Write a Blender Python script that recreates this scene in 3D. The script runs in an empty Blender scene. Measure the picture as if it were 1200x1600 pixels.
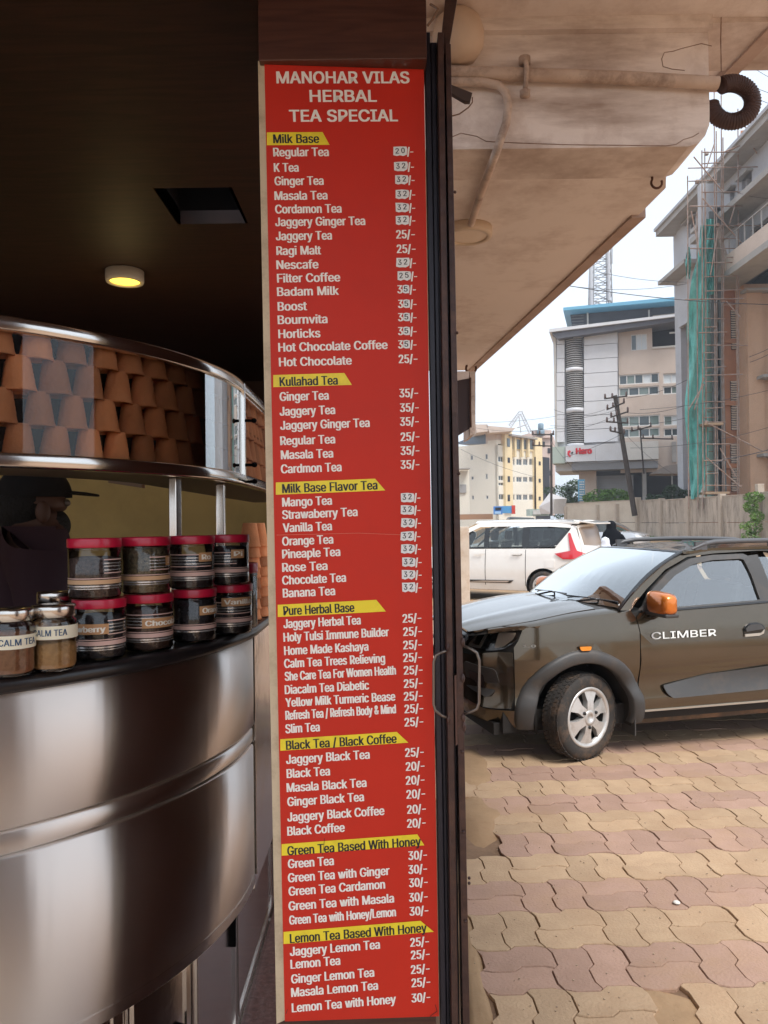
import bpy, bmesh, math, random
from mathutils import Vector, Matrix
random.seed(7)
SC = bpy.context.scene
COL = SC.collection
PI = math.pi
# ------------------------------------------------------------------ camera
EYE = 1.62
FPX = 1202.0
PITCH, ROLL = 0.0158, 0.013
cF = Vector((0, math.cos(PITCH), math.sin(PITCH)))
_R0 = Vector((1, 0, 0)); _U0 = Vector((0, -math.sin(PITCH), math.cos(PITCH)))
cR = (_R0 * math.cos(ROLL) - _U0 * math.sin(ROLL)).normalized()
cU = (_U0 * math.cos(ROLL) + _R0 * math.sin(ROLL)).normalized()
CAM = Vector((0, 0, EYE))
cd = bpy.data.cameras.new('camera'); cam = bpy.data.objects.new('camera', cd); COL.objects.link(cam)
m3 = Matrix((cR, cU, -cF)).transposed()
cam.matrix_world = Matrix.Translation(CAM) @ m3.to_4x4()
cd.sensor_fit = 'VERTICAL'; cd.sensor_height = 36.0; cd.lens = FPX / 1600.0 * 36.0
cd.clip_start = 0.05; cd.clip_end = 3000
SC.camera = cam
# ------------------------------------------------------------------ sky, sun, exposure
SUN_EL, SUN_AZ = math.radians(58), math.radians(150)   # azimuth from +Y towards +X
w = bpy.data.worlds.new('World'); SC.world = w; w.use_nodes = True
nt = w.node_tree; nt.nodes.clear()
sky = nt.nodes.new('ShaderNodeTexSky'); sky.sky_type = 'NISHITA'; sky.sun_disc = False
sky.sun_elevation = SUN_EL; sky.sun_rotation = SUN_AZ
sky.air_density = 1.0; sky.dust_density = 1.5; sky.ozone_density = 1.0; sky.altitude = 0
hsv = nt.nodes.new('ShaderNodeHueSaturation'); hsv.inputs['Saturation'].default_value = 0.42
bg = nt.nodes.new('ShaderNodeBackground'); bg.inputs['Strength'].default_value = 0.14
wo = nt.nodes.new('ShaderNodeOutputWorld')
# thin bright overcast: pale cloud veils most of the blue
veil = nt.nodes.new('ShaderNodeMixRGB'); veil.inputs[0].default_value = 0.72; veil.inputs[2].default_value = (3.4, 3.85, 4.4, 1)
nt.links.new(sky.outputs[0], hsv.inputs['Color']); nt.links.new(hsv.outputs[0], veil.inputs[1]); nt.links.new(veil.outputs[0], bg.inputs['Color'])
nt.links.new(bg.outputs[0], wo.inputs['Surface'])
sd = bpy.data.lights.new('sun', 'SUN'); sd.energy = 1.5; sd.angle = math.radians(20); sd.color = (1.0, 0.965, 0.92)
so = bpy.data.objects.new('sun', sd); COL.objects.link(so)
_sdir = Vector((math.sin(SUN_AZ) * math.cos(SUN_EL), math.cos(SUN_AZ) * math.cos(SUN_EL), math.sin(SUN_EL)))
so.rotation_euler = _sdir.to_track_quat('Z', 'Y').to_euler(); so.location = (0, 0, 40)
SC.view_settings.view_transform = 'Standard'; SC.view_settings.look = 'None'
SC.view_settings.gamma = 1.0; SC.view_settings.use_curve_mapping = False
SC.view_settings.exposure = 1.18
SC.cycles.max_bounces = 10; SC.cycles.transparent_max_bounces = 16
SC.cycles.glossy_bounces = 5; SC.cycles.diffuse_bounces = 5; SC.cycles.transmission_bounces = 8
SC.cycles.caustics_reflective = False; SC.cycles.caustics_refractive = False
SC.cycles.sample_clamp_indirect = 6.0
try: SC.cycles.use_denoising = True
except Exception: pass

# ------------------------------------------------------------------ helpers
def ray(px, py):
    return cF + cR * ((px - 600) / FPX) + cU * ((800 - py) / FPX)
def P(px, py, Y):
    d = ray(px, py); return CAM + d * (Y / d.y)
def G(px, py, z=0.0):
    d = ray(px, py); return CAM + d * ((z - EYE) / d.z)
def px_of(p):
    v = Vector(p) - CAM; k = FPX / v.dot(cF)
    return 600 + v.dot(cR) * k, 800 - v.dot(cU) * k

def tag(o, label=None, cat=None, group=None, kind=None):
    if label: o['label'] = label
    if cat: o['category'] = cat
    if group: o['group'] = group
    if kind: o['kind'] = kind
    return o
def thing(name, label, cat, loc=(0, 0, 0), rz=0.0, group=None):
    o = bpy.data.objects.new(name, None); COL.objects.link(o)
    o.location = loc; o.rotation_euler = (0, 0, rz); o.empty_display_size = 0.1
    return tag(o, label, cat, group)
def copy_tree(o, parent=None):
    c = o.copy(); COL.objects.link(c); c.parent = parent
    for ch in list(o.children): copy_tree(ch, c)
    return c

class MB:
    def __init__(s): s.v = []; s.f = []; s.sm = []
    def add(s, vs, fs, smooth=False):
        b = len(s.v); s.v += [tuple(v) for v in vs]
        for f in fs: s.f.append(tuple(b + i for i in f)); s.sm.append(smooth)
        return s
    def box(s, x0, x1, y0, y1, z0, z1):
        if x0 > x1: x0, x1 = x1, x0
        if y0 > y1: y0, y1 = y1, y0
        if z0 > z1: z0, z1 = z1, z0
        v = [(x0,y0,z0),(x1,y0,z0),(x1,y1,z0),(x0,y1,z0),(x0,y0,z1),(x1,y0,z1),(x1,y1,z1),(x0,y1,z1)]
        return s.add(v, [(0,3,2,1),(4,5,6,7),(0,1,5,4),(1,2,6,5),(2,3,7,6),(3,0,4,7)])
    def obox(s, c, ax, ay, az):     # oriented box from half axes
        c, ax, ay, az = Vector(c), Vector(ax), Vector(ay), Vector(az)
        v = [c + ax*i + ay*j + az*k for k in (-1, 1) for i, j in ((-1,-1),(1,-1),(1,1),(-1,1))]
        return s.add(v, [(0,3,2,1),(4,5,6,7),(0,1,5,4),(1,2,6,5),(2,3,7,6),(3,0,4,7)])
    def tube(s, pts, r, n=8, caps=True):
        pts = [Vector(p) for p in pts]; rs = r if isinstance(r, (list, tuple)) else [r] * len(pts)
        rings = []; up = None
        for i, p in enumerate(pts):
            t = (pts[min(i+1, len(pts)-1)] - pts[max(i-1, 0)])
            if t.length < 1e-9: t = Vector((0, 0, 1))
            t.normalize()
            if up is None:
                up = Vector((0, 0, 1)) if abs(t.z) < 0.9 else Vector((1, 0, 0))
            a = t.cross(up)
            if a.length < 1e-6: a = t.cross(Vector((0, 1, 0)))
            a.normalize(); b = t.cross(a).normalized(); up = -b
            up = a.cross(t).normalized()
            rings.append([p + a * (rs[i] * math.cos(2*PI*k/n)) + b * (rs[i] * math.sin(2*PI*k/n)) for k in range(n)])
        vs = [q for rg in rings for q in rg]; fs = []
        for i in range(len(pts) - 1):
            for k in range(n):
                a0 = i*n + k; a1 = i*n + (k+1) % n
                fs.append((a0, a0 + n, a1 + n, a1))
        s.add(vs, fs, True)
        if caps:
            s.add(rings[0], [tuple(range(n))]); s.add(rings[-1], [tuple(reversed(range(n)))])
        return s
    def lathe(s, prof, n=24, c=(0, 0, 0), smooth=True, a0=0, a1=2*PI, axis='z'):
        full = abs(a1 - a0 - 2*PI) < 1e-6; m = n if full else n + 1
        vs = []
        for (r, z) in prof:
            for k in range(m):
                a = a0 + (a1 - a0) * k / n
                p = (r*math.cos(a), r*math.sin(a), z)
                if axis == 'y': p = (p[0], p[2], p[1])
                vs.append((c[0]+p[0], c[1]+p[1], c[2]+p[2]))
        fs = []
        for i in range(len(prof) - 1):
            for k in range(n):
                q0 = i*m + k; q1 = i*m + (k+1) % m
                fs.append((q0, q1, q1 + m, q0 + m))
        return s.add(vs, fs, smooth)
    def prism(s, poly, h, off=(0, 0, 0)):   # planar 3D poly extruded by vector h
        poly = [Vector(p) for p in poly]; h = Vector(h); n = len(poly)
        s.add(poly + [p + h for p in poly],
              [tuple(range(n)), tuple(reversed(range(n, 2*n)))] + [((i+1) % n, i, n+i, n+(i+1) % n) for i in range(n)])
        return s
    def quad(s, a, b, c, d): return s.add([a, b, c, d], [(0, 1, 2, 3)])
    def mesh(s, name, mat, merge=False, fix=True):
        me = bpy.data.meshes.new(name); me.from_pydata(s.v, [], s.f); me.update()
        me.polygons.foreach_set('use_smooth', s.sm)
        if merge or fix:
            bm = bmesh.new(); bm.from_mesh(me)
            if merge: bmesh.ops.remove_doubles(bm, verts=bm.verts, dist=1e-5)
            if fix: bmesh.ops.recalc_face_normals(bm, faces=bm.faces)
            bm.to_mesh(me); bm.free()
        if mat:
            for m in (mat if isinstance(mat, (list, tuple)) else [mat]): me.materials.append(m)
        return me
    def build(s, name, mat, parent=None, merge=False, bevel=0, fix=True):
        me = s.mesh(name, mat, merge, fix); o = bpy.data.objects.new(name, me); COL.objects.link(o)
        if parent: o.parent = parent
        if bevel:
            md = o.modifiers.new('bevel', 'BEVEL'); md.width = bevel; md.segments = 2; md.limit_method = 'ANGLE'
        return o
def link(name, me, parent=None, loc=(0,0,0)):
    o = bpy.data.objects.new(name, me); COL.objects.link(o); o.parent = parent; o.location = loc; return o
def struct(o): o['kind'] = 'structure'; return o

# ------------------------------------------------------------------ materials
MC = {}
def mat(name, col, rough=0.6, metal=0.0, var=0.0, vscale=4.0, bump=0.0, bscale=30.0, col2=None, spec=0.5, coat=0.0,
        objvar=0.0, stretch=None, aniso=0.0, world=False, dirt=None, dscale=2.0, damt=0.5):
    if name in MC: return MC[name]
    m = bpy.data.materials.new(name); MC[name] = m; m.use_nodes = True
    n = m.node_tree; N = n.nodes; L = n.links; b = N['Principled BSDF']
    b.inputs['Roughness'].default_value = rough; b.inputs['Metallic'].default_value = metal
    b.inputs['Specular IOR Level'].default_value = spec; b.inputs['Coat Weight'].default_value = coat
    b.inputs['Coat Roughness'].default_value = 0.04
    b.inputs['Anisotropic'].default_value = aniso
    if len(col) == 3: col = (*col, 1)
    b.inputs['Base Color'].default_value = col
    tc = N.new('ShaderNodeTexCoord'); src = tc.outputs['Object']
    if world: src = N.new('ShaderNodeNewGeometry').outputs['Position']
    if stretch:
        mp = N.new('ShaderNodeMapping'); mp.inputs['Scale'].default_value = stretch; L.new(src, mp.inputs['Vector']); src = mp.outputs[0]
    cur = None
    if var or col2:
        t = N.new('ShaderNodeTexNoise'); t.inputs['Scale'].default_value = vscale; t.inputs['Detail'].default_value = 6; t.inputs['Roughness'].default_value = 0.6
        L.new(src, t.inputs['Vector'])
        r = N.new('ShaderNodeValToRGB'); r.color_ramp.elements[0].position = 0.34; r.color_ramp.elements[1].position = 0.66
        c2 = col2 if col2 else tuple(c * (1 - var) for c in col[:3])
        if len(c2) == 3: c2 = (*c2, 1)
        r.color_ramp.elements[0].color = c2; r.color_ramp.elements[1].color = col
        L.new(t.outputs['Fac'], r.inputs[0]); cur = r.outputs[0]
    if dirt:
        t = N.new('ShaderNodeTexNoise'); t.inputs['Scale'].default_value = dscale; t.inputs['Detail'].default_value = 9; t.inputs['Roughness'].default_value = 0.72
        L.new(src, t.inputs['Vector'])
        r = N.new('ShaderNodeMapRange'); r.inputs[1].default_value = 0.48; r.inputs[2].default_value = 0.72; r.inputs[3].default_value = 0; r.inputs[4].default_value = damt
        L.new(t.outputs['Fac'], r.inputs[0])
        mx = N.new('ShaderNodeMixRGB'); L.new(r.outputs[0], mx.inputs[0])
        if cur: L.new(cur, mx.inputs[1])
        else: mx.inputs[1].default_value = col
        mx.inputs[2].default_value = (*dirt, 1); cur = mx.outputs[0]
    if objvar:
        oi = N.new('ShaderNodeObjectInfo'); mr = N.new('ShaderNodeMapRange')
        mr.inputs[3].default_value = 1 - objvar; mr.inputs[4].default_value = 1 + objvar
        L.new(oi.outputs['Random'], mr.inputs[0])
        hv = N.new('ShaderNodeHueSaturation'); L.new(mr.outputs[0], hv.inputs['Value'])
        if cur: L.new(cur, hv.inputs['Color'])
        else: hv.inputs['Color'].default_value = col
        cur = hv.outputs[0]
    if cur: L.new(cur, b.inputs['Base Color'])
    if bump:
        t = N.new('ShaderNodeTexNoise'); t.inputs['Scale'].default_value = bscale; t.inputs['Detail'].default_value = 8; L.new(src, t.inputs['Vector'])
        bp = N.new('ShaderNodeBump'); bp.inputs['Strength'].default_value = bump; bp.inputs['Distance'].default_value = 0.01
        L.new(t.outputs['Fac'], bp.inputs['Height']); L.new(bp.outputs[0], b.inputs['Normal'])
    return m
def glass(name, tint=(0.8, 0.9, 0.9), refl=1.0, rough=0.0, ior=1.5, opac=0.0):
    """thin pane: tinted see-through plus a mirror share that grows at a glancing angle"""
    if name in MC: return MC[name]
    m = bpy.data.materials.new(name); MC[name] = m; m.use_nodes = True
    n = m.node_tree; N = n.nodes; L = n.links; N.clear()
    tr = N.new('ShaderNodeBsdfTransparent'); tr.inputs[0].default_value = (*tint, 1)
    gl = N.new('ShaderNodeBsdfGlossy'); gl.inputs['Roughness'].default_value = rough; gl.inputs[0].default_value = (0.95, 0.97, 0.97, 1)
    fr = N.new('ShaderNodeFresnel'); fr.inputs[0].default_value = ior
    mu = N.new('ShaderNodeMath'); mu.operation = 'MULTIPLY_ADD'; mu.inputs[1].default_value = refl; mu.inputs[2].default_value = opac; mu.use_clamp = True
    mx = N.new('ShaderNodeMixShader'); o = N.new('ShaderNodeOutputMaterial')
    L.new(fr.outputs[0], mu.inputs[0]); L.new(mu.outputs[0], mx.inputs[0]); L.new(tr.outputs[0], mx.inputs[1]); L.new(gl.outputs[0], mx.inputs[2]); L.new(mx.outputs[0], o.inputs[0])
    return m
def emit(name, col, s):
    m = bpy.data.materials.new(name); MC[name] = m; m.use_nodes = True
    b = m.node_tree.nodes['Principled BSDF']; b.inputs['Base Color'].default_value = (*col, 1)
    b.inputs['Emission Color'].default_value = (*col, 1); b.inputs['Emission Strength'].default_value = s
    return m
def wood(name, c1, c2, rough=0.35, scale=6, stretch=(1, 1, 14)):
    if name in MC: return MC[name]
    m = bpy.data.materials.new(name); MC[name] = m; m.use_nodes = True
    n = m.node_tree; N = n.nodes; L = n.links; b = N['Principled BSDF']; b.inputs['Roughness'].default_value = rough
    tc = N.new('ShaderNodeTexCoord'); mp = N.new('ShaderNodeMapping'); mp.inputs['Scale'].default_value = stretch; L.new(tc.outputs['Object'], mp.inputs[0])
    t = N.new('ShaderNodeTexNoise'); t.inputs['Scale'].default_value = scale; t.inputs['Detail'].default_value = 8; t.inputs['Distortion'].default_value = 1.2
    L.new(mp.outputs[0], t.inputs['Vector'])
    r = N.new('ShaderNodeValToRGB'); r.color_ramp.elements[0].position = 0.35; r.color_ramp.elements[1].position = 0.68
    r.color_ramp.elements[0].color = (*c1, 1); r.color_ramp.elements[1].color = (*c2, 1)
    L.new(t.outputs[0], r.inputs[0]); L.new(r.outputs[0], b.inputs['Base Color'])
    return m

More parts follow.
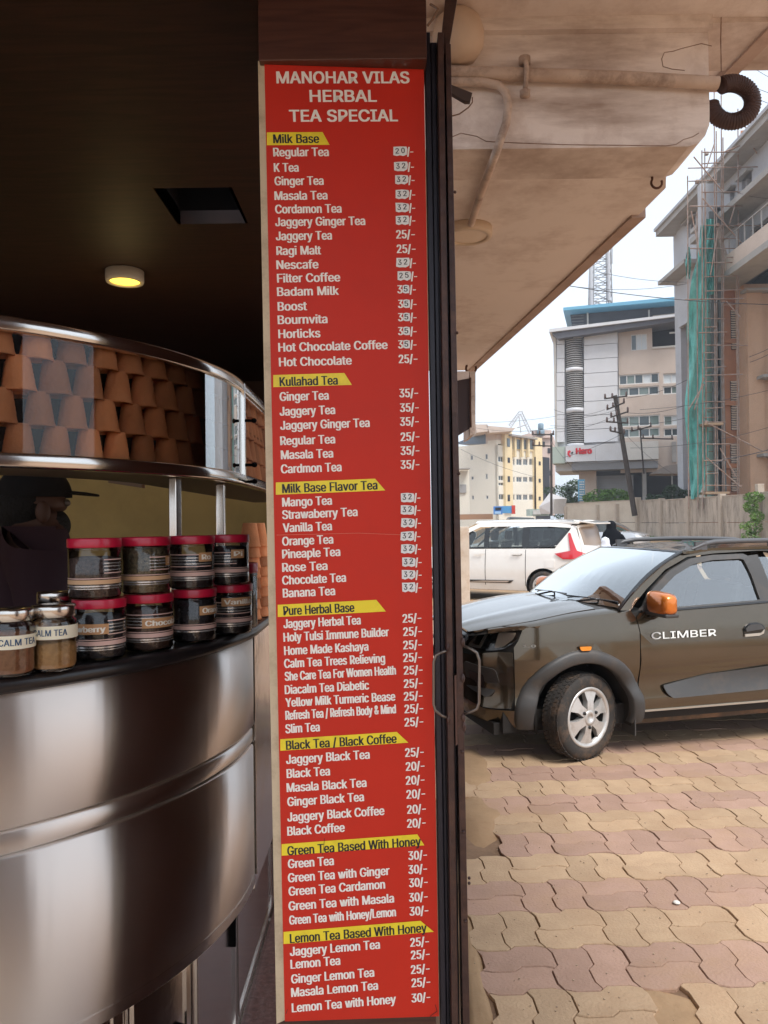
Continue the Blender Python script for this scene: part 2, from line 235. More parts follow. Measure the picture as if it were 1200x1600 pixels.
# ------------------------------------------------------------------ lettering
# plain grotesque letter outlines: advance width and closed contours, capitals 100 high
GLYPHS = {'&':[88,[[[39,-1],[22,2],[15,7],[11,12],[8,19],[7,32],[12,42],[47,69],[50,74],[51,76],[51,84],[44,90],[40,91],[30,87],[27,82],[27,75],[29,71],[36,60],[86,0],[72,0],[28,52],[17,68],[15,73],[15,78],[18,90],[26,98],[39,101],[46,100],[57,95],[61,90],[64,79],[60,67],[54,61],[30,43],[22,34],[19,26],[21,17],[28,11],[38,9],[49,12],[55,15],[63,24],[66,30],[69,44],[80,44],[80,35],[78,28],[73,18],[68,12],[60,5],[53,1],[46,-1]]]],'-':[89,[[[66,48],[66,37],[22,37],[22,48]]]],'.':[37,[[[19,-1],[15,0],[10,5],[10,12],[15,16],[19,17],[25,14],[27,12],[28,8],[25,2]]]],'/':[49,[[[46,105],[14,-15],[3,-15],[35,105]]]],'0':[89,[[[45,-1],[34,0],[26,5],[19,12],[14,22],[10,35],[9,50],[10,65],[14,78],[19,88],[26,95],[34,100],[45,101],[55,100],[63,95],[70,88],[76,78],[79,65],[80,50],[79,35],[76,22],[70,12],[64,5],[55,0]],[[45,10],[51,11],[57,14],[62,20],[65,28],[68,50],[67,62],[62,80],[57,86],[51,89],[45,90],[38,89],[32,86],[28,80],[24,72],[21,50],[24,28],[28,20],[32,14],[38,11]]]],'1':[89,[[[15,0],[15,11],[77,11],[77,0]],[[54,100],[54,0],[42,0],[42,88],[17,70],[17,84],[39,100]]]],'2':[89,[[[13,0],[13,9],[59,60],[63,73],[62,78],[58,86],[49,90],[39,90],[34,88],[27,81],[25,71],[13,71],[14,80],[17,87],[28,98],[44,101],[60,98],[71,88],[74,81],[75,73],[73,62],[66,51],[30,11],[77,11],[77,0]]]],'3':[89,[[[43,-1],[34,-1],[19,6],[14,11],[10,18],[9,26],[21,26],[25,17],[28,14],[37,10],[49,10],[54,12],[62,18],[65,28],[64,34],[59,43],[48,48],[31,49],[31,59],[57,89],[14,89],[14,100],[73,100],[73,91],[42,55],[42,57],[52,57],[61,54],[68,50],[73,44],[76,37],[77,28],[76,20],[73,13],[68,7],[61,2]]]],'4':[89,[[[8,21],[8,31],[49,100],[61,100],[21,32],[81,32],[81,21]],[[55,0],[55,62],[67,62],[67,0]]]],'5':[89,[[[43,-1],[28,2],[21,6],[16,12],[13,18],[12,26],[24,26],[27,17],[34,12],[39,10],[49,11],[59,16],[62,21],[64,26],[64,38],[62,43],[58,48],[54,52],[49,54],[33,53],[25,48],[13,50],[19,100],[72,100],[72,89],[30,89],[26,59],[35,64],[45,66],[58,63],[68,56],[72,51],[76,39],[77,32],[76,23],[73,15],[61,3],[53,0]]]],'6':[89,[[[44,-1],[36,0],[28,3],[22,8],[17,15],[14,23],[12,32],[13,39],[20,56],[50,100],[63,100],[30,51],[29,51],[32,57],[35,59],[46,62],[55,61],[62,58],[73,47],[76,31],[75,22],[72,14],[61,3],[53,0]],[[44,10],[50,10],[55,12],[62,20],[64,25],[64,37],[62,42],[55,49],[44,52],[34,49],[30,46],[25,37],[25,25],[27,20],[34,12],[39,10]]]],'7':[89,[[[19,0],[64,89],[12,89],[12,100],[77,100],[77,88],[32,0]]]],'8':[89,[[[44,-1],[27,2],[20,7],[15,12],[11,19],[10,27],[11,33],[16,43],[20,47],[30,52],[23,55],[18,61],[15,67],[14,75],[15,82],[22,94],[29,98],[44,101],[60,98],[66,94],[71,88],[74,82],[75,75],[74,67],[71,61],[66,55],[59,52],[69,47],[73,43],[78,33],[79,27],[78,19],[74,12],[69,7],[62,2]],[[44,10],[51,10],[60,14],[66,22],[66,27],[63,37],[56,44],[50,46],[39,46],[33,44],[29,41],[23,32],[23,22],[25,18],[29,14],[33,12],[38,10]],[[44,57],[49,57],[58,62],[62,69],[63,74],[62,79],[58,86],[50,90],[39,90],[31,86],[28,83],[26,74],[28,65],[31,62],[39,57]]]],'9':[89,[[[44,101],[53,100],[61,97],[67,92],[72,85],[75,77],[76,61],[69,44],[39,0],[26,0],[59,49],[60,49],[57,43],[54,41],[43,38],[34,39],[27,42],[16,53],[13,60],[12,69],[17,86],[22,92],[28,97],[36,100]],[[44,90],[39,90],[34,88],[27,80],[25,75],[25,63],[27,58],[34,51],[44,48],[55,51],[59,54],[64,63],[64,75],[62,80],[55,88],[50,90]]]],'A':[94,[[[3,0],[40,100],[54,100],[91,0],[78,0],[56,59],[46,94],[48,94],[45,82],[17,0]],[[22,28],[22,39],[73,39],[73,28]]]],'B':[90,[[[12,0],[12,100],[47,100],[57,99],[65,96],[71,92],[75,87],[77,81],[78,68],[73,59],[70,56],[62,52],[67,51],[76,45],[79,40],[82,27],[79,13],[68,4],[59,1],[48,0]],[[24,11],[58,12],[65,16],[69,21],[70,27],[67,36],[64,40],[55,45],[24,45]],[[24,56],[47,56],[57,58],[64,64],[66,73],[65,79],[56,88],[24,89]]]],'C':[100,[[[53,-1],[40,0],[30,5],[21,12],[14,23],[9,35],[8,50],[9,65],[14,77],[21,87],[30,95],[40,100],[60,101],[67,99],[79,93],[88,82],[91,76],[93,68],[80,68],[77,78],[66,87],[53,90],[36,85],[25,72],[21,62],[20,50],[21,38],[25,28],[36,15],[53,10],[66,13],[74,19],[77,22],[80,32],[93,32],[91,24],[88,18],[79,7],[67,1],[60,-1]]]],'D':[99,[[[43,0],[19,0],[19,11],[53,12],[62,16],[70,22],[74,29],[77,39],[78,50],[75,71],[70,79],[63,84],[54,88],[18,89],[18,100],[58,99],[69,94],[78,87],[85,77],[89,65],[91,50],[89,36],[85,23],[78,13],[69,6],[57,2]],[[24,100],[24,0],[12,0],[12,100]]]],'E':[82,[[[12,0],[12,100],[73,100],[73,89],[24,89],[24,56],[70,56],[70,45],[24,45],[24,11],[74,11],[74,0]]]],'F':[81,[[[12,0],[12,100],[73,100],[73,89],[24,89],[24,55],[68,55],[68,43],[24,43],[24,0]]]],'G':[102,[[[53,-1],[40,0],[29,5],[20,13],[14,23],[9,35],[8,50],[9,65],[14,77],[20,87],[29,95],[40,100],[60,101],[67,99],[79,92],[88,82],[93,69],[80,69],[73,81],[70,84],[62,88],[52,90],[36,85],[25,72],[21,62],[20,50],[21,38],[25,28],[36,15],[53,10],[61,11],[74,18],[81,31],[82,40],[85,39],[56,39],[56,50],[94,50],[94,39],[93,28],[89,18],[82,10],[74,4],[64,0]]]],'H':[102,[[[12,0],[12,100],[24,100],[24,57],[77,57],[77,100],[90,100],[90,0],[77,0],[77,46],[24,46],[24,0]]]],'I':[59,[[[6,0],[6,11],[23,11],[23,89],[6,89],[6,100],[53,100],[53,89],[36,89],[36,11],[53,11],[53,0]]]],'J':[78,[[[36,-1],[24,1],[15,6],[9,16],[7,34],[19,34],[20,20],[29,11],[36,10],[43,11],[49,15],[52,20],[53,29],[53,100],[66,100],[66,29],[64,16],[58,6],[48,1]]]],'K':[92,[[[21,29],[21,42],[24,47],[34,60],[71,100],[88,100]],[[12,0],[12,100],[24,100],[24,0]],[[73,0],[37,51],[45,61],[88,0]]]],'L':[77,[[[12,0],[12,100],[24,100],[24,11],[71,11],[71,0]]]],'M':[123,[[[12,0],[12,100],[30,100],[56,31],[58,28],[63,10],[60,10],[69,37],[94,100],[112,100],[112,0],[99,0],[99,81],[100,90],[101,90],[98,80],[90,57],[67,0],[56,0],[33,57],[22,90],[23,90],[24,82],[24,0]]]],'N':[103,[[[12,0],[12,100],[27,100],[74,26],[81,11],[80,11],[79,16],[78,31],[78,100],[91,100],[91,0],[76,0],[37,61],[21,89],[23,89],[24,82],[24,64],[25,60],[25,0]]]],'O':[105,[[[52,-1],[40,0],[30,5],[21,12],[14,23],[9,35],[8,50],[9,65],[14,77],[21,87],[30,95],[40,100],[52,101],[65,100],[75,95],[84,87],[91,77],[95,65],[97,50],[95,35],[91,23],[84,12],[75,5],[65,0]],[[52,10],[69,15],[75,21],[80,28],[85,50],[80,72],[75,79],[69,85],[52,90],[36,85],[30,79],[25,72],[21,62],[20,50],[21,38],[25,28],[30,21],[36,15]]]],'P':[87,[[[12,0],[12,100],[46,100],[57,99],[65,96],[72,91],[77,84],[80,68],[79,60],[77,52],[72,46],[65,41],[57,38],[21,37],[21,48],[53,48],[58,50],[63,54],[68,68],[67,74],[63,83],[58,86],[46,89],[24,89],[24,0]]]],'R':[88,[[[12,0],[12,100],[46,100],[57,99],[65,96],[72,91],[77,85],[80,78],[80,61],[77,53],[72,47],[57,40],[19,39],[19,50],[46,50],[59,52],[66,59],[68,69],[66,80],[58,86],[46,89],[24,89],[24,0]],[[69,0],[45,45],[60,45],[84,0]]]],'S':[88,[[[44,-2],[34,-1],[25,2],[18,6],[9,19],[8,27],[21,27],[24,17],[28,14],[38,10],[50,10],[61,14],[65,18],[68,27],[67,32],[62,38],[48,44],[25,51],[17,57],[12,64],[10,73],[11,81],[20,94],[27,98],[45,101],[62,98],[69,94],[74,88],[77,82],[79,74],[66,74],[64,81],[59,86],[53,89],[38,90],[29,86],[25,82],[23,78],[23,69],[29,63],[33,61],[56,54],[71,47],[78,39],[80,34],[80,27],[79,19],[76,12],[71,7],[64,2],[55,-1]]]],'T':[88,[[[6,89],[6,100],[82,100],[82,89],[50,89],[50,0],[38,0],[38,89]]]],'V':[94,[[[40,0],[3,100],[17,100],[38,41],[49,6],[46,6],[52,27],[78,100],[91,100],[55,0]]]],'W':[135,[[[30,0],[3,100],[16,100],[36,24],[39,8],[37,8],[40,24],[60,100],[75,100],[98,8],[96,8],[100,29],[119,100],[132,100],[104,0],[90,0],[72,63],[66,93],[69,93],[66,78],[45,0]]]],'Y':[93,[[[40,0],[40,41],[3,100],[18,100],[38,68],[49,45],[44,45],[49,58],[75,100],[89,100],[53,41],[53,0]]]],'a':[77,[[[31,-2],[19,1],[13,4],[9,9],[6,21],[8,32],[15,38],[20,40],[50,45],[54,48],[54,55],[50,61],[43,65],[34,65],[29,63],[23,59],[20,54],[8,57],[15,68],[26,74],[38,76],[47,75],[60,68],[65,57],[66,49],[66,0],[54,0],[54,10],[46,2],[42,0]],[[33,9],[45,12],[52,18],[54,23],[54,37],[53,36],[26,31],[23,30],[20,27],[18,21],[20,14],[26,10]]]],'b':[83,[[[45,-2],[39,-1],[30,3],[23,12],[22,12],[22,0],[10,0],[10,100],[22,100],[22,63],[30,71],[39,75],[45,76],[62,71],[73,58],[76,48],[77,37],[76,26],[73,17],[68,9],[62,3]],[[43,9],[50,10],[55,13],[59,17],[64,30],[64,45],[59,57],[50,64],[43,65],[37,64],[28,57],[25,52],[22,37],[23,29],[28,17],[37,10]]]],'c':[78,[[[41,-2],[23,3],[16,9],[11,17],[8,26],[7,37],[8,48],[11,57],[16,65],[23,71],[41,76],[51,74],[60,70],[67,63],[71,54],[60,51],[57,57],[53,61],[48,64],[41,65],[34,64],[29,61],[24,56],[21,51],[19,37],[21,23],[24,17],[29,13],[34,10],[44,9],[51,11],[57,17],[60,23],[71,20],[70,15],[64,7],[60,4],[51,0]]]],'d':[83,[[[38,-2],[22,3],[16,9],[11,17],[8,26],[7,37],[8,48],[11,58],[22,71],[38,76],[45,75],[54,71],[60,63],[61,63],[61,100],[73,100],[73,0],[61,0],[61,12],[60,12],[59,9],[50,1]],[[40,9],[46,10],[52,13],[56,17],[61,29],[61,45],[59,52],[52,61],[47,64],[40,65],[34,64],[28,61],[24,57],[21,51],[19,37],[21,23],[24,17],[34,10]]]],'e':[79,[[[42,-2],[23,3],[16,9],[11,17],[8,26],[7,37],[8,48],[11,57],[16,65],[23,71],[40,76],[52,74],[63,67],[67,62],[70,55],[72,48],[73,38],[73,33],[15,33],[15,43],[66,43],[61,40],[59,53],[52,62],[47,64],[40,65],[29,62],[21,53],[19,47],[20,27],[25,16],[30,12],[35,10],[46,9],[50,10],[56,14],[60,21],[72,18],[66,8],[61,4],[56,1]]]],'f':[50,[[[45,75],[45,64],[1,64],[1,75]],[[16,0],[16,85],[17,91],[19,96],[27,102],[32,104],[44,104],[48,102],[45,92],[42,93],[34,92],[30,90],[28,87],[28,0]]]],'g':[84,[[[41,-30],[33,-29],[21,-25],[16,-22],[10,-14],[20,-8],[24,-13],[35,-19],[49,-18],[55,-15],[60,-9],[61,13],[53,5],[45,1],[30,2],[22,5],[11,18],[8,27],[7,38],[8,48],[11,58],[22,71],[30,74],[39,76],[45,75],[54,71],[60,63],[62,63],[62,75],[73,75],[73,-2],[72,-11],[69,-18],[64,-23],[57,-27]],[[40,12],[47,12],[52,15],[56,19],[61,30],[61,45],[59,52],[52,61],[47,64],[40,65],[34,64],[24,57],[21,52],[19,38],[21,24],[24,19],[34,12]]]],'h':[81,[[[22,45],[22,0],[10,0],[10,100],[22,100],[22,57],[20,57],[24,65],[30,71],[37,74],[45,76],[52,75],[63,69],[67,63],[70,47],[70,0],[58,0],[58,46],[57,54],[54,60],[41,65],[36,64],[28,60],[25,56]]]],'i':[33,[[[10,0],[10,75],[22,75],[22,0]],[[16,87],[11,89],[8,95],[11,101],[16,103],[22,101],[25,95],[22,89]]]],'k':[75,[[[22,27],[22,42],[24,42],[56,75],[71,75],[36,39]],[[10,0],[10,100],[22,100],[22,0]],[[58,0],[29,37],[38,45],[73,0]]]],'l':[37,[[[27,0],[20,1],[15,4],[11,9],[10,17],[10,100],[22,100],[22,19],[24,12],[29,10],[33,11],[36,1],[34,0]]]],'m':[120,[[[10,0],[10,75],[22,75],[22,58],[21,58],[23,64],[26,68],[34,74],[43,76],[51,75],[56,71],[61,65],[63,58],[61,58],[66,67],[75,74],[86,76],[98,73],[103,70],[109,58],[109,0],[97,0],[97,50],[96,57],[93,61],[88,64],[82,65],[74,63],[70,60],[66,53],[66,0],[54,0],[54,51],[53,57],[50,61],[45,64],[39,65],[31,63],[27,60],[23,52],[22,47],[22,0]]]],'n':[81,[[[22,45],[22,0],[10,0],[10,75],[22,75],[22,57],[20,57],[24,65],[30,71],[37,74],[45,76],[52,75],[63,69],[67,63],[70,47],[70,0],[58,0],[58,46],[57,54],[54,60],[41,65],[36,64],[28,60],[25,56]]]],'o':[82,[[[41,-2],[23,3],[16,9],[11,17],[8,26],[7,37],[8,48],[11,57],[16,65],[23,71],[41,76],[59,71],[66,65],[71,57],[74,48],[75,37],[74,26],[71,17],[66,9],[59,3]],[[41,9],[48,10],[57,17],[60,23],[63,37],[60,51],[57,56],[53,61],[48,64],[41,65],[34,64],[29,61],[24,56],[21,51],[19,37],[21,23],[24,17],[34,10]]]],'p':[83,[[[10,-28],[10,75],[22,75],[22,63],[30,71],[39,75],[45,76],[62,71],[73,58],[76,48],[77,37],[76,26],[73,17],[68,9],[62,3],[45,-2],[39,-1],[30,3],[22,12],[22,-28]],[[43,9],[50,10],[55,13],[59,17],[64,30],[64,45],[59,57],[50,64],[43,65],[37,64],[28,57],[25,52],[22,37],[23,29],[28,17],[37,10]]]],'r':[51,[[[10,0],[10,75],[22,75],[22,63],[23,63],[30,72],[36,75],[47,76],[48,75],[48,63],[47,64],[41,64],[31,62],[25,56],[22,47],[22,0]]]],'s':[72,[[[36,-2],[22,1],[12,7],[9,12],[7,19],[18,21],[24,12],[36,9],[48,12],[52,16],[53,20],[50,27],[46,29],[29,33],[20,37],[14,41],[10,47],[9,54],[10,60],[17,70],[29,75],[37,76],[44,75],[55,70],[59,67],[64,57],[53,54],[48,62],[43,65],[31,65],[22,59],[21,54],[22,51],[24,48],[28,46],[54,38],[60,34],[64,28],[65,21],[64,15],[61,9],[57,5],[51,1]]]],'t':[45,[[[40,75],[40,64],[1,64],[1,75]],[[13,93],[25,93],[25,15],[29,10],[38,10],[40,11],[42,0],[38,-1],[25,0],[18,4],[14,10],[13,18]]]],'u':[81,[[[36,-1],[23,2],[17,6],[11,19],[10,27],[10,75],[22,75],[22,28],[23,21],[27,15],[32,11],[39,10],[44,10],[49,12],[56,19],[58,24],[58,75],[70,75],[70,0],[59,0],[59,18],[60,18],[56,9],[51,3],[44,0]]]],'v':[77,[[[32,0],[3,75],[17,75],[32,30],[35,24],[40,4],[36,4],[60,75],[73,75],[44,0]]]],'w':[111,[[[27,0],[4,75],[17,75],[28,35],[34,8],[32,8],[34,18],[50,75],[62,75],[73,35],[79,8],[77,8],[81,27],[94,75],[107,75],[84,0],[72,0],[54,66],[57,66],[56,61],[39,0]]]],'y':[77,[[[9,-27],[12,-17],[17,-18],[26,-15],[32,0],[3,75],[17,75],[32,30],[35,24],[40,4],[36,4],[60,75],[73,75],[38,-17],[35,-21],[27,-27],[18,-29]]]]}
_gcache = {}
def _sarea(p): return sum(p[i-1][0]*p[i][1] - p[i][0]*p[i-1][1] for i in range(len(p)))
def _inside(q, p):
    c = False
    for i in range(len(p)):
        (x0, y0), (x1, y1) = p[i-1], p[i]
        if (y0 > q[1]) != (y1 > q[1]) and q[0] < (x1-x0)*(q[1]-y0)/(y1-y0) + x0: c = not c
    return c
def glyph(ch):      # strokes that overlap are filled one by one, a hair apart
    if ch not in _gcache:
        adv, cont = GLYPHS[ch]; cont = [p for p in cont if len(p) > 2]; big = max(cont, key=lambda p: abs(_sarea(p))); sg = _sarea(big) > 0
        outs = [p for p in cont if (_sarea(p) > 0) == sg]; holes = [p for p in cont if (_sarea(p) > 0) != sg]; V, F = [], []
        for k, op in enumerate(outs):
            c = bpy.data.curves.new('letter', 'CURVE'); c.dimensions = '2D'; c.fill_mode = 'BOTH'
            for pts in [op] + [h for h in holes if _inside(h[0], op)]:
                s_ = c.splines.new('POLY'); s_.points.add(len(pts) - 1); s_.use_cyclic_u = True
                for q, (x, y) in zip(s_.points, pts): q.co = (x/100, y/100, 0, 1)
            o = bpy.data.objects.new('letter', c); me = bpy.data.meshes.new_from_object(o); b = len(V)
            V += [Vector((v.co.x, v.co.y, k*.00002)) for v in me.vertices]; F += [tuple(b + i for i in p.vertices) for p in me.polygons]
            bpy.data.objects.remove(o); bpy.data.curves.remove(c); bpy.data.meshes.remove(me)
        _gcache[ch] = (adv/100, V, F)
    return _gcache[ch]
def text_raw(txt):
    vs, fs, x = [], [], 0.0
    for ch in txt:
        if ch == ' ': x += .42; continue
        adv, gv, gf = glyph(ch); b = len(vs)
        vs += [Vector((v.x + x, v.y, v.z)) for v in gv]; fs += [tuple(b + i for i in f) for f in gf]; x += adv
    return vs, fs
CAPH = 1.0
def text_mb(txt, x0, x1, ybase, cap, fn, bold=0.0, boldy=0.0, z0=0.0004, mb=None):
    """letters filling x0..x1 with capitals of height cap; fn(x, y, z) places a point; drawn a few times side by side for weight"""
    vs, fs = text_raw(txt); mb = mb or MB()
    a = min(v.x for v in vs); b = max(v.x for v in vs)
    k = (x1 - x0 - 2*bold) / (b - a); ky = cap / CAPH
    sh = [(0, 0)] if not bold else [(-bold, 0), (0, 0), (bold, 0)]
    if boldy: sh = [(i, j) for i in (-bold, 0, bold) for j in (-boldy, boldy)]
    for q, (dx, dy) in enumerate(sh):
        mb.add([fn(x0 + bold + (v.x - a)*k + dx, ybase + v.y*ky + dy, z0 + q*0.00006 + v.z) for v in vs], fs)
    return mb
def chain(o):
    M = Matrix.Identity(4)
    while o is not None:
        M = o.matrix_parent_inverse @ o.matrix_basis if o.parent else o.matrix_basis.copy()
        break
    return M
def world_of(o):
    M = o.matrix_basis.copy()
    if o.parent: M = world_of(o.parent) @ o.matrix_parent_inverse @ M
    return M
def wpar(o, parent):
    o.parent = parent; o.matrix_parent_inverse = world_of(parent).inverted(); return o
def wb(mb, name, material, parent=None, **k):      # build in world coordinates, then parent without moving
    o = mb.build(name, material, None, **k)
    return wpar(o, parent) if parent else o

# ------------------------------------------------------------------ materials of the place
m_sand = mat('sand', (0.42, 0.27, 0.15), 0.95, var=0.35, vscale=1.2, bump=0.5, bscale=25, dirt=(0.30, 0.17, 0.09), dscale=0.7, damt=0.6)
m_joint = mat('joint sand', (0.27, 0.165, 0.10), 0.95, var=0.4, vscale=6, bump=0.4, bscale=60)
m_granite = mat('granite floor', (0.24, 0.115, 0.095), 0.35, col2=(0.13, 0.06, 0.05), vscale=45, dirt=(0.36, 0.24, 0.21), dscale=70, damt=0.7)
m_plaster = mat('plaster', (0.90, 0.815, 0.765), 0.9, var=0.08, vscale=1.5, bump=0.3, bscale=9, dirt=(0.34, 0.22, 0.17), dscale=2.2, damt=0.6)
_n = m_plaster.node_tree; _b = _n.nodes['Principled BSDF']; _src = _b.inputs['Base Color'].links[0].from_socket
_tc = _n.nodes.new('ShaderNodeTexCoord'); _mp = _n.nodes.new('ShaderNodeMapping'); _mp.inputs['Scale'].default_value = (.9, 1, 4.5); _t = _n.nodes.new('ShaderNodeTexNoise'); _t.inputs['Scale'].default_value = 1.1; _t.inputs['Detail'].default_value = 7; _t.inputs['Roughness'].default_value = .62
_r = _n.nodes.new('ShaderNodeMapRange'); _r.inputs[1].default_value = .49; _r.inputs[2].default_value = .68; _r.inputs[4].default_value = .85
_mx = _n.nodes.new('ShaderNodeMixRGB'); _mx.inputs[2].default_value = (.30, .20, .15, 1)
_n.links.new(_tc.outputs['Object'], _mp.inputs[0]); _n.links.new(_mp.outputs[0], _t.inputs[0]); _n.links.new(_t.outputs[0], _r.inputs[0]); _n.links.new(_r.outputs[0], _mx.inputs[0]); _n.links.new(_src, _mx.inputs[1]); _n.links.new(_mx.outputs[0], _b.inputs['Base Color'])
m_plaster2 = mat('plaster soffit', (0.90, 0.815, 0.765), 0.9, var=0.07, vscale=1.1, bump=0.2, bscale=7, dirt=(0.40, 0.27, 0.21), dscale=1.9, damt=0.6)
m_laminate = wood('dark laminate', (0.028, 0.011, 0.008), (0.060, 0.024, 0.016), 0.45, 5, (1, 12, 1))
m_laminate_v = wood('dark laminate column', (0.05, 0.016, 0.010), (0.085, 0.030, 0.018), 0.4, 5, (1, 1, 14))
m_dark = mat('dark gap', (0.006, 0.005, 0.005), 0.9, spec=.1)
m_cream = mat('cream trim', (0.62, 0.50, 0.34), 0.5, dirt=(0.25, 0.17, 0.10), dscale=14, damt=0.6)
m_gate = mat('painted steel', (0.075, 0.036, 0.028), 0.42, metal=0.2, col2=(0.045, 0.022, 0.020), vscale=22, bump=0.25, bscale=50, dirt=(0.16, 0.08, 0.05), dscale=30, damt=0.5)
m_gate_blue = mat('blue steel', (0.025, 0.022, 0.035), 0.4, metal=0.2, var=0.3, vscale=10)
m_handle = mat('bare handle', (0.20, 0.17, 0.15), 0.38, metal=0.85)

# ------------------------------------------------------------------ ground
g = MB(); xs = [-400, -20, -4, 10, 30, 400]; ys = [-300, -8, 20, 34, 40, 47, 60, 700]
hz = {40: 0.25, 47: 0.55, 60: 0.6, 700: 0.6, 34: 0.0}
vs = [(x, y, hz.get(y, 0.0) - 0.02) for y in ys for x in xs]; nx = len(xs)
g.add(vs, [(j*nx+i, j*nx+i+1, (j+1)*nx+i+1, (j+1)*nx+i) for j in range(len(ys)-1) for i in range(nx-1)])
struct(g.build('ground', m_sand))
fl = MB(); fl.box(-7, 0.13, 1.42, 6.2, -0.15, 0.004)
struct(fl.build('shop_floor', m_granite))
ap = MB(); ap.box(-7, 0.19, -3.0, 1.415, -0.15, 0.0)
struct(ap.build('forecourt', mat('worn cement', (0.55, 0.45, 0.36), 0.8, var=.15, vscale=2, dirt=(.30, .2, .13), dscale=3, damt=.6)))

# ---- interlocking pavers: baskets of two, alternating in direction, rows alternating in colour
A = 0.268; PAV_ROT = math.radians(2.0); pu = Vector((math.cos(PAV_ROT), math.sin(PAV_ROT), 0)); pv = Vector((-math.sin(PAV_ROT), math.cos(PAV_ROT), 0))
PO = G(1002, 1544)
def gw(t):
    d = 0.052
    for a, b, va, vb in ((0, .14, 0, -d), (.14, .44, -d, -d), (.44, .56, -d, d), (.56, .86, d, d), (.86, 1.001, d, 0)):
        if t <= b: return va + (vb - va) * (t - a) / (b - a)
    return 0
TB = [0, .14, .44, .56, .86, 1.0]
def paver_poly(kind):      # outline in unit coordinates, wavy on every side
    u0, u1, v0, v1 = {'hl': (0, 1, 0, .5), 'hu': (0, 1, .5, 1), 'vl': (0, .5, 0, 1), 'vr': (.5, 1, 0, 1)}[kind]
    tu = [t for t in TB if u0 - 1e-6 <= t <= u1 + 1e-6]; tv = [t for t in TB if v0 - 1e-6 <= t <= v1 + 1e-6]
    if 0.5 in (u0, u1): tu = sorted(tu + [0.5])
    if 0.5 in (v0, v1): tv = sorted(tv + [0.5])
    f = lambda u, v: (u + gw(v) if (abs(u - u0) < 1e-6 or abs(u - u1) < 1e-6) else u, v + gw(u) if (abs(v - v0) < 1e-6 or abs(v - v1) < 1e-6) else v)
    pts = [(u, v0) for u in tu] + [(u1, v) for v in tv[1:]] + [(u, v1) for u in reversed(tu[:-1])] + [(u0, v) for v in reversed(tv[1:-1])]
    return [(lambda q: q)(( (u + (gw(v) if (u in (u0, u1) and 0 <= v <= 1) else 0)), (v + (gw(u) if (v in (v0, v1)) else 0)))) for u, v in pts]
def shrink(poly, e):
    n = len(poly); out = []
    for i in range(n):
        a, b, c = Vector(poly[i-1]), Vector(poly[i]), Vector(poly[(i+1) % n])
        d1 = (b - a).normalized(); d2 = (c - b).normalized()
        n1 = Vector((-d1.y, d1.x)); n2 = Vector((-d2.y, d2.x)); nn = (n1 + n2)
        nn = nn / max(0.5, nn.dot(n1)) if nn.length > 1e-6 else n1
        out.append(b + nn * e)
    return out
def paver_mb(kind, far=False, mb=None, org=(0, 0), z=0.0):
    mb = mb or MB(); base = paver_poly(kind)
    outer = shrink(base, 0.007 if not far else 0.009); inner = shrink(base, 0.0135)
    if kind: n = len(outer)
    w3 = lambda q, zz: pu * ((q[0] + org[0]) * A) + pv * ((q[1] + org[1]) * A) + Vector((0, 0, zz + z))
    if far:
        mb.add([w3(q, 0.0) for q in outer] + [w3(q, -0.012) for q in outer], [tuple(range(n))] + [(i, n+i, n+(i+1) % n, (i+1) % n) for i in range(n)])
    else:
        mb.add([w3(q, 0.0) for q in inner] + [w3(q, -0.004) for q in outer] + [w3(q, -0.03) for q in outer],
               [tuple(range(n))] + [(i, n+i, n+(i+1) % n, (i+1) % n) for i in range(n)] + [(n+i, 2*n+i, 2*n+(i+1) % n, n+(i+1) % n) for i in range(n)])
    return mb
def paver_material(name, c, c2):
    return mat(name, c, 0.85, col2=c2, vscale=7, bump=0.35, bscale=90, objvar=0.10, world=True, dirt=(0.40, 0.25, 0.145), dscale=1.3, damt=0.85)
m_pav = [paver_material('cream paver', (0.50, 0.345, 0.215), (0.43, 0.29, 0.18)), paver_material('mauve paver', (0.435, 0.275, 0.205), (0.385, 0.24, 0.175))]
paving = thing('paving', None, None, (PO.x, PO.y, 0)); paving['kind'] = 'structure'
KM = {}
for kd in ('hl', 'hu', 'vl', 'vr'):
    for c in (0, 1): KM[(kd, c)] = paver_mb(kd).mesh('paver', m_pav[c], fix=False)
cells = []
for j in range(-20, 46):
    for i in range(-14, 52):
        for kd in (('hl', 'hu') if (i + j) % 2 == 0 else ('vl', 'vr')):
            o = PO + pu * ((i + .5) * A) + pv * ((j + .5) * A)
            if o.y > 14.5 or o.x > 8.5: continue
            if o.y < 4.7 and (i < -2 or (i < -1 and 3 < j < 7)) : continue
            if o.x < 0.19 + 0.14 + 0.01 * o.y and o.y < 6: continue
            if (i, j, kd) == (0, -1, 'vl'): continue
            if (i, j, kd) in ((-2, -1, 'hl'), (-2, 5, 'vl')): continue
            qx, qy = px_of((o.x, o.y, 0)) if o.y > 0.3 else (-999, 9999)
            vis = 715 < qx < 1250 and qy < 1650 and o.y > 2
            cells.append((o.y if vis else 100 + abs(o.y), i, j, kd, vis))
cells.sort()
farm = [MB(), MB()]; npav = 0
for d, i, j, kd, vis in cells:
    c = 0 if j % 2 else 1
    z = random.uniform(-0.0035, 0.0015)
    if vis and npav < 298:
        me = KM[(kd, c)]; o = link('paver', me, paving, tuple(pu * (i*A) + pv * (j*A) + Vector((0, 0, z + 0.004))))
        o.rotation_euler = (random.uniform(-.006, .006), random.uniform(-.006, .006), random.uniform(-.006, .006)); npav += 1
    else: paver_mb(kd, True, farm[c], (i, j), z * 0.6 + 0.003)
for c in (0, 1):
    o = farm[c].build('distant_paver', m_pav[c], paving, fix=False); o['kind'] = 'stuff'
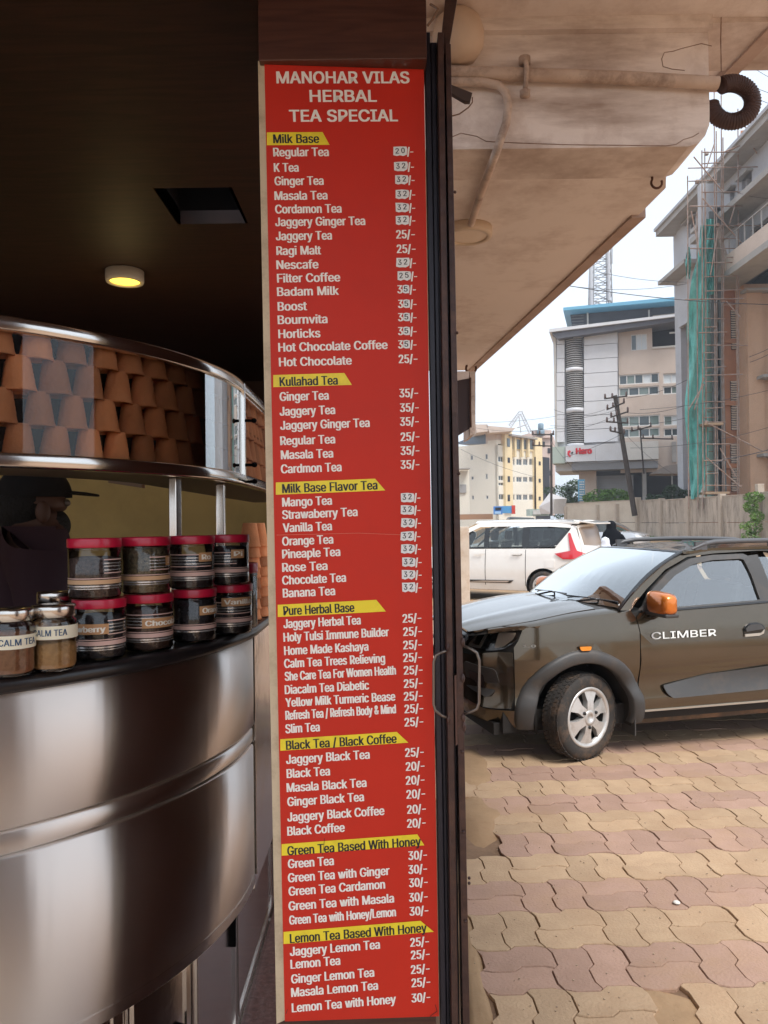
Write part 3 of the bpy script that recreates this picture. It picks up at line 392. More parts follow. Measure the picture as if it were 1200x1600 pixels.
jb = MB(); q = [PO + pu * (-15*A) + pv * (-10*A), PO + pu*(53*A) + pv*(-10*A), PO + pu*(53*A) + pv*(47*A), PO + pu*(-15*A) + pv*(47*A)]
jb.add([(p.x, p.y, -0.012) for p in q], [(0, 1, 2, 3)]); wb(jb, 'joint_sand', m_joint, paving)
# sand heaped along the shop edge and in the hole of the missing stone
sh = MB()
def mound(cx, cy, rx, ry, h, n=22, sh=sh, seed=1):
    rnd = random.Random(seed); vs = [(cx, cy, h)]; rr = [1 + rnd.uniform(-.18, .18) for _ in range(n)]
    for ring, (f, z) in enumerate(((.35, h*.9), (.7, h*.5), (1.0, -0.012))):
        for k in range(n):
            a = 2*PI*k/n; vs.append((cx + rx*f*rr[k]*math.cos(a), cy + ry*f*rr[k]*math.sin(a), z + (rnd.uniform(-.002, .002) if ring < 2 else 0)))
    fs = [(0, 1+k, 1+(k+1) % n) for k in range(n)]
    for r in range(2):
        for k in range(n): fs.append((1+r*n+k, 1+(r+1)*n+k, 1+(r+1)*n+(k+1) % n, 1+r*n+(k+1) % n))
    sh.add(vs, fs, True)
p = G(748, 1275); mound(p.x, p.y, .13, .34, .016, seed=2)
p = G(752, 1195); mound(p.x - .1, p.y, .2, .5, .012, seed=3)
p = G(1045, 1580); mound(p.x, p.y, .13, .15, -.004, seed=4)
p = G(745, 1500); mound(p.x - .03, p.y, .05, .5, .006, seed=5)
so_ = wb(sh, 'loose_sand', m_sand); so_['kind'] = 'stuff'; so_['label'] = 'orange brown sand lying loose over the paving stones'
# small litter and grit
gr = MB(); rnd = random.Random(5)
for k in range(130):
    px = rnd.uniform(735, 1195); py = rnd.uniform(1190, 1598); p = G(px, py); r = rnd.uniform(.0010, .0028)
    gr.obox((p.x, p.y, .005 + r*.4), (r, rnd.uniform(-r, r)*.5, 0), (-r*.3, r, 0), (0, 0, r*.6))
o = gr.build('grit', mat('grit', (0.50, 0.37, 0.26), 0.9, var=.3, vscale=60)); o['kind'] = 'stuff'; o['label'] = 'scattered grit and tiny stones on the paving'
pl = G(1057, 1413); lf = MB(); lf.lathe([(0, .006), (.010, .007), (.015, .003), (.017, .004), (.011, .009), (0, .010)], 7, (pl.x, pl.y, 0.004))
tag(lf.build('litter', mat('white scrap', (.75, .72, .66), .7)), 'small crumpled white scrap lying on a mauve paving stone', 'litter')

# ------------------------------------------------------------------ concrete canopy over the pavement
ZS, ZB = 3.02, 3.50
YB = 2.86
canopy = thing('canopy', 'stained cream plaster canopy slab and beam over the pavement', 'canopy', (1.0, YB, ZS))
def sx(Y): return 1.225 + (Y - 3.12) * (0.82 - 1.225) / (7.04 - 3.12)
b = MB()          # beam with its chamfered lower outer corner, continuing into the lower slab behind it
prof = [(-0.2, ZB + .6), (-0.2, ZS), (1.16, ZS), (1.195, ZS + .012), (1.222, ZS + .04), (1.238, ZS + .08), (1.24, ZS + .12), (1.24, ZB + .6)]
b.prism([(x, YB, z) for x, z in prof], (0, .26, 0)); wb(b, 'beam', m_plaster, canopy)
b = MB()
E1 = [(1.10, YB + .26), (1.165, YB + .262), (sx(3.2), 3.2)]
ys = [3.6, 4.2, 5, 6, 7.04]
poly = [(-0.2, YB + .26), (1.17, YB + .26), (1.205, 3.22), (sx(3.5), 3.5)] + [(sx(y), y) for y in ys] + [(-.6, 7.04)]
b.prism([(x, y, ZS + .001) for x, y in poly], (0, 0, .14)); wb(b, 'lower_slab', m_plaster2, canopy)
b = MB()          # drip fillet along the outer edge
for (x0, y0), (x1, y1) in zip([(sx(3.5), 3.5)] + [(sx(y), y) for y in ys[:-1]], [(sx(y), y) for y in ys]):
    b.prism([(x0 - .035, y0, ZS - .012), (x0 + .03, y0, ZS - .012), (x0 + .03, y0, ZS + .20), (x0 - .035, y0, ZS + .20)], (x1 - x0, y1 - y0, 0))
wb(b, 'drip_edge', mat('fascia plaster', (0.52, 0.39, 0.33), .9, var=.15, vscale=3, dirt=(.2, .13, .1), dscale=4, damt=.6), canopy)
b = MB()          # upper slab with its own edge
b.prism([(-.2, -1.0, ZB), (1.85, -1.0, ZB), (1.8, -.4, ZB), (1.62, 1.8, ZB), (1.45, 3.25, ZB), (1.38, 4.2, ZB), (-.2, 4.2, ZB)], (0, 0, .16)); wb(b, 'upper_slab', m_plaster2, canopy)
b = MB(); b.prism([(1.60, 1.9, ZB - .03), (1.66, 1.9, ZB - .03), (1.66, 1.9, ZB + .2), (1.60, 1.9, ZB + .2)], (-.18, 1.4, 0)); wb(b, 'slab_edge', MC['fascia plaster'], canopy)
b = MB(); b.box(-.2, 1.245, YB - .03, YB, ZB - .05, ZB + .02); b.box(1.20, 1.62, YB - .01, YB + .3, ZB - .02, ZB + .0); wb(b, 'moulding', m_plaster, canopy)
# cracks: thin raised ridges of flaked plaster
def strip(name, pxs, Y, wdt, material, parent, depth=.004, zz=None):
    mbx = MB(); pts = [P(x, y, Y) if zz is None else G(x, y, zz) for x, y in pxs]
    mbx.tube(pts, wdt, 5); return wb(mbx, name, material, parent)
m_crack = mat('crack', (0.22, 0.14, 0.10), .95, col2=(.45, .33, .27), vscale=14)
strip('crack', [(1112, 72), (1096, 68), (1080, 72), (1064, 76), (1052, 80), (1038, 82), (1034, 92), (1036, 104), (1050, 108), (1070, 110)], YB - .0005, .0016, m_crack, canopy)
strip('crack', [(706, 214), (720, 208), (745, 213), (760, 221), (800, 223), (880, 226), (1040, 228), (1056, 226), (1068, 218), (1082, 214), (1092, 208)], YB - .0005, .0018, m_crack, canopy)
strip('crack', [(712, 17), (760, 20), (800, 15), (850, 19), (940, 18), (1050, 20), (1124, 19)], YB - .030, .0016, m_crack, canopy)
strip('joint_line', [(1127, 22), (1126, 60), (1127, 112)], YB - .010, .0025, m_crack, canopy)
# metal eye hooks cast in the soffit
m_rust = mat('rusty iron', (0.14, 0.065, 0.04), .8, metal=.4, var=.4, vscale=40, bump=.4, bscale=80)
def hook(px, py, r, lab):
    p = G(px, py, ZS - .02); mbx = MB()
    mbx.tube([p + Vector((r*math.cos(a), 0, r*math.sin(a) - r*.2)) for a in [math.radians(d) for d in range(-215, 36, 20)]], r*.22, 7)
    mbx.tube([p + Vector((-r*.82, 0, r*.4)), p + Vector((-r*.82, 0, .045))], r*.22, 7)
    tag(wb(mbx, 'iron_hook', m_rust), lab, 'hook')
hook(1026, 284, .022, 'rusty iron hook in the canopy soffit near the corrugated hose')
hook(736, 574, .045, 'rusty iron hook under the far tip of the canopy above the hanging sign box')

# conduit with clips, corrugated hose
m_pipe = mat('dirty pipe', (0.66, 0.53, 0.44), .7, col2=(0.52, 0.39, 0.31), vscale=8, dirt=(.10, .05, .035), dscale=6, damt=.8, bump=.2)
cp = thing('conduit_pipe', 'long horizontal painted pipe fixed across the canopy beam', 'pipe', tuple(P(900, 117, YB - .03)))
b = MB(); b.tube([P(680, 112, YB - .03), P(800, 116, YB - .03), P(960, 121, YB - .03), P(1122, 130, YB - .03)], .0235, 14); wb(b, 'pipe', m_pipe, cp)
b = MB(); q = P(820, 117, YB - .03); b.tube([q + Vector((0, 0, .055)), q + Vector((0, -.028, .03)), q + Vector((0, -.036, 0)), q + Vector((0, -.028, -.03)), q + Vector((0, 0, -.05))], .009, 8)
b.lathe([(0, -.02), (.022, -.015), (.022, .01), (0, .01)], 10, tuple(q + Vector((0, 0, .055)))); b.lathe([(0, -.015), (.02, -.01), (.02, .01), (0, .01)], 10, tuple(q + Vector((0, 0, -.07)))); wb(b, 'clip', m_pipe, cp)
hs = MB(); pts = [P(1112, 131, YB - .03), P(1122, 131, YB-.03)]; rr = []
ctr = (1143, 160); cc = []
for k in range(60):
    a = math.radians(118 - k * 292 / 59.0); cc.append(P(ctr[0] + 33*math.cos(a)*1.0, ctr[1] - 30*math.sin(a), YB - .03 + .0012*k))
n_ = 0; full = []; rad = []
for k in range(len(cc) - 1):
    for s_ in range(3):
        full.append(cc[k].lerp(cc[k+1], s_/3)); rad.append(.0300 + .0019 * math.cos(n_ * 2*PI/4)); n_ += 1
hs.tube(full, rad, 16)
tag(wb(hs, 'corrugated_hose', mat('hose rubber', (0.085, 0.045, 0.04), .6, var=.4, vscale=12, bump=.1)), 'dark corrugated drain hose curling from the end of the pipe', 'hose')
b = MB(); pp = [(676, 128), (715, 128), (752, 128), (778, 133), (790, 145), (794, 165), (791, 192), (784, 212)]
yy = [YB-.03, YB-.03, YB-.03, YB-.03, YB-.03, YB-.03, YB-.03, YB-.032]
pts = [P(x, y, Y) for (x, y), Y in zip(pp, yy)]
for (x, y) in [(776, 236), (764, 268), (752, 300), (744, 325), (736, 350)]: pts.append(G(x, y, ZS - .03))
b.tube(pts, .0155, 12); tag(wb(b, 'conduit', m_pipe), 'thin pipe bending down the beam and along the soffit to the round light', 'pipe')
# round surface lights
m_lampbody = mat('old plastic', (0.70, 0.56, 0.42), .5, var=.12, vscale=6)
def disc_lamp(c, r, h, lab, body, face, group=None):
    t = thing('ceiling_light', lab, 'ceiling light', tuple(c), 0, group)
    mb1 = MB(); mb1.lathe([(r*.82, 0), (r, 0), (r, h*.82), (r*.97, h), (0, h)][::-1], 32, (0, 0, -h)); 
    mb1 = MB(); mb1.lathe([(0, 0), (r, 0), (r, -h*.8), (r*.96, -h), (r*.80, -h), (r*.78, -h*.85)], 32); mb1.build('housing', body, t)
    mb2 = MB(); mb2.lathe([(r*.78, -h*.85), (r*.5, -h*.9), (0, -h*.92)], 32); mb2.build('diffuser', face, t)
    return t
p = G(731, 357, ZS); disc_lamp(p, .115, .045, 'unlit round cream light at the end of the thin pipe on the soffit', m_lampbody, mat('lamp diffuser', (.78, .64, .50), .5))
p = P(716, 57, YB - .05); b = MB(); b.lathe([(0, .095), (.05, .085), (.082, .055), (.096, .01), (.092, -.04), (.07, -.075), (.035, -.093), (0, -.098)], 28, tuple(p))
gl_ = thing('globe_lamp', 'unlit cream globe lamp on the beam beside the top of the gate', 'lamp', tuple(p)); wb(b, 'globe', mat('globe plastic', (.66, .50, .37), .45, var=.12, vscale=9), gl_)
b = MB(); b.tube([p + Vector((0, .0, 0)), p + Vector((0, .05, 0))], .05, 16); wb(b, 'base', m_lampbody, gl_)
# broken bracket and wire
b = MB(); a_, b2 = P(700, 134, 2.6), P(737, 152, 2.6); b.prism([P(700, 128, 2.6), P(704, 132, 2.6), P(738, 145, 2.6), P(735, 158, 2.6), P(727, 158, 2.6), P(700, 142, 2.6)], (0, .02, 0))
br = thing('broken_bracket', 'broken dark bracket with a dangling wire below the pipe', 'bracket', tuple(a_)); wb(b, 'arm', mat('dark bracket', (.05, .028, .02), .7), br)
b = MB(); b.tube([P(738, 152, 2.6), P(738, 160, 2.6), P(732, 168, 2.6), P(718, 178, 2.6), P(700, 183, 2.6)], .0022, 6); wb(b, 'wire', mat('brown wire', (.16, .08, .04), .6), br)
b = MB(); b.tube([P(668, 40, 2.3), P(676, 30, 2.3), P(684, 14, 2.3), (P(672, 6, 2.3))], .004, 6); wb(b, 'wire', MC['brown wire'], br)

# hanging sign box under the canopy tip
hb = thing('sign_box', 'dark underside of a hanging sign box with a pale chipped frame', 'sign', tuple(P(728, 640, 6.6)))
Yn = 6.3
fr = [(716, 583), (741, 583), (743, 676), (716, 694)]
b = MB(); b.prism([P(x, y, Yn) for x, y in [(700, 592), (734, 592), (735, 668), (700, 690)]], (0, .10, 0)); wb(b, 'panel', mat('box underside', (.05, .03, .032), .6), hb)
b = MB(); b.prism([P(x, y, Yn) for x, y in [(734, 580), (743, 580), (743, 677), (734, 681)]], (0, .5, 0)); wb(b, 'side_frame', mat('chipped cream', (.62, .50, .42), .8, dirt=(.2, .12, .08), dscale=12, damt=.9), hb)
b = MB(); b.prism([P(x, y, Yn-.01) for x, y in [(700, 580), (733, 580), (733, 591), (700, 597)]], (0, .5, 0)); wb(b, 'top_frame', m_plaster2, hb)
b = MB(); b.tube([P(735, 590, Yn-.02), P(735, 640, Yn-.02), P(736, 668, Yn-.02)], .008, 6); wb(b, 'edge_bead', m_rust, hb)
ROT_A = 0.25
# ------------------------------------------------------------------ column, menu board and gate
YS = 1.47
col = thing('shop_column', 'dark laminated column carrying the red menu board', 'column', (-0.08, 1.9, 0))
b = MB(); b.box(-.222, .088, YS + .035, 1.99, 0.0, 2.76); wb(b, 'shaft', m_laminate_v, col)
b = MB(); q0, q1 = P(404, 95, YS - .012), P(664, 94, YS - .012)
b.box(q0.x, q1.x + .004, YS - .012, YS + .20, q0.z, 2.80); wb(b, 'header', m_laminate_v, col, bevel=.002)
TL, BL = P(413, 95, YS), P(445, 1596, YS); TR, BR = P(662, 95, YS + .023), P(686, 1588, YS + .023)
b = MB(); e0, e1 = P(403, 95, YS + .004), P(431, 1600, YS + .004)
b.prism([e0, TL + Vector((0, .004, 0)), BL + Vector((0, .004, 0)), P(432, 1600, YS + .004)], (0, .03, 0)); wb(b, 'edge_strip', m_cream, col)
board = thing('menu_board', 'tall red tea menu board with white lettering and yellow heading bands', 'menu board', tuple((BL + BR) / 2))
sn = (TR - TL).cross(BL - TL).normalized()
if sn.y > 0: sn = -sn
m_red = mat('red print', (0.61, 0.028, 0.012), .5, var=.08, vscale=3, spec=.3, dirt=(.45, .03, .02), dscale=5, damt=.3)
m_white = mat('white print', (0.93, 0.86, 0.80), .5)
m_yel = mat('yellow print', (0.92, 0.72, 0.03), .4, dirt=(.5, .36, .03), dscale=18, damt=.5)
m_ink = mat('black print', (0.012, 0.012, 0.02), .5)
m_stk = mat('paper sticker', (0.86, 0.85, 0.84), .6, var=.08, vscale=60)
def qmesh(a, c_, n, m_):   # subdivided sheet between four corners
    vs = []; fs = []
    for j in range(m_ + 1):
        for i in range(n + 1):
            u, v = i/n, j/m_; vs.append(TL.lerp(TR, u).lerp(BL.lerp(BR, u), v))
    for j in range(m_):
        for i in range(n): q = j*(n+1)+i; fs.append((q, q+1, q+n+2, q+n+1))
    return vs, fs
b = MB(); vs, fs = qmesh(0, 0, 6, 30); b.add([v + sn*.0 for v in vs], fs)
cs = [TL, TR, BR, BL]; bk = [c - sn*.012 for c in cs]
b.add(cs + bk, [(0, 1, 5, 4), (1, 2, 6, 5), (2, 3, 7, 6), (3, 0, 4, 7), (4, 5, 6, 7)])
wb(b, 'panel', m_red, board)
vy = ((TL - BL) + (TR - BR)).normalized(); vx0 = ((TR - TL) + (BR - BL)).normalized()
def S_uv(px, py):
    d = ray(px, py); t = (TL - CAM).dot(sn) / d.dot(sn); return CAM + d*t
def splace(px0, py0, px1, py1):
    """frame on the board: origin at the first pixel, x towards the second"""
    a, c = S_uv(px0, py0), S_uv(px1, py1); ux = (c - a); L_ = ux.length; ux.normalize(); uy = sn.cross(ux)
    if uy.z < 0: uy = -uy
    return a, ux, uy, L_
def slope(y): return -0.0 - (y - 110) * 6.0e-5
def sline(name, txt, x0, x1, yc, m_, parent, capx=13.6, bold=.00095, boldy=0, z=.0004):
    s = slope(yc); half = capx / 2
    a, ux, uy, L_ = splace(x0, yc + half, x1, yc + half + s*(x1 - x0))
    cap = capx / FPX * YS
    mbx = text_mb(txt, 0, L_, 0, cap, lambda x, y, zz: a + ux*x + uy*y + sn*zz, bold, boldy, z)
    return wb(mbx, name, m_, parent, fix=False)
def spoly(name, pts, m_, parent, z=.0003, th=None):
    mbx = MB(); mbx.add([S_uv(x, y) + sn*z for x, y in pts], [tuple(range(len(pts)))]); return wb(mbx, name, m_, parent, fix=False)
for t_, x0, x1, yc in (('MANOHAR VILAS', 432, 640, 121), ('HERBAL', 484, 589, 150), ('TEA SPECIAL', 452, 622, 181)):
    sline('title_lettering', t_, x0, x1, yc, m_white, board, 18.5, .0011, .0004)
S = 's'
MENU = [('B', 'Milk Base', 427, 499, 216.5, 417, 504, 515, 207, 227),
 ('Regular Tea', 427, 514, 237, 615, '20', S), ('K Tea', 428, 467, 261, 616, '32', S), ('Ginger Tea', 429, 506, 282, 617, '32', S),
 ('Masala Tea', 429, 512, 305, 618, '32', S), ('Cordamon Tea', 430, 534, 326, 618, '32', S), ('Jaggery Ginger Tea', 430, 571, 346, 618, '32', S),
 ('Jaggery Tea', 431, 519, 368, 619, '25', 0), ('Ragi Malt', 432, 502, 391, 620, '25', 0), ('Nescafe', 432, 498, 413, 619, '32', S),
 ('Filter Coffee', 433, 532, 434, 621, '25', S), ('Badam Milk', 433, 530, 455, 621, '35', 'h'), ('Boost', 434, 480, 478, 622, '35', 'h'),
 ('Bournvita', 434, 512, 499, 622, '35', 'h'), ('Horlicks', 435, 501, 521, 622, '35', 'h'), ('Hot Chocolate Coffee', 435, 606, 542, 622, '35', 'h'),
 ('Hot Chocolate', 436, 550, 565, 623, '25', 0),
 ('B', 'Kullahad Tea', 437, 528, 596, 427, 538, 550, 586, 605),
 ('Ginger Tea', 437, 514, 619, 624, '35', 0), ('Jaggery Tea', 437, 524, 642, 625, '35', 0), ('Jaggery Ginger Tea', 438, 578, 664, 625, '35', 0),
 ('Regular Tea', 438, 524, 688, 626, '25', 0), ('Masala Tea', 439, 521, 710, 626, '35', 0), ('Cardmon Tea', 439, 534, 732, 626, '35', 0),
 ('B', 'Milk Base Flavor Tea', 441, 590, 763, 431, 586, 602, 754, 773),
 ('Mango Tea', 441, 519, 784, 626, '32', S), ('Strawaberry Tea', 441, 559, 803.5, 626, '32', S), ('Vanilla Tea', 442, 519, 824, 627, '32', S),
 ('Orange Tea', 441, 521, 845, 626, '32', S), ('Pineaple Tea', 441, 532, 865, 627, '32', S), ('Rose Tea', 441, 512, 886, 628, '32', S),
 ('Chocolate Tea', 441, 541, 906, 628, '32', S), ('Banana Tea', 442, 524, 926, 628, '32', S),
 ('B', 'Pure Herbal Base', 443, 554, 954, 434, 588, 603, 945, 964),
 ('Jaggery Herbal Tea', 443, 564, 974, 629, '25', 0), ('Holy Tulsi Immune Builder', 443, 608, 995, 630, '25', 0), ('Home Made Kashaya', 444, 576, 1016, 630, '25', 0),
 ('Calm Tea Trees Relieving', 444, 602, 1036, 630, '25', 0), ('She Care Tea For Women Health', 445, 619, 1056, 631, '25', 0), ('Diacalm Tea Diabetic', 445, 577, 1077, 631, '25', 0),
 ('Yellow Milk Turmeric Bease', 446, 618, 1097, 631, '25', 0), ('Refresh Tea / Refresh Body & Mind', 446, 619, 1117, 632, '25', 0), ('Slim Tea', 446, 500, 1138, 632, '25', 0),
 ('B', 'Black Tea / Black Coffee', 447, 620, 1164, 438, 620, 638, 1155, 1173),
 ('Jaggery Black Tea', 447, 578, 1186, 633, '25', 0), ('Black Tea', 448, 516, 1208, 634, '20', 0), ('Masala Black Tea', 448, 573, 1230, 634, '20', 0),
 ('Ginger Black Tea', 449, 569, 1252, 635, '20', 0), ('Jaggery Black Coffee', 449, 601, 1276, 636, '20', 0), ('Black Coffee', 449, 539, 1298, 636, '20', 0),
 ('B', 'Green Tea Based With Honey', 449, 658, 1329, 440, 652, 663, 1319, 1337),
 ('Green Tea', 450, 522, 1349, 638, '30', 0), ('Green Tea with Ginger', 450, 609, 1371, 638, '30', 0), ('Green Tea Cardamon', 451, 602, 1392, 639, '30', 0),
 ('Green Tea with Masala', 451, 616, 1415, 639, '30', 0), ('Green Tea with Honey/Lemon', 452, 619, 1437, 640, '30', 0),
 ('B', 'Lemon Tea Based With Honey', 453, 667, 1466, 443, 657, 678, 1456, 1475),
 ('Jaggery Lemon Tea', 453, 594, 1486, 641, '25', 0), ('Lemon Tea', 454, 532, 1506, 642, '25', 0), ('Ginger Lemon Tea', 455, 585, 1529, 642, '25', 0),
 ('Masala Lemon Tea', 455, 591, 1550, 643, '25', 0), ('Lemon Tea with Honey', 456, 619, 1574, 643, '30', 0)]
rnd = random.Random(3)
for row in MENU:
    if row[0] == 'B':
        _, t_, x0, x1, yc, bx0, bx1t, bx1b, yt, yb = row; s = slope(yc)
        bd = spoly('heading_band', [(bx0, yt), (bx1t, yt + s*(bx1t-bx0)), (bx1b, yb + s*(bx1b-bx0)), (bx0, yb)], m_yel, board)
        sline('heading_lettering', t_, x0, x1, yc + 0.5, m_ink, bd, 14, .0008, 0, .0006)
    else:
        t_, x0, x1, yc, xp, pr, st = row; s = slope(yc)
        sline('menu_lettering', t_, x0, x1, yc + .8, m_white, board, 13.8)
        yp = yc + s*(xp - x0) + (2 if yc > 940 else 1.0)
        if st == S:
            j = lambda: rnd.uniform(-1.2, 1.2)
            sk = spoly('price_sticker', [(xp+j()*.5, yp-7+j()*.5), (xp+10, yp-7.5), (xp+20, yp-7+j()), (xp+21.5, yp-3), (xp+20.5, yp+5+j()), (xp+15, yp+7.5), (xp+10, yp+6+j()), (xp+5, yp+7.5), (xp+j()*.5, yp+6)], m_stk, board, .0007)
            sline('price_lettering', pr[0], xp+3, xp+8.5, yp - .5 + s*5, m_ink, sk, 8.5, .0003, 0, .0010)
            sline('price_lettering', pr[1], xp+12, xp+17.5, yp - 1.2 + s*5, m_ink, sk, 8.5, .0003, 0, .0010)
            sline('price_lettering', '/-', xp+21, xp+31, yp, m_white, board, 13)
        elif st == 'h':
            sline('price_lettering', '3', xp, xp+8, yp, m_white, board, 13)
            sk = spoly('price_sticker', [(xp+8, yp-6), (xp+13, yp-7), (xp+18, yp-6), (xp+19, yp), (xp+18, yp+6), (xp+12, yp+6.5), (xp+8, yp+5)], m_stk, board, .0007)
            sline('price_lettering', '5', xp+10, xp+16, yp - .5, m_ink, sk, 8.5, .0003, 0, .0010)
            sline('price_lettering', '/-', xp+19, xp+29, yp, m_white, board, 13)
        else: sline('price_lettering', pr + '/-', xp, xp + 29.5, yp, m_white, board, 13.5)
# scuffs on the board
m_scuff = mat('scuff', (.10, .03, .02), .8)
for pts in ([(504, 1336), (506, 1322), (507, 1310)], [(680, 1570), (683, 1580), (672, 1588)], [(520, 1480), (540, 1478), (556, 1474)], [(447, 1584), (449, 1577)], [(574, 1262), (576, 1266)]):
    mbx = MB(); mbx.tube([S_uv(x, y) for x, y in pts], .0006, 5); wb(mbx, 'scuff', m_scuff, board)
mbx = MB(); mbx.tube([S_uv(x, y) for x, y in ((432, 836), (500, 834.5), (560, 833), (640, 836))], .0004, 4); wb(mbx, 'print_seam', mat('seam', (.75, .25, .18), .5), board)

# folded steel gate beside the board
gate = thing('folding_gate', 'folded dark brown steel gate standing beside the menu board', 'gate', tuple(P(706, 1640, YS)))
def bar(name, top, bot, Y, dep, m_=None):       # px spans at top and bottom
    (xa, xb, yt), (xc, xd, yb) = top, bot
    mbx = MB(); mbx.prism([P(xa, yt, Y), P(xb, yt, Y), P(xd, yb, Y), P(xc, yb, Y)], (0, dep, 0)); return wb(mbx, name, m_ or m_gate, gate, bevel=.0012)
YB2 = 2420
bar('back_plate', (664, 700, 66), (705, 728, YB2), YS + .045, .03, m_gate_blue)
bar('side_channel', (663.5, 672, 50), (702, 711, YB2), YS + .03, .03, m_gate_blue)
bar('inner_post', (684, 693, 50), (718, 728.5, YB2), YS + .005, .055)
bar('flat_rail', (673, 680, 66), (712, 714, YB2), YS + .035, .012, m_gate_blue)
bar('outer_post', (696, 704.5, 68), (738, 750, YB2), YS + .01, .05)
b = MB()
for x_, y_ in ((711, 300), (714, 520), (717, 740), (722, 1175), (724, 1300), (733, 1372), (733, 1380), (727, 1440)):
    b.lathe([(0, -.0022), (.0028, -.001), (.0032, .001), (0, .002)], 8, tuple(P(x_, y_, YS + .008)), axis='y')
wb(b, 'rivet', m_gate, gate)['kind'] = 'stuff'
b = MB(); b.prism([P(687, 84, YS + .02), P(700, 84, YS + .02), P(715, -6, YS + .02), P(696, -6, YS + .02)], (0, .02, 0)); wb(b, 'top_stay', m_gate, gate)
b = MB(); b.prism([P(x, y, YS + .012) for x, y in ((710, 1056), (717, 1052), (718, 1160), (712, 1166))], (0, .02, 0)); wb(b, 'cross_link', mat('worn brown', (.13, .06, .045), .5), gate)
for pts in ([(703, 1016), (690, 1019), (681, 1024), (677.5, 1034), (677.5, 1100), (680, 1110), (690, 1118), (703, 1123)], [(726, 1010), (736, 1014), (745, 1020), (749, 1032), (748.5, 1098), (745, 1108), (736, 1112), (726, 1115)]):
    b = MB(); pp = [P(x, y, YS - .006 if 0 < k < 7 else YS + .02) for k, (x, y) in enumerate(pts)]; b.tube(pp, .0027, 8); wb(b, 'handle', m_handle, gate)
for x_, y_ in ((700, 1012), (701, 1125), (723, 1004), (723, 1060), (724, 1122), (725, 1135)):
    b = MB(); b.lathe([(0, -.010), (.003, -.006), (.0045, 0), (.003, .006), (0, .010)], 7, tuple(P(x_, y_, YS + .006))); wb(b, 'weld', m_gate, gate)

# ------------------------------------------------------------------ the stall
ZC = 2.75
m_ceil = wood('ceiling laminate', (0.022, 0.0075, 0.005), (0.045, 0.016, 0.010), 0.55, 4, (1, 10, 1))
hx0, hx1 = G(250, 293, ZC), G(372, 349, ZC)
hA, hB, hC, hD = G(249, 293, ZC), G(360, 294, ZC), G(382, 350, ZC), G(276, 349, ZC)
cx0, cx1, cy0, cy1 = (hA.x + hD.x)/2, (hB.x + hC.x)/2, (hC.y+hD.y)/2, (hA.y+hB.y)/2
cy0, cy1 = min(cy0, cy1), max(cy0, cy1)
ceil = thing('stall_ceiling', None, None, (-3, 2, ZC)); ceil['kind'] = 'structure'
b = MB()
for (x0, x1, y0, y1) in ((-7, cx0, .65, 6.2), (cx1, -.224, .65, 6.2), (cx0, cx1, .65, cy0), (cx0, cx1, cy1, 6.2)): b.box(x0, x1, y0, y1, ZC, ZC + .05)
b.box(-.224, .10, .65, 1.41, ZC, ZC + .05)
wb(b, 'ceiling_board', m_ceil, ceil)
b = MB(); b.box(-.55, 1.05, .10, 1.38, ZC - .03, ZC - .003); wb(b, 'sign_shade_board', m_ceil, ceil)  # unseen board added out of view to shade the top of the menu board
b = MB(); b.box(cx0, cx1, cy0, cy1, ZC + .3, ZC + .32); b.box(cx0-.01, cx0, cy0, cy1, ZC+.0, ZC+.3); b.box(cx1, cx1+.01, cy0, cy1, ZC+.0, ZC+.3); b.box(cx0, cx1, cy1, cy1+.01, ZC+.05, ZC+.3); wb(b, 'hatch', m_dark, ceil)
p = G(195, 424, ZC); lamp = disc_lamp(p, .082, .05, 'small round lit downlight glowing yellow on the dark stall ceiling', mat('lamp housing', (.62, .58, .5), .5), emit('lit diffuser', (1.0, .62, .06), 1.6))
ld = bpy.data.lights.new('downlight', 'POINT'); ld.energy = .35; ld.color = (1, .72, .3); ld.shadow_soft_size = .06
lo = bpy.data.objects.new('downlight', ld); COL.objects.link(lo); lo.location = (p.x, p.y, ZC - .30)
b = MB(); b.box(-7, .0, 6.0, 6.15, 0, ZC); struct(b.build('stall_rear_wall', mat('brown wall', (.07, .03, .022), .7, var=.2, vscale=2)))
b = MB(); b.box(-.2, -.05, 3.9, 6.0, 1.60, ZC); struct(b.build('glass_dark_block', MC['brown wall']))  # unseen block added so the case's side glass reflects something dark
b = MB(); b.box(-7, -6.85, -.6, 6, 0, ZC); struct(b.build('stall_left_wall', MC['brown wall']))
m_olive = mat('olive wall', (0.46, 0.33, 0.12), .8, var=.15, vscale=2, dirt=(.18, .12, .05), dscale=1.5, damt=.4)
b = MB(); b.box(-6.8, -.62, 4.2, 4.3, 0, 2.25); struct(b.build('inner_wall', m_olive))
# arch-headed opening panel beyond the posts
b = MB(); ar = [(-.55, 0), (-.55, 1.62)] + [(-.55 + .16 - .16*math.cos(math.radians(a)), 1.62 + .16*math.sin(math.radians(a))) for a in range(15, 181, 15)] + [(-.23, 0)]
b.prism([(x, 3.9, z) for x, z in ar], (0, .03, 0)); tag(b.build('arched_panel', mat('tan panel', (.28, .15, .07), .6)), 'small arch topped tan panel behind the stacked clay cups', 'panel')
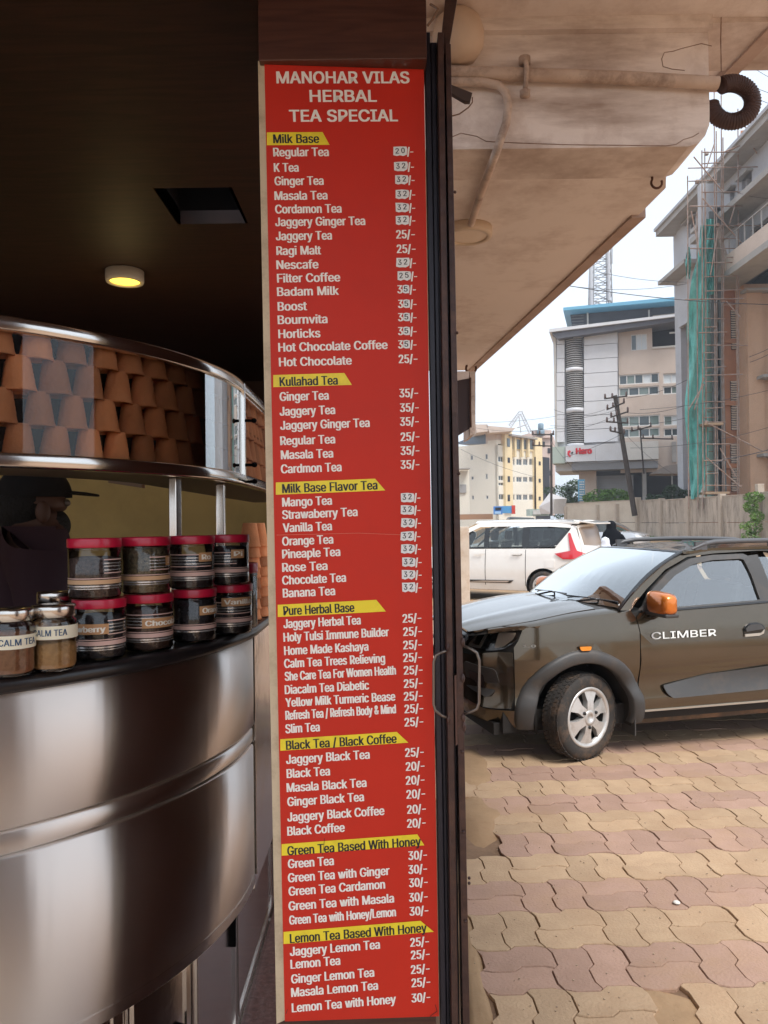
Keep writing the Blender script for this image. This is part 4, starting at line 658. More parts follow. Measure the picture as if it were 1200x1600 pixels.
# switch plates on the inner wall
for (x0, x1, y0, y1, lab) in ((93, 107, 826, 845, 'cream switch plate on the wall right of the capped man'), (0, 6, 828, 843, 'cream switch plate on the wall left of the capped man')):
    a, c = P(x0, y0, 4.19), P(x1, y1, 4.19); t = thing('switch_plate', lab, 'switch', tuple(c)); mbx = MB(); mbx.box(a.x, c.x, 4.18, 4.2, c.z, a.z); wb(mbx, 'plate', mat('plate cream', (.75, .68, .5), .5), t)
    mbx = MB(); mbx.box(a.x*.7 + c.x*.3, a.x*.3 + c.x*.7, 4.174, 4.18, c.z*.6+a.z*.4, c.z*.3+a.z*.7); wb(mbx, 'switch_button', MC['plate cream'], t)
a, c = P(172, 750, 3.0), P(224, 758, 3.0); b = MB(); b.obox((a + c)/2, (c - a)/2, (0, .02, 0), (0, 0, .012)); tag(wb(b, 'wall_rail', mat('rail brown', (.16, .09, .05), .5)), 'short tilted brown rail hung under the cup case', 'rail')

# ---- counter
KS = 0.867
def kz(z): return EYE - (EYE - z)*KS
CC = Vector((-1.46*KS, 2.38*KS, 0)); RC = 1.055*KS; ZT = kz(1.32)
def m_steel_(name, rough, col=(.95, .89, .84)):
    m = mat(name, col, rough, metal=1.0, aniso=1.0, var=.06, vscale=1.5)
    n = m.node_tree; t = n.nodes.new('ShaderNodeTangent'); t.direction_type = 'RADIAL'; t.axis = 'Z'
    n.links.new(t.outputs[0], n.nodes['Principled BSDF'].inputs['Tangent']); n.nodes['Principled BSDF'].inputs['Anisotropic Rotation'].default_value = ROT_A
    bnode = n.nodes['Principled BSDF']
    tx = n.nodes.new('ShaderNodeTexNoise'); tx.inputs['Scale'].default_value = 3; tx.inputs['Detail'].default_value = 3
    mp = n.nodes.new('ShaderNodeMapping'); mp.inputs['Scale'].default_value = (2.5, 2.5, .25); tc = n.nodes.new('ShaderNodeTexCoord')
    n.links.new(tc.outputs['Object'], mp.inputs[0]); n.links.new(mp.outputs[0], tx.inputs['Vector'])
    bp = n.nodes.new('ShaderNodeBump'); bp.inputs['Strength'].default_value = .12; bp.inputs['Distance'].default_value = .02
    n.links.new(tx.outputs[0], bp.inputs['Height']); n.links.new(bp.outputs[0], bnode.inputs['Normal'])
    return m
m_steel = m_steel_('brushed steel', .36)
m_steel_flat = mat('steel sheet', (.62, .57, .54), .16, metal=1.0, bump=.35, bscale=4)
m_chrome = mat('polished steel', (.72, .68, .64), .14, metal=1.0)
m_black = mat('black granite', (.018, .015, .016), .28, var=.3, vscale=60)
def arc_pts(R, Yend=3.9, n=56, a0=-2.75):
    pts = [(CC.x + R*math.cos(a0 + (0 - a0)*k/n), CC.y + R*math.sin(a0 + (0 - a0)*k/n)) for k in range(n + 1)]
    return pts
def wall_strip(mbx, pts, prof):      # prof: list of (outward offset, z); normals from the path
    N_ = []
    for i in range(len(pts)):
        a = pts[max(i-1, 0)]; c = pts[min(i+1, len(pts)-1)]; t = Vector((c[0]-a[0], c[1]-a[1])).normalized(); N_.append(Vector((t.y, -t.x)))
    vs = [(p[0] + n.x*o, p[1] + n.y*o, z) for (o, z) in prof for p, n in zip(pts, N_)]
    m_ = len(pts); fs = [(j*m_+i, j*m_+i+1, (j+1)*m_+i+1, (j+1)*m_+i) for j in range(len(prof)-1) for i in range(m_-1)]
    mbx.add(vs, fs, True)
def ring_top(mbx, pts, wd, z):      # level strip following the path, wd wide on the inner side
    N_ = []
    for i in range(len(pts)):
        a = pts[max(i-1, 0)]; c = pts[min(i+1, len(pts)-1)]; t = Vector((c[0]-a[0], c[1]-a[1])).normalized(); N_.append(Vector((t.y, -t.x)))
    m_ = len(pts); mbx.add([(p[0], p[1], z) for p in pts] + [(p[0] - n.x*wd, p[1] - n.y*wd, z) for p, n in zip(pts, N_)], [(i, i+1, m_+i+1, m_+i) for i in range(m_-1)])
def about_c(mbx, name, m_, parent, **k):     # object whose origin is the arc's centre, so its grain runs round the drum
    mbx.v = [(x - CC.x, y - CC.y, z) for x, y, z in mbx.v]
    o = mbx.build(name, m_, None, **k); o.location = (CC.x, CC.y, 0); return wpar(o, parent)
counter = thing('service_counter', 'curved brushed steel serving counter with black stone top', 'counter', (CC.x, CC.y, 0))
arc = arc_pts(RC); YE = 5.2
arc_full = arc + [(CC.x + RC, y) for y in (2.2, 2.4, 2.7, 3.2, 4.0, YE)]
b = MB(); ring_top(b, arc_full, .36, ZT)
wall_strip(b, arc_full, [(0, ZT), (.012, ZT - .003), (.018, ZT - .010), (.018, ZT - .022), (.010, ZT - .030), (-.02, ZT - .031)])
wb(b, 'stone_top', m_black, counter, fix=False)
arcu = arc_pts(RC - .004)
for (z0, z1, o_) in ((kz(1.005), ZT - .030, 0), (kz(.953), kz(1.0), -.004), (kz(.515), kz(.949), -.002)):
    b = MB(); e = .004; wall_strip(b, arcu, [(o_ - .02, z1), (o_ - e, z1), (o_, z1 - e), (o_, z0 + e), (o_ - e, z0), (o_ - .03, z0)]); about_c(b, 'steel_band', m_steel, counter, fix=False)
b = MB(); wall_strip(b, arc_pts(RC - .03), [(0, ZT - .04), (0, kz(.515))]); wb(b, 'inner_drum', m_dark, counter, fix=False)
b = MB(); ring_top(b, arc_pts(RC - .005), .36, kz(.548)); wb(b, 'drum_floor', m_steel_flat, counter, fix=False)
# straight side of the counter and its doors
XS = CC.x + RC - .004
b = MB(); b.box(XS - .03, XS - .004, CC.y + .012, YE, kz(.50), ZT - .030); wb(b, 'side_panel', m_steel_flat, counter)
for y0, y1, z0, z1 in ((CC.y + .02, 2.62, kz(.54), ZT - .034), (2.63, 3.6, kz(.54), ZT - .034)):
    b = MB(); b.box(XS - .004, XS + .001, y0, y1, z0, z1); wb(b, 'side_sheet', m_steel_flat, counter, bevel=.001)
# plinth cabinet: recessed, follows the drum in flat doors
XB = -.487
b = MB(); base_pts = [(CC.x + .80*math.cos(math.radians(a)), CC.y + .80*math.sin(math.radians(a))) for a in (-150, -120, -90, -68, -48, -30)] + [(XB, CC.y - .18), (XB, YE)]
wall_strip(b, base_pts, [(0, .72), (0, .0)]); b.sm = [False]*len(b.sm); wb(b, 'base_cabinet', m_steel_flat, counter, fix=False)
for i in range(len(base_pts) - 1):
    a, c = Vector((*base_pts[i], 0)), Vector((*base_pts[i+1], 0)); segs = [(0.02, .98)] if i < len(base_pts) - 2 else [(.005, .155), (.16, .38), (.385, .65), (.655, .98)]
    t = (c - a); L_ = t.length; t.normalize(); n_ = Vector((t.y, -t.x, 0))
    for s0, s1 in segs:
        d = MB(); p0, p1 = a + t*(L_*s0), a + t*(L_*s1); mid = (p0 + p1)/2; hw = (p1 - p0).length/2
        d.obox(mid + n_*.004 + Vector((0, 0, .36)), t*hw, n_*.004, (0, 0, .30)); dr = wb(d, 'cabinet_door', m_steel_flat, counter, bevel=.002)
        for q_, e_ in ((mid + Vector((0, 0, .085)), t*(hw-.015)), (mid + Vector((0, 0, .63)), t*(hw-.015))):
            f_ = MB(); f_.obox(q_ + n_*.011, e_, n_*.003, (0, 0, .006)); wb(f_, 'door_trim', m_chrome, dr)
        for sgn in (-1, 1):
            f_ = MB(); f_.obox(mid + t*(sgn*(hw - .02)) + n_*.011 + Vector((0, 0, .357)), t*.006, n_*.003, (0, 0, .266)); wb(f_, 'door_trim', m_chrome, dr)
        f_ = MB(); f_.obox(mid + t*(hw - .05) + n_*.014 + Vector((0, 0, .40)), t*.006, n_*.008, (0, 0, .05)); wb(f_, 'door_handle', m_dark, dr)
    k = MB(); k.obox((a + c)/2 + n_*.006 + Vector((0, 0, .022)), t*(L_/2), n_*.006, (0, 0, .018)); wb(k, 'kick_strip', m_chrome, counter)
# posts between counter and case
for px_, in ((274,), (361,)):
    R_ = .955*KS; best = min(range(0, 200), key=lambda k: abs(px_of((CC.x + R_*math.cos(-k*.01), CC.y + R_*math.sin(-k*.01), 1.5))[0] - px_)); a = -best*.01
    c = Vector((CC.x + R_*math.cos(a), CC.y + R_*math.sin(a), 0)); r_ = Vector((math.cos(a), math.sin(a), 0)); t = Vector((-r_.y, r_.x, 0))
    b = MB(); b.obox(c + Vector((0, 0, (ZT + kz(1.752))/2)), r_*.011, t*.011, (0, 0, (kz(1.752) - ZT)/2)); o = wb(b, 'support_post', m_chrome, counter, bevel=.003)

# ---- cup display case
case = thing('display_case', 'curved glass and steel display case full of clay cups', 'display case', (CC.x, CC.y, kz(1.752)))
RK = 1.03*KS; ZK0, ZK1 = kz(1.757), kz(2.062)
karc = arc_pts(RK); kfull = karc + [(CC.x + RK, y) for y in (2.15, 2.25, 2.5, 2.9, 3.4, 3.8)]
def ring_body(mbx, z0, z1, th, pts, o=0): wall_strip(mbx, pts, [(o - th, z0), (o, z0), (o + .002, z0 + .003), (o + .002, z1 - .003), (o, z1), (o - th, z1), (o - th, z0)])
b = MB(); ring_body(b, ZK0 - .006, ZK0 + .020, .03, karc); about_c(b, 'bottom_rim', m_chrome, case, fix=False)
b = MB(); ring_body(b, ZK0 - .006, ZK0 + .020, .03, kfull[len(karc)-1:]); wb(b, 'side_bottom_rim', m_chrome, case, fix=False)
b = MB(); ring_body(b, ZK1 - .022, ZK1 + .004, .03, kfull); about_c(b, 'top_rim', m_chrome, case, fix=False)
b = MB(); ring_top(b, kfull, .27, ZK0 - .004); wb(b, 'floor_plate', mat('case underside', (.10, .075, .05), .5), case, fix=False)
b = MB(); ring_top(b, kfull, .27, ZK0 + .012); wb(b, 'inner_floor', m_dark, case, fix=False)
b = MB(); ring_top(b, kfull, .27, ZK1 + .002); wb(b, 'roof_plate', m_dark, case, fix=False)
b = MB(); wall_strip(b, arc_pts(RK - .26), [(0, ZK0 + .012), (0, ZK1)]); wall_strip(b, [(CC.x + RK - .26, CC.y), (CC.x + RK - .26, 3.8)], [(0, ZK0+.012), (0, ZK1)]); wb(b, 'back_sheet', mat('case back', (.03, .018, .014), .6), case, fix=False)
g_case = glass('case glass', (.96, .95, .93), 1.1)
gk = arc_pts(RK - .006)
nseg = len(gk); cut = nseg - 7
b = MB(); wall_strip(b, gk[:cut+1], [(0, ZK0 + .02), (0, ZK1 - .022)]); wb(b, 'front_glass', g_case, case, fix=False)
b = MB(); wall_strip(b, gk[cut:], [(0, ZK0 + .02), (0, ZK1 - .022)]); wb(b, 'corner_glass', glass('corner glass', (.8, .78, .76), 4.2), case, fix=False)
b = MB(); wall_strip(b, [(CC.x + RK - .006, y) for y in (CC.y + .015, 2.4, 3.0, 3.8)], [(0, ZK0 + .02), (0, ZK1 - .022)]); wb(b, 'side_glass', g_case, case, fix=False)
b = MB(); b.box(CC.x + RK - .012, CC.x + RK + .003, CC.y - .005, CC.y + .008, ZK0, ZK1); wb(b, 'corner_post', m_chrome, case, bevel=.001)
for z_ in (ZK0 + .045, ZK1 - .10, ZK0 - .0):
    b = MB(); b.tube([(CC.x + RK - .01, CC.y + .002, z_), (CC.x + RK + .022, CC.y + .002, z_)], .004, 8); b.lathe([(0, -.007), (.006, -.005), (.008, 0), (.006, .005), (0, .007)], 10, (CC.x + RK + .026, CC.y + .002, z_)); wb(b, 'glass_clamp', m_dark, case)
b = MB(); wall_strip(b, [(CC.x + RK*0.985 - .01, y) for y in (CC.y + .015, 3.75)], [(0, kz(1.935)), (0, kz(1.942))]); wb(b, 'side_shelf_edge', m_chrome, case, fix=False)

# ---- clay cups
m_clay = mat('fired clay', (0.84, 0.33, 0.14), .85, var=.22, vscale=9, bump=.3, bscale=70, objvar=.40, dirt=(.62, .34, .20), dscale=7, damt=.4)
def cup_mesh():
    mb1 = MB(); H = .082*KS; pr = []
    for k in range(15):
        t = k/14; r = (.0355 - .0125*t)*KS + (.0006 if k % 2 else 0) * (1 if 3 < k < 12 else 0)
        if t < .12: r += .0012
        pr.append((r, H*t))
    pr = [(.026, .004), (.029, 0)] + pr + [(.0178, H + .0005), (.013, H - .002), (0, H - .002)]
    mb1.lathe(pr, 28); me = mb1.mesh('cup', m_clay); return me
CUP = cup_mesh()
ORD = ['first', 'second', 'third', 'fourth', 'fifth', 'sixth', 'seventh', 'eighth', 'ninth', 'tenth', 'eleventh', 'twelfth', 'thirteenth', 'fourteenth', 'fifteenth', 'sixteenth', 'seventeenth', 'eighteenth', 'nineteenth', 'twentieth'] + ['twenty-' + x for x in ('first', 'second', 'third', 'fourth', 'fifth', 'sixth', 'seventh', 'eighth', 'ninth')] + ['thirtieth'] + ['thirty-' + x for x in ('first', 'second', 'third', 'fourth', 'fifth', 'sixth', 'seventh', 'eighth', 'ninth')] + ['fortieth', 'forty-first', 'forty-second', 'forty-third', 'forty-fourth', 'forty-fifth', 'forty-sixth', 'forty-seventh', 'forty-eighth']
rowsz = [ZK0 + .0125 + k*.0735*KS for k in range(4)]; rown = ['bottom', 'second lowest', 'second highest', 'top']
rnd = random.Random(11)
for layer, Rr in ((0, RK - .048), (1, RK - .108)):
    for r_i, z_ in enumerate(rowsz):
        da = .0785*KS/Rr; st = -1.62 + (da/2 if (r_i + layer) % 2 else 0); k = 0
        path = []
        a = st
        while a < 0.02: path.append((CC.x + Rr*math.cos(a), CC.y + Rr*math.sin(a))); a += da
        y = CC.y + (a)*Rr
        while y < (3.4 if layer == 0 else 2.4): path.append((CC.x + Rr, y)); y += .0785*KS
        vis = 0
        for (x, y) in path:
            qx, qy = px_of((x, y, z_))
            if qx < -70 or qx > 425: continue
            if layer == 1 and rnd.random() < .72: continue
            zj = z_ + (.0 if r_i else 0)
            o = link('clay_cup', CUP, None, (x + rnd.uniform(-.003, .003), y + rnd.uniform(-.003, .003), zj)); s_ = rnd.uniform(.94, 1.04); o.scale = (s_, s_, .94 if r_i < 4 else s_)
            o.rotation_euler = (rnd.uniform(-.025, .025), rnd.uniform(-.025, .025), rnd.uniform(0, 6))
            if layer == 0:
                lab = f'upturned clay cup, {ORD[vis]} from the left in the {rown[r_i]} front row behind the glass'
            else: lab = f'clay cup behind the front layer, {ORD[vis]} from the left in the {rown[r_i]} row'
            tag(o, lab, 'clay cup', 'clay cups stacked in the display case'); vis += 1
# small stacks of cups on the counter
for s_i, (px_, n_, Y_) in enumerate(((391, 8, 2.14), (404, 8, 2.22), (398, 6, 2.30))):
    base = P(px_, 900, Y_)
    for k in range(n_):
        o = link('clay_cup', CUP, None, (base.x, base.y, ZT + .001 + k*.0285)); o.rotation_euler = (0, 0, k*1.3); o.scale = (.95, .95, .95)
        tag(o, f'clay cup, {ORD[k]} from the bottom of the {("left", "right", "rear")[s_i]} nested stack on the counter', 'clay cup', 'nested clay cups on the counter')

# ---- jars
m_lid = mat('red lid', (0.48, 0.008, 0.04), .35, coat=.2); m_lid['x'] = 1
g_jar = glass('jar plastic', (.93, .91, .90), 1.3, .08)
m_steellid = mat('steel lid', (.66, .62, .58), .2, metal=1.0)
m_stripe_w = mat('pink stripe', (.68, .45, .40), .5); m_stripe_s = mat('silver stripe', (.62, .60, .60), .25, metal=.7); m_stripe_o = mat('tan stripe', (.62, .38, .22), .5)
m_jlabel = mat('orange label', (.56, .30, .14), .5, var=.15, vscale=40)
m_jtext = mat('label lettering', (.85, .80, .72), .5)
def cyl_text(txt, R_, a0, a1, zb, cap, bold=.0006):
    L_ = R_*(a1 - a0); return text_mb(txt, 0, L_, zb, cap, lambda x, y, zz: ((R_ + zz)*math.sin(a0 + x/R_), -(R_ + zz)*math.cos(a0 + x/R_), y), bold, 0, .0008)
def sleeve(R_, z0, z1, a0=0, a1=2*PI, n=40):
    mbx = MB(); vs = []; 
    for z in (z0, z1):
        for k in range(n+1): a = a0 + (a1-a0)*k/n; vs.append((R_*math.sin(a), -R_*math.cos(a), z))
    mbx.add(vs, [(k, k+1, n+2+k, n+1+k) for k in range(n)], True); return mbx
def contents_mat(name, c1, c2, sc=160): return mat(name, c1, .9, col2=c2, vscale=sc, bump=.6, bscale=sc)
fills = [contents_mat('dark tea', (.14, .09, .075), (.05, .032, .03)), contents_mat('green tea leaves', (.26, .20, .11), (.09, .07, .045)), contents_mat('chocolate powder', (.10, .055, .04), (.06, .035, .03)), contents_mat('black tea', (.05, .04, .045), (.022, .02, .024))]
def jar(px_, py_, Y_, z0, R_, H, fill, fh, lab, label=None, a_lab=(-.4, .6), zl=.5, stripes=((.12, .9),), seed=0, wide_stripe=m_stripe_w, sa=(0, 2*PI)):
    Y_ *= KS; c = P(px_, 900, Y_); az = math.atan2(c.x, c.y)
    t = thing('spice_jar', lab, 'jar', (c.x, c.y, z0), -az, 'clear jars with red lids on the counter')
    mbx = MB(); mbx.lathe([(0, .001), (R_*.93, .001), (R_, .006), (R_, H*.86), (R_*.97, H*.87)], 48); mbx.build('body', g_jar, t)
    mbx = MB(); mbx.lathe([(0, .004), (R_*.93, .004), (R_*.955, .008), (R_*.955, fh*H), (R_*.6, fh*H + .004), (0, fh*H - .003)], 36); mbx.build('contents', fills[fill], t)
    mbx = MB(); mbx.lathe([(R_*1.0, H*.845), (R_*1.035, H*.85), (R_*1.04, H*.87), (R_*1.04, H*.985), (R_*1.02, H), (R_*.9, H*1.0), (R_*.88, H*.985), (0, H*.985)], 48); mbx.build('lid', m_lid, t)
    mbx = MB(); mbx.lathe([(R_*1.0, H*.80), (R_*1.02, H*.805), (R_*1.02, H*.825), (R_, H*.83)], 48); mbx.build('neck_ring', g_jar, t)
    rs = random.Random(seed)
    for (s0, s1, thk, mm, a0, a1) in stripes:
        sleeve(R_ + .0005, H*s0, H*s1, a0, a1).build('stripe', mm, t, fix=False)
    if label:
        lb = sleeve(R_ + .0010, H*(zl - .085), H*(zl + .085), a_lab[0] - .12, a_lab[1] + .12).build('paper_label', m_jlabel, t, fix=False)
        lt = cyl_text(label, R_ + .0012, a_lab[0], a_lab[1], H*(zl - .045), H*.095, .0011).build('label_lettering', m_jtext, None, fix=False); lt.parent = lb
    return t
def stripeset(a0=0, a1=2*PI, wide=m_stripe_w, low=True):
    L_ = [(.17, .185, 0, m_stripe_s, 0, 2*PI), (.205, .23, 0, m_stripe_s, 0, 2*PI), (.25, .32, 0, wide, 0, 2*PI), (.335, .35, 0, m_stripe_w, 0, 2*PI)]
    for z in (.42, .47, .53, .58, .64): L_.append((z, z + .018, 0, m_stripe_s if int(z*100) % 2 else m_stripe_w, a0, a1))
    return L_
RJ, HJ = .0575*KS, .137*KS
jar(155, 0, 1.785, ZT + .001, RJ, HJ, 3, .70, 'red lidded jar marked wberry, lower left of the two jar rows', 'Strawberry', (-1.55, .22), .52, stripeset(.3, 1.4), 1)
jar(232, 0, 1.90, ZT + .001, RJ, HJ, 2, .72, 'red lidded jar marked Choco, second in the lower jar row', 'Chocolate', (-.15, 1.7), .50, stripeset(-1.4, 1.4), 2)
jar(303, 0, 2.03, ZT + .001, RJ*.98, HJ, 3, .78, 'red lidded jar with an orange label at its right, third in the lower row', 'Orange', (.35, 1.6), .60, stripeset(.6, 1.5)[1:4] + [], 3)
jar(361, 0, 2.17, ZT + .001, RJ, HJ, 3, .72, 'red lidded jar marked Vani, last in the lower jar row', 'Vanilla', (-.35, 1.1), .66, stripeset(-1.2, 1.2), 4)
Z2 = ZT + HJ + .002
jar(148, 0, 1.775, Z2, RJ, HJ, 0, .66, 'red lidded jar of dark tea, upper left of the two jar rows', None, (0, 1), .5, stripeset(.35, 1.5, m_stripe_o), 5)
jar(228, 0, 1.89, Z2, RJ, HJ, 1, .80, 'red lidded jar of dried green leaves, second in the upper row', 'I', (1.02, 1.10), .58, stripeset(.15, 1.2, m_stripe_o), 6)
jar(300, 0, 2.02, Z2, RJ, HJ, 3, .60, 'red lidded jar with Ro label, third in the upper jar row', 'Ro', (.42, .92), .60, stripeset(-1.5, 1.0), 7)
jar(357, 0, 2.15, Z2, RJ*.98, HJ, 3, .74, 'red lidded jar with Pi label, last in the upper jar row', 'Pi', (.25, .72), .62, stripeset(-1.5, .4), 8)
jar(374, 0, 2.27, ZT + .001, RJ*.9, .165, 2, .5, 'tall pink lidded jar half hidden behind the end of the jar rows', None, (0, 1), .5, (), 9)
g_bot = glass('bottle glass', (.90, .88, .84), 1.7, .02)
def bottle(px_, Y_, R_, H, lab, txt, a0, a1, zl, fc, fh, dz=0, seed=0):
    Y_ *= KS; R_ *= KS; H *= KS; c = P(px_, 900, Y_); az = math.atan2(c.x, c.y); t = thing('glass_bottle', lab, 'bottle', (c.x, c.y, ZT + .001), -az, 'calm tea bottles with steel lids')
    mbx = MB(); mbx.lathe([(0, .002), (R_*.88, .001), (R_*.98, .006), (R_, .014), (R_, H*.72), (R_*.96, H*.77), (R_*.84, H*.80), (R_*.84, H*.86)], 44); mbx.build('glass_body', g_bot, t)
    mbx = MB(); mbx.lathe([(0, .006), (R_*.86, .006), (R_*.94, .014), (R_*.94, H*fh), (R_*.5, H*fh + .005), (0, H*fh + .001)], 36); mbx.build('contents', fc, t)
    mbx = MB(); mbx.lathe([(R_*.90, H*.82), (R_*.96, H*.825), (R_*.96, H*.97), (R_*.92, H), (0, H)], 44); mbx.build('lid', m_steellid, t)
    if txt:
        lb = sleeve(R_ + .0006, H*(zl - .10), H*(zl + .10), -1.9, 1.9).build('paper_label', mat('tape label', (.78, .72, .56), .6), t, fix=False)
        lt = cyl_text(txt, R_ + .0008, a0, a1, H*(zl - .045), H*.095, .0003).build('label_lettering', mat('blue pen', (.02, .07, .16), .6), None, fix=False); lt.parent = lb
    return t
m_tan = contents_mat('tan powder', (.66, .37, .15), (.50, .26, .10), 90); m_brn = contents_mat('brown powder', (.40, .17, .08), (.26, .10, .05), 90)
bottle(84, 1.64, .0465, .137, 'glass bottle of tan powder with steel lid and CALM TEA label on the right', 'CALM TEA', -.95, .55, .60, m_tan, .40)
bottle(18, 1.585, .045, .136, 'glass bottle of red brown powder with CALM TEA label, cut by the picture edge', 'CALM TEA', -.55, 1.15, .52, m_brn, .62)
bottle(85, 1.80, .040, .152, 'unlabelled glass bottle with steel lid standing behind the tan powder bottle', None, 0, 1, .5, m_brn, .5)
# ------------------------------------------------------------------ vehicles: panels cut from one smooth body surface
def smooth_interp(xs, ys):
    n = len(xs); ms = []
    for i in range(n):
        if i == 0: ms.append((ys[1]-ys[0])/(xs[1]-xs[0]))
        elif i == n-1: ms.append((ys[-1]-ys[-2])/(xs[-1]-xs[-2]))
        else:
            a = (ys[i]-ys[i-1])/(xs[i]-xs[i-1]); c = (ys[i+1]-ys[i])/(xs[i+1]-xs[i]); ms.append(0 if a*c <= 0 else 2*a*c/(a+c))
    def f(x):
        if x <= xs[0]: return ys[0] + ms[0]*(x-xs[0])
        if x >= xs[-1]: return ys[-1] + ms[-1]*(x-xs[-1])
        i = max(k for k in range(n-1) if xs[k] <= x); h = xs[i+1]-xs[i]; t = (x-xs[i])/h
        return (2*t**3-3*t*t+1)*ys[i] + (t**3-2*t*t+t)*h*ms[i] + (-2*t**3+3*t*t)*ys[i+1] + (t**3-t*t)*h*ms[i+1]
    return f
def clip_half(poly, a, b, c):       # keep a*x+b*y<=c
    out = []; n = len(poly)
    for i in range(n):
        p, q = poly[i], poly[(i+1) % n]; dp = a*p[0]+b*p[1]-c; dq = a*q[0]+b*q[1]-c
        if dp <= 1e-9: out.append(p)
        if (dp < -1e-9 and dq > 1e-9) or (dp > 1e-9 and dq < -1e-9):
            t = dp/(dp-dq); out.append((p[0]+(q[0]-p[0])*t, p[1]+(q[1]-p[1])*t))
    return out
def area2(p): return sum(p[i][0]*p[(i+1) % len(p)][1]-p[(i+1) % len(p)][0]*p[i][1] for i in range(len(p)))
def panel_mesh(name, poly, fn, mat_, du=.12, dv=.10, off=0.0, skirt=.012, mirror=False, both=None):
    """poly in the surface's own two coordinates; fn(u, v, offset) -> point"""
    us = [p[0] for p in poly]; vs_ = [p[1] for p in poly]; u0, u1, v0, v1 = min(us), max(us), min(vs_), max(vs_)
    nu = max(1, math.ceil((u1-u0)/du)); nv = max(1, math.ceil((v1-v0)/dv)); V = {}; verts = []; faces = []
    def vid(p):
        k = (round(p[0]*20000), round(p[1]*20000))
        if k not in V: V[k] = len(verts); verts.append(p)
        return V[k]
    for i in range(nu):
        a, c = u0+(u1-u0)*i/nu, u0+(u1-u0)*(i+1)/nu
        strip_ = clip_half(clip_half(poly, -1, 0, -a), 1, 0, c)
        if len(strip_) < 3: continue
        for j in range(nv):
            e, f = v0+(v1-v0)*j/nv, v0+(v1-v0)*(j+1)/nv
            cl = clip_half(clip_half(strip_, 0, -1, -e), 0, 1, f)
            if len(cl) < 3 or abs(area2(cl)) < 1e-8: continue
            ids = []
            for p in cl:
                k = vid(p)
                if not ids or ids[-1] != k: ids.append(k)
            if len(ids) > 1 and ids[0] == ids[-1]: ids.pop()
            if len(set(ids)) == len(ids) and len(ids) >= 3: faces.append(ids)
    bm = bmesh.new(); bv = [bm.verts.new(fn(p[0], p[1], off)) for p in verts]; low = {}
    for f in faces:
        try: bm.faces.new([bv[i] for i in f])
        except ValueError: pass
    bm.normal_update()
    inner = [fn(p[0], p[1], off - skirt) for p in verts] if skirt else None
    if skirt:
        bl = [e for e in bm.edges if len(e.link_faces) == 1]; idx = {v: i for i, v in enumerate(bv)}; nw = {}
        for e in bl:
            for v in e.verts:
                if v not in nw: nw[v] = bm.verts.new(inner[idx[v]])
        for e in bl:
            a, c = e.verts
            try: bm.faces.new([a, c, nw[c], nw[a]]).smooth = False
            except ValueError: pass
    me = bpy.data.meshes.new(name)
    nf = len(faces)
    bmesh.ops.recalc_face_normals(bm, faces=bm.faces)
    for i, f in enumerate(bm.faces): f.smooth = True
    for e in bm.edges:
        if len(e.link_faces) == 2 and e.calc_face_angle(0) > math.radians(40): e.smooth = False
    if mirror == 'join':
        g_ = bmesh.ops.duplicate(bm, geom=bm.verts[:] + bm.edges[:] + bm.faces[:]); nv_ = [v for v in g_['geom'] if isinstance(v, bmesh.types.BMVert)]
        for v in nv_: v.co.y = -v.co.y
        bmesh.ops.reverse_faces(bm, faces=[f for f in g_['geom'] if isinstance(f, bmesh.types.BMFace)])
        bmesh.ops.remove_doubles(bm, verts=bm.verts, dist=2e-3)
    bm.to_mesh(me); bm.free(); me.materials.append(mat_)
    return me
TWIN = {}
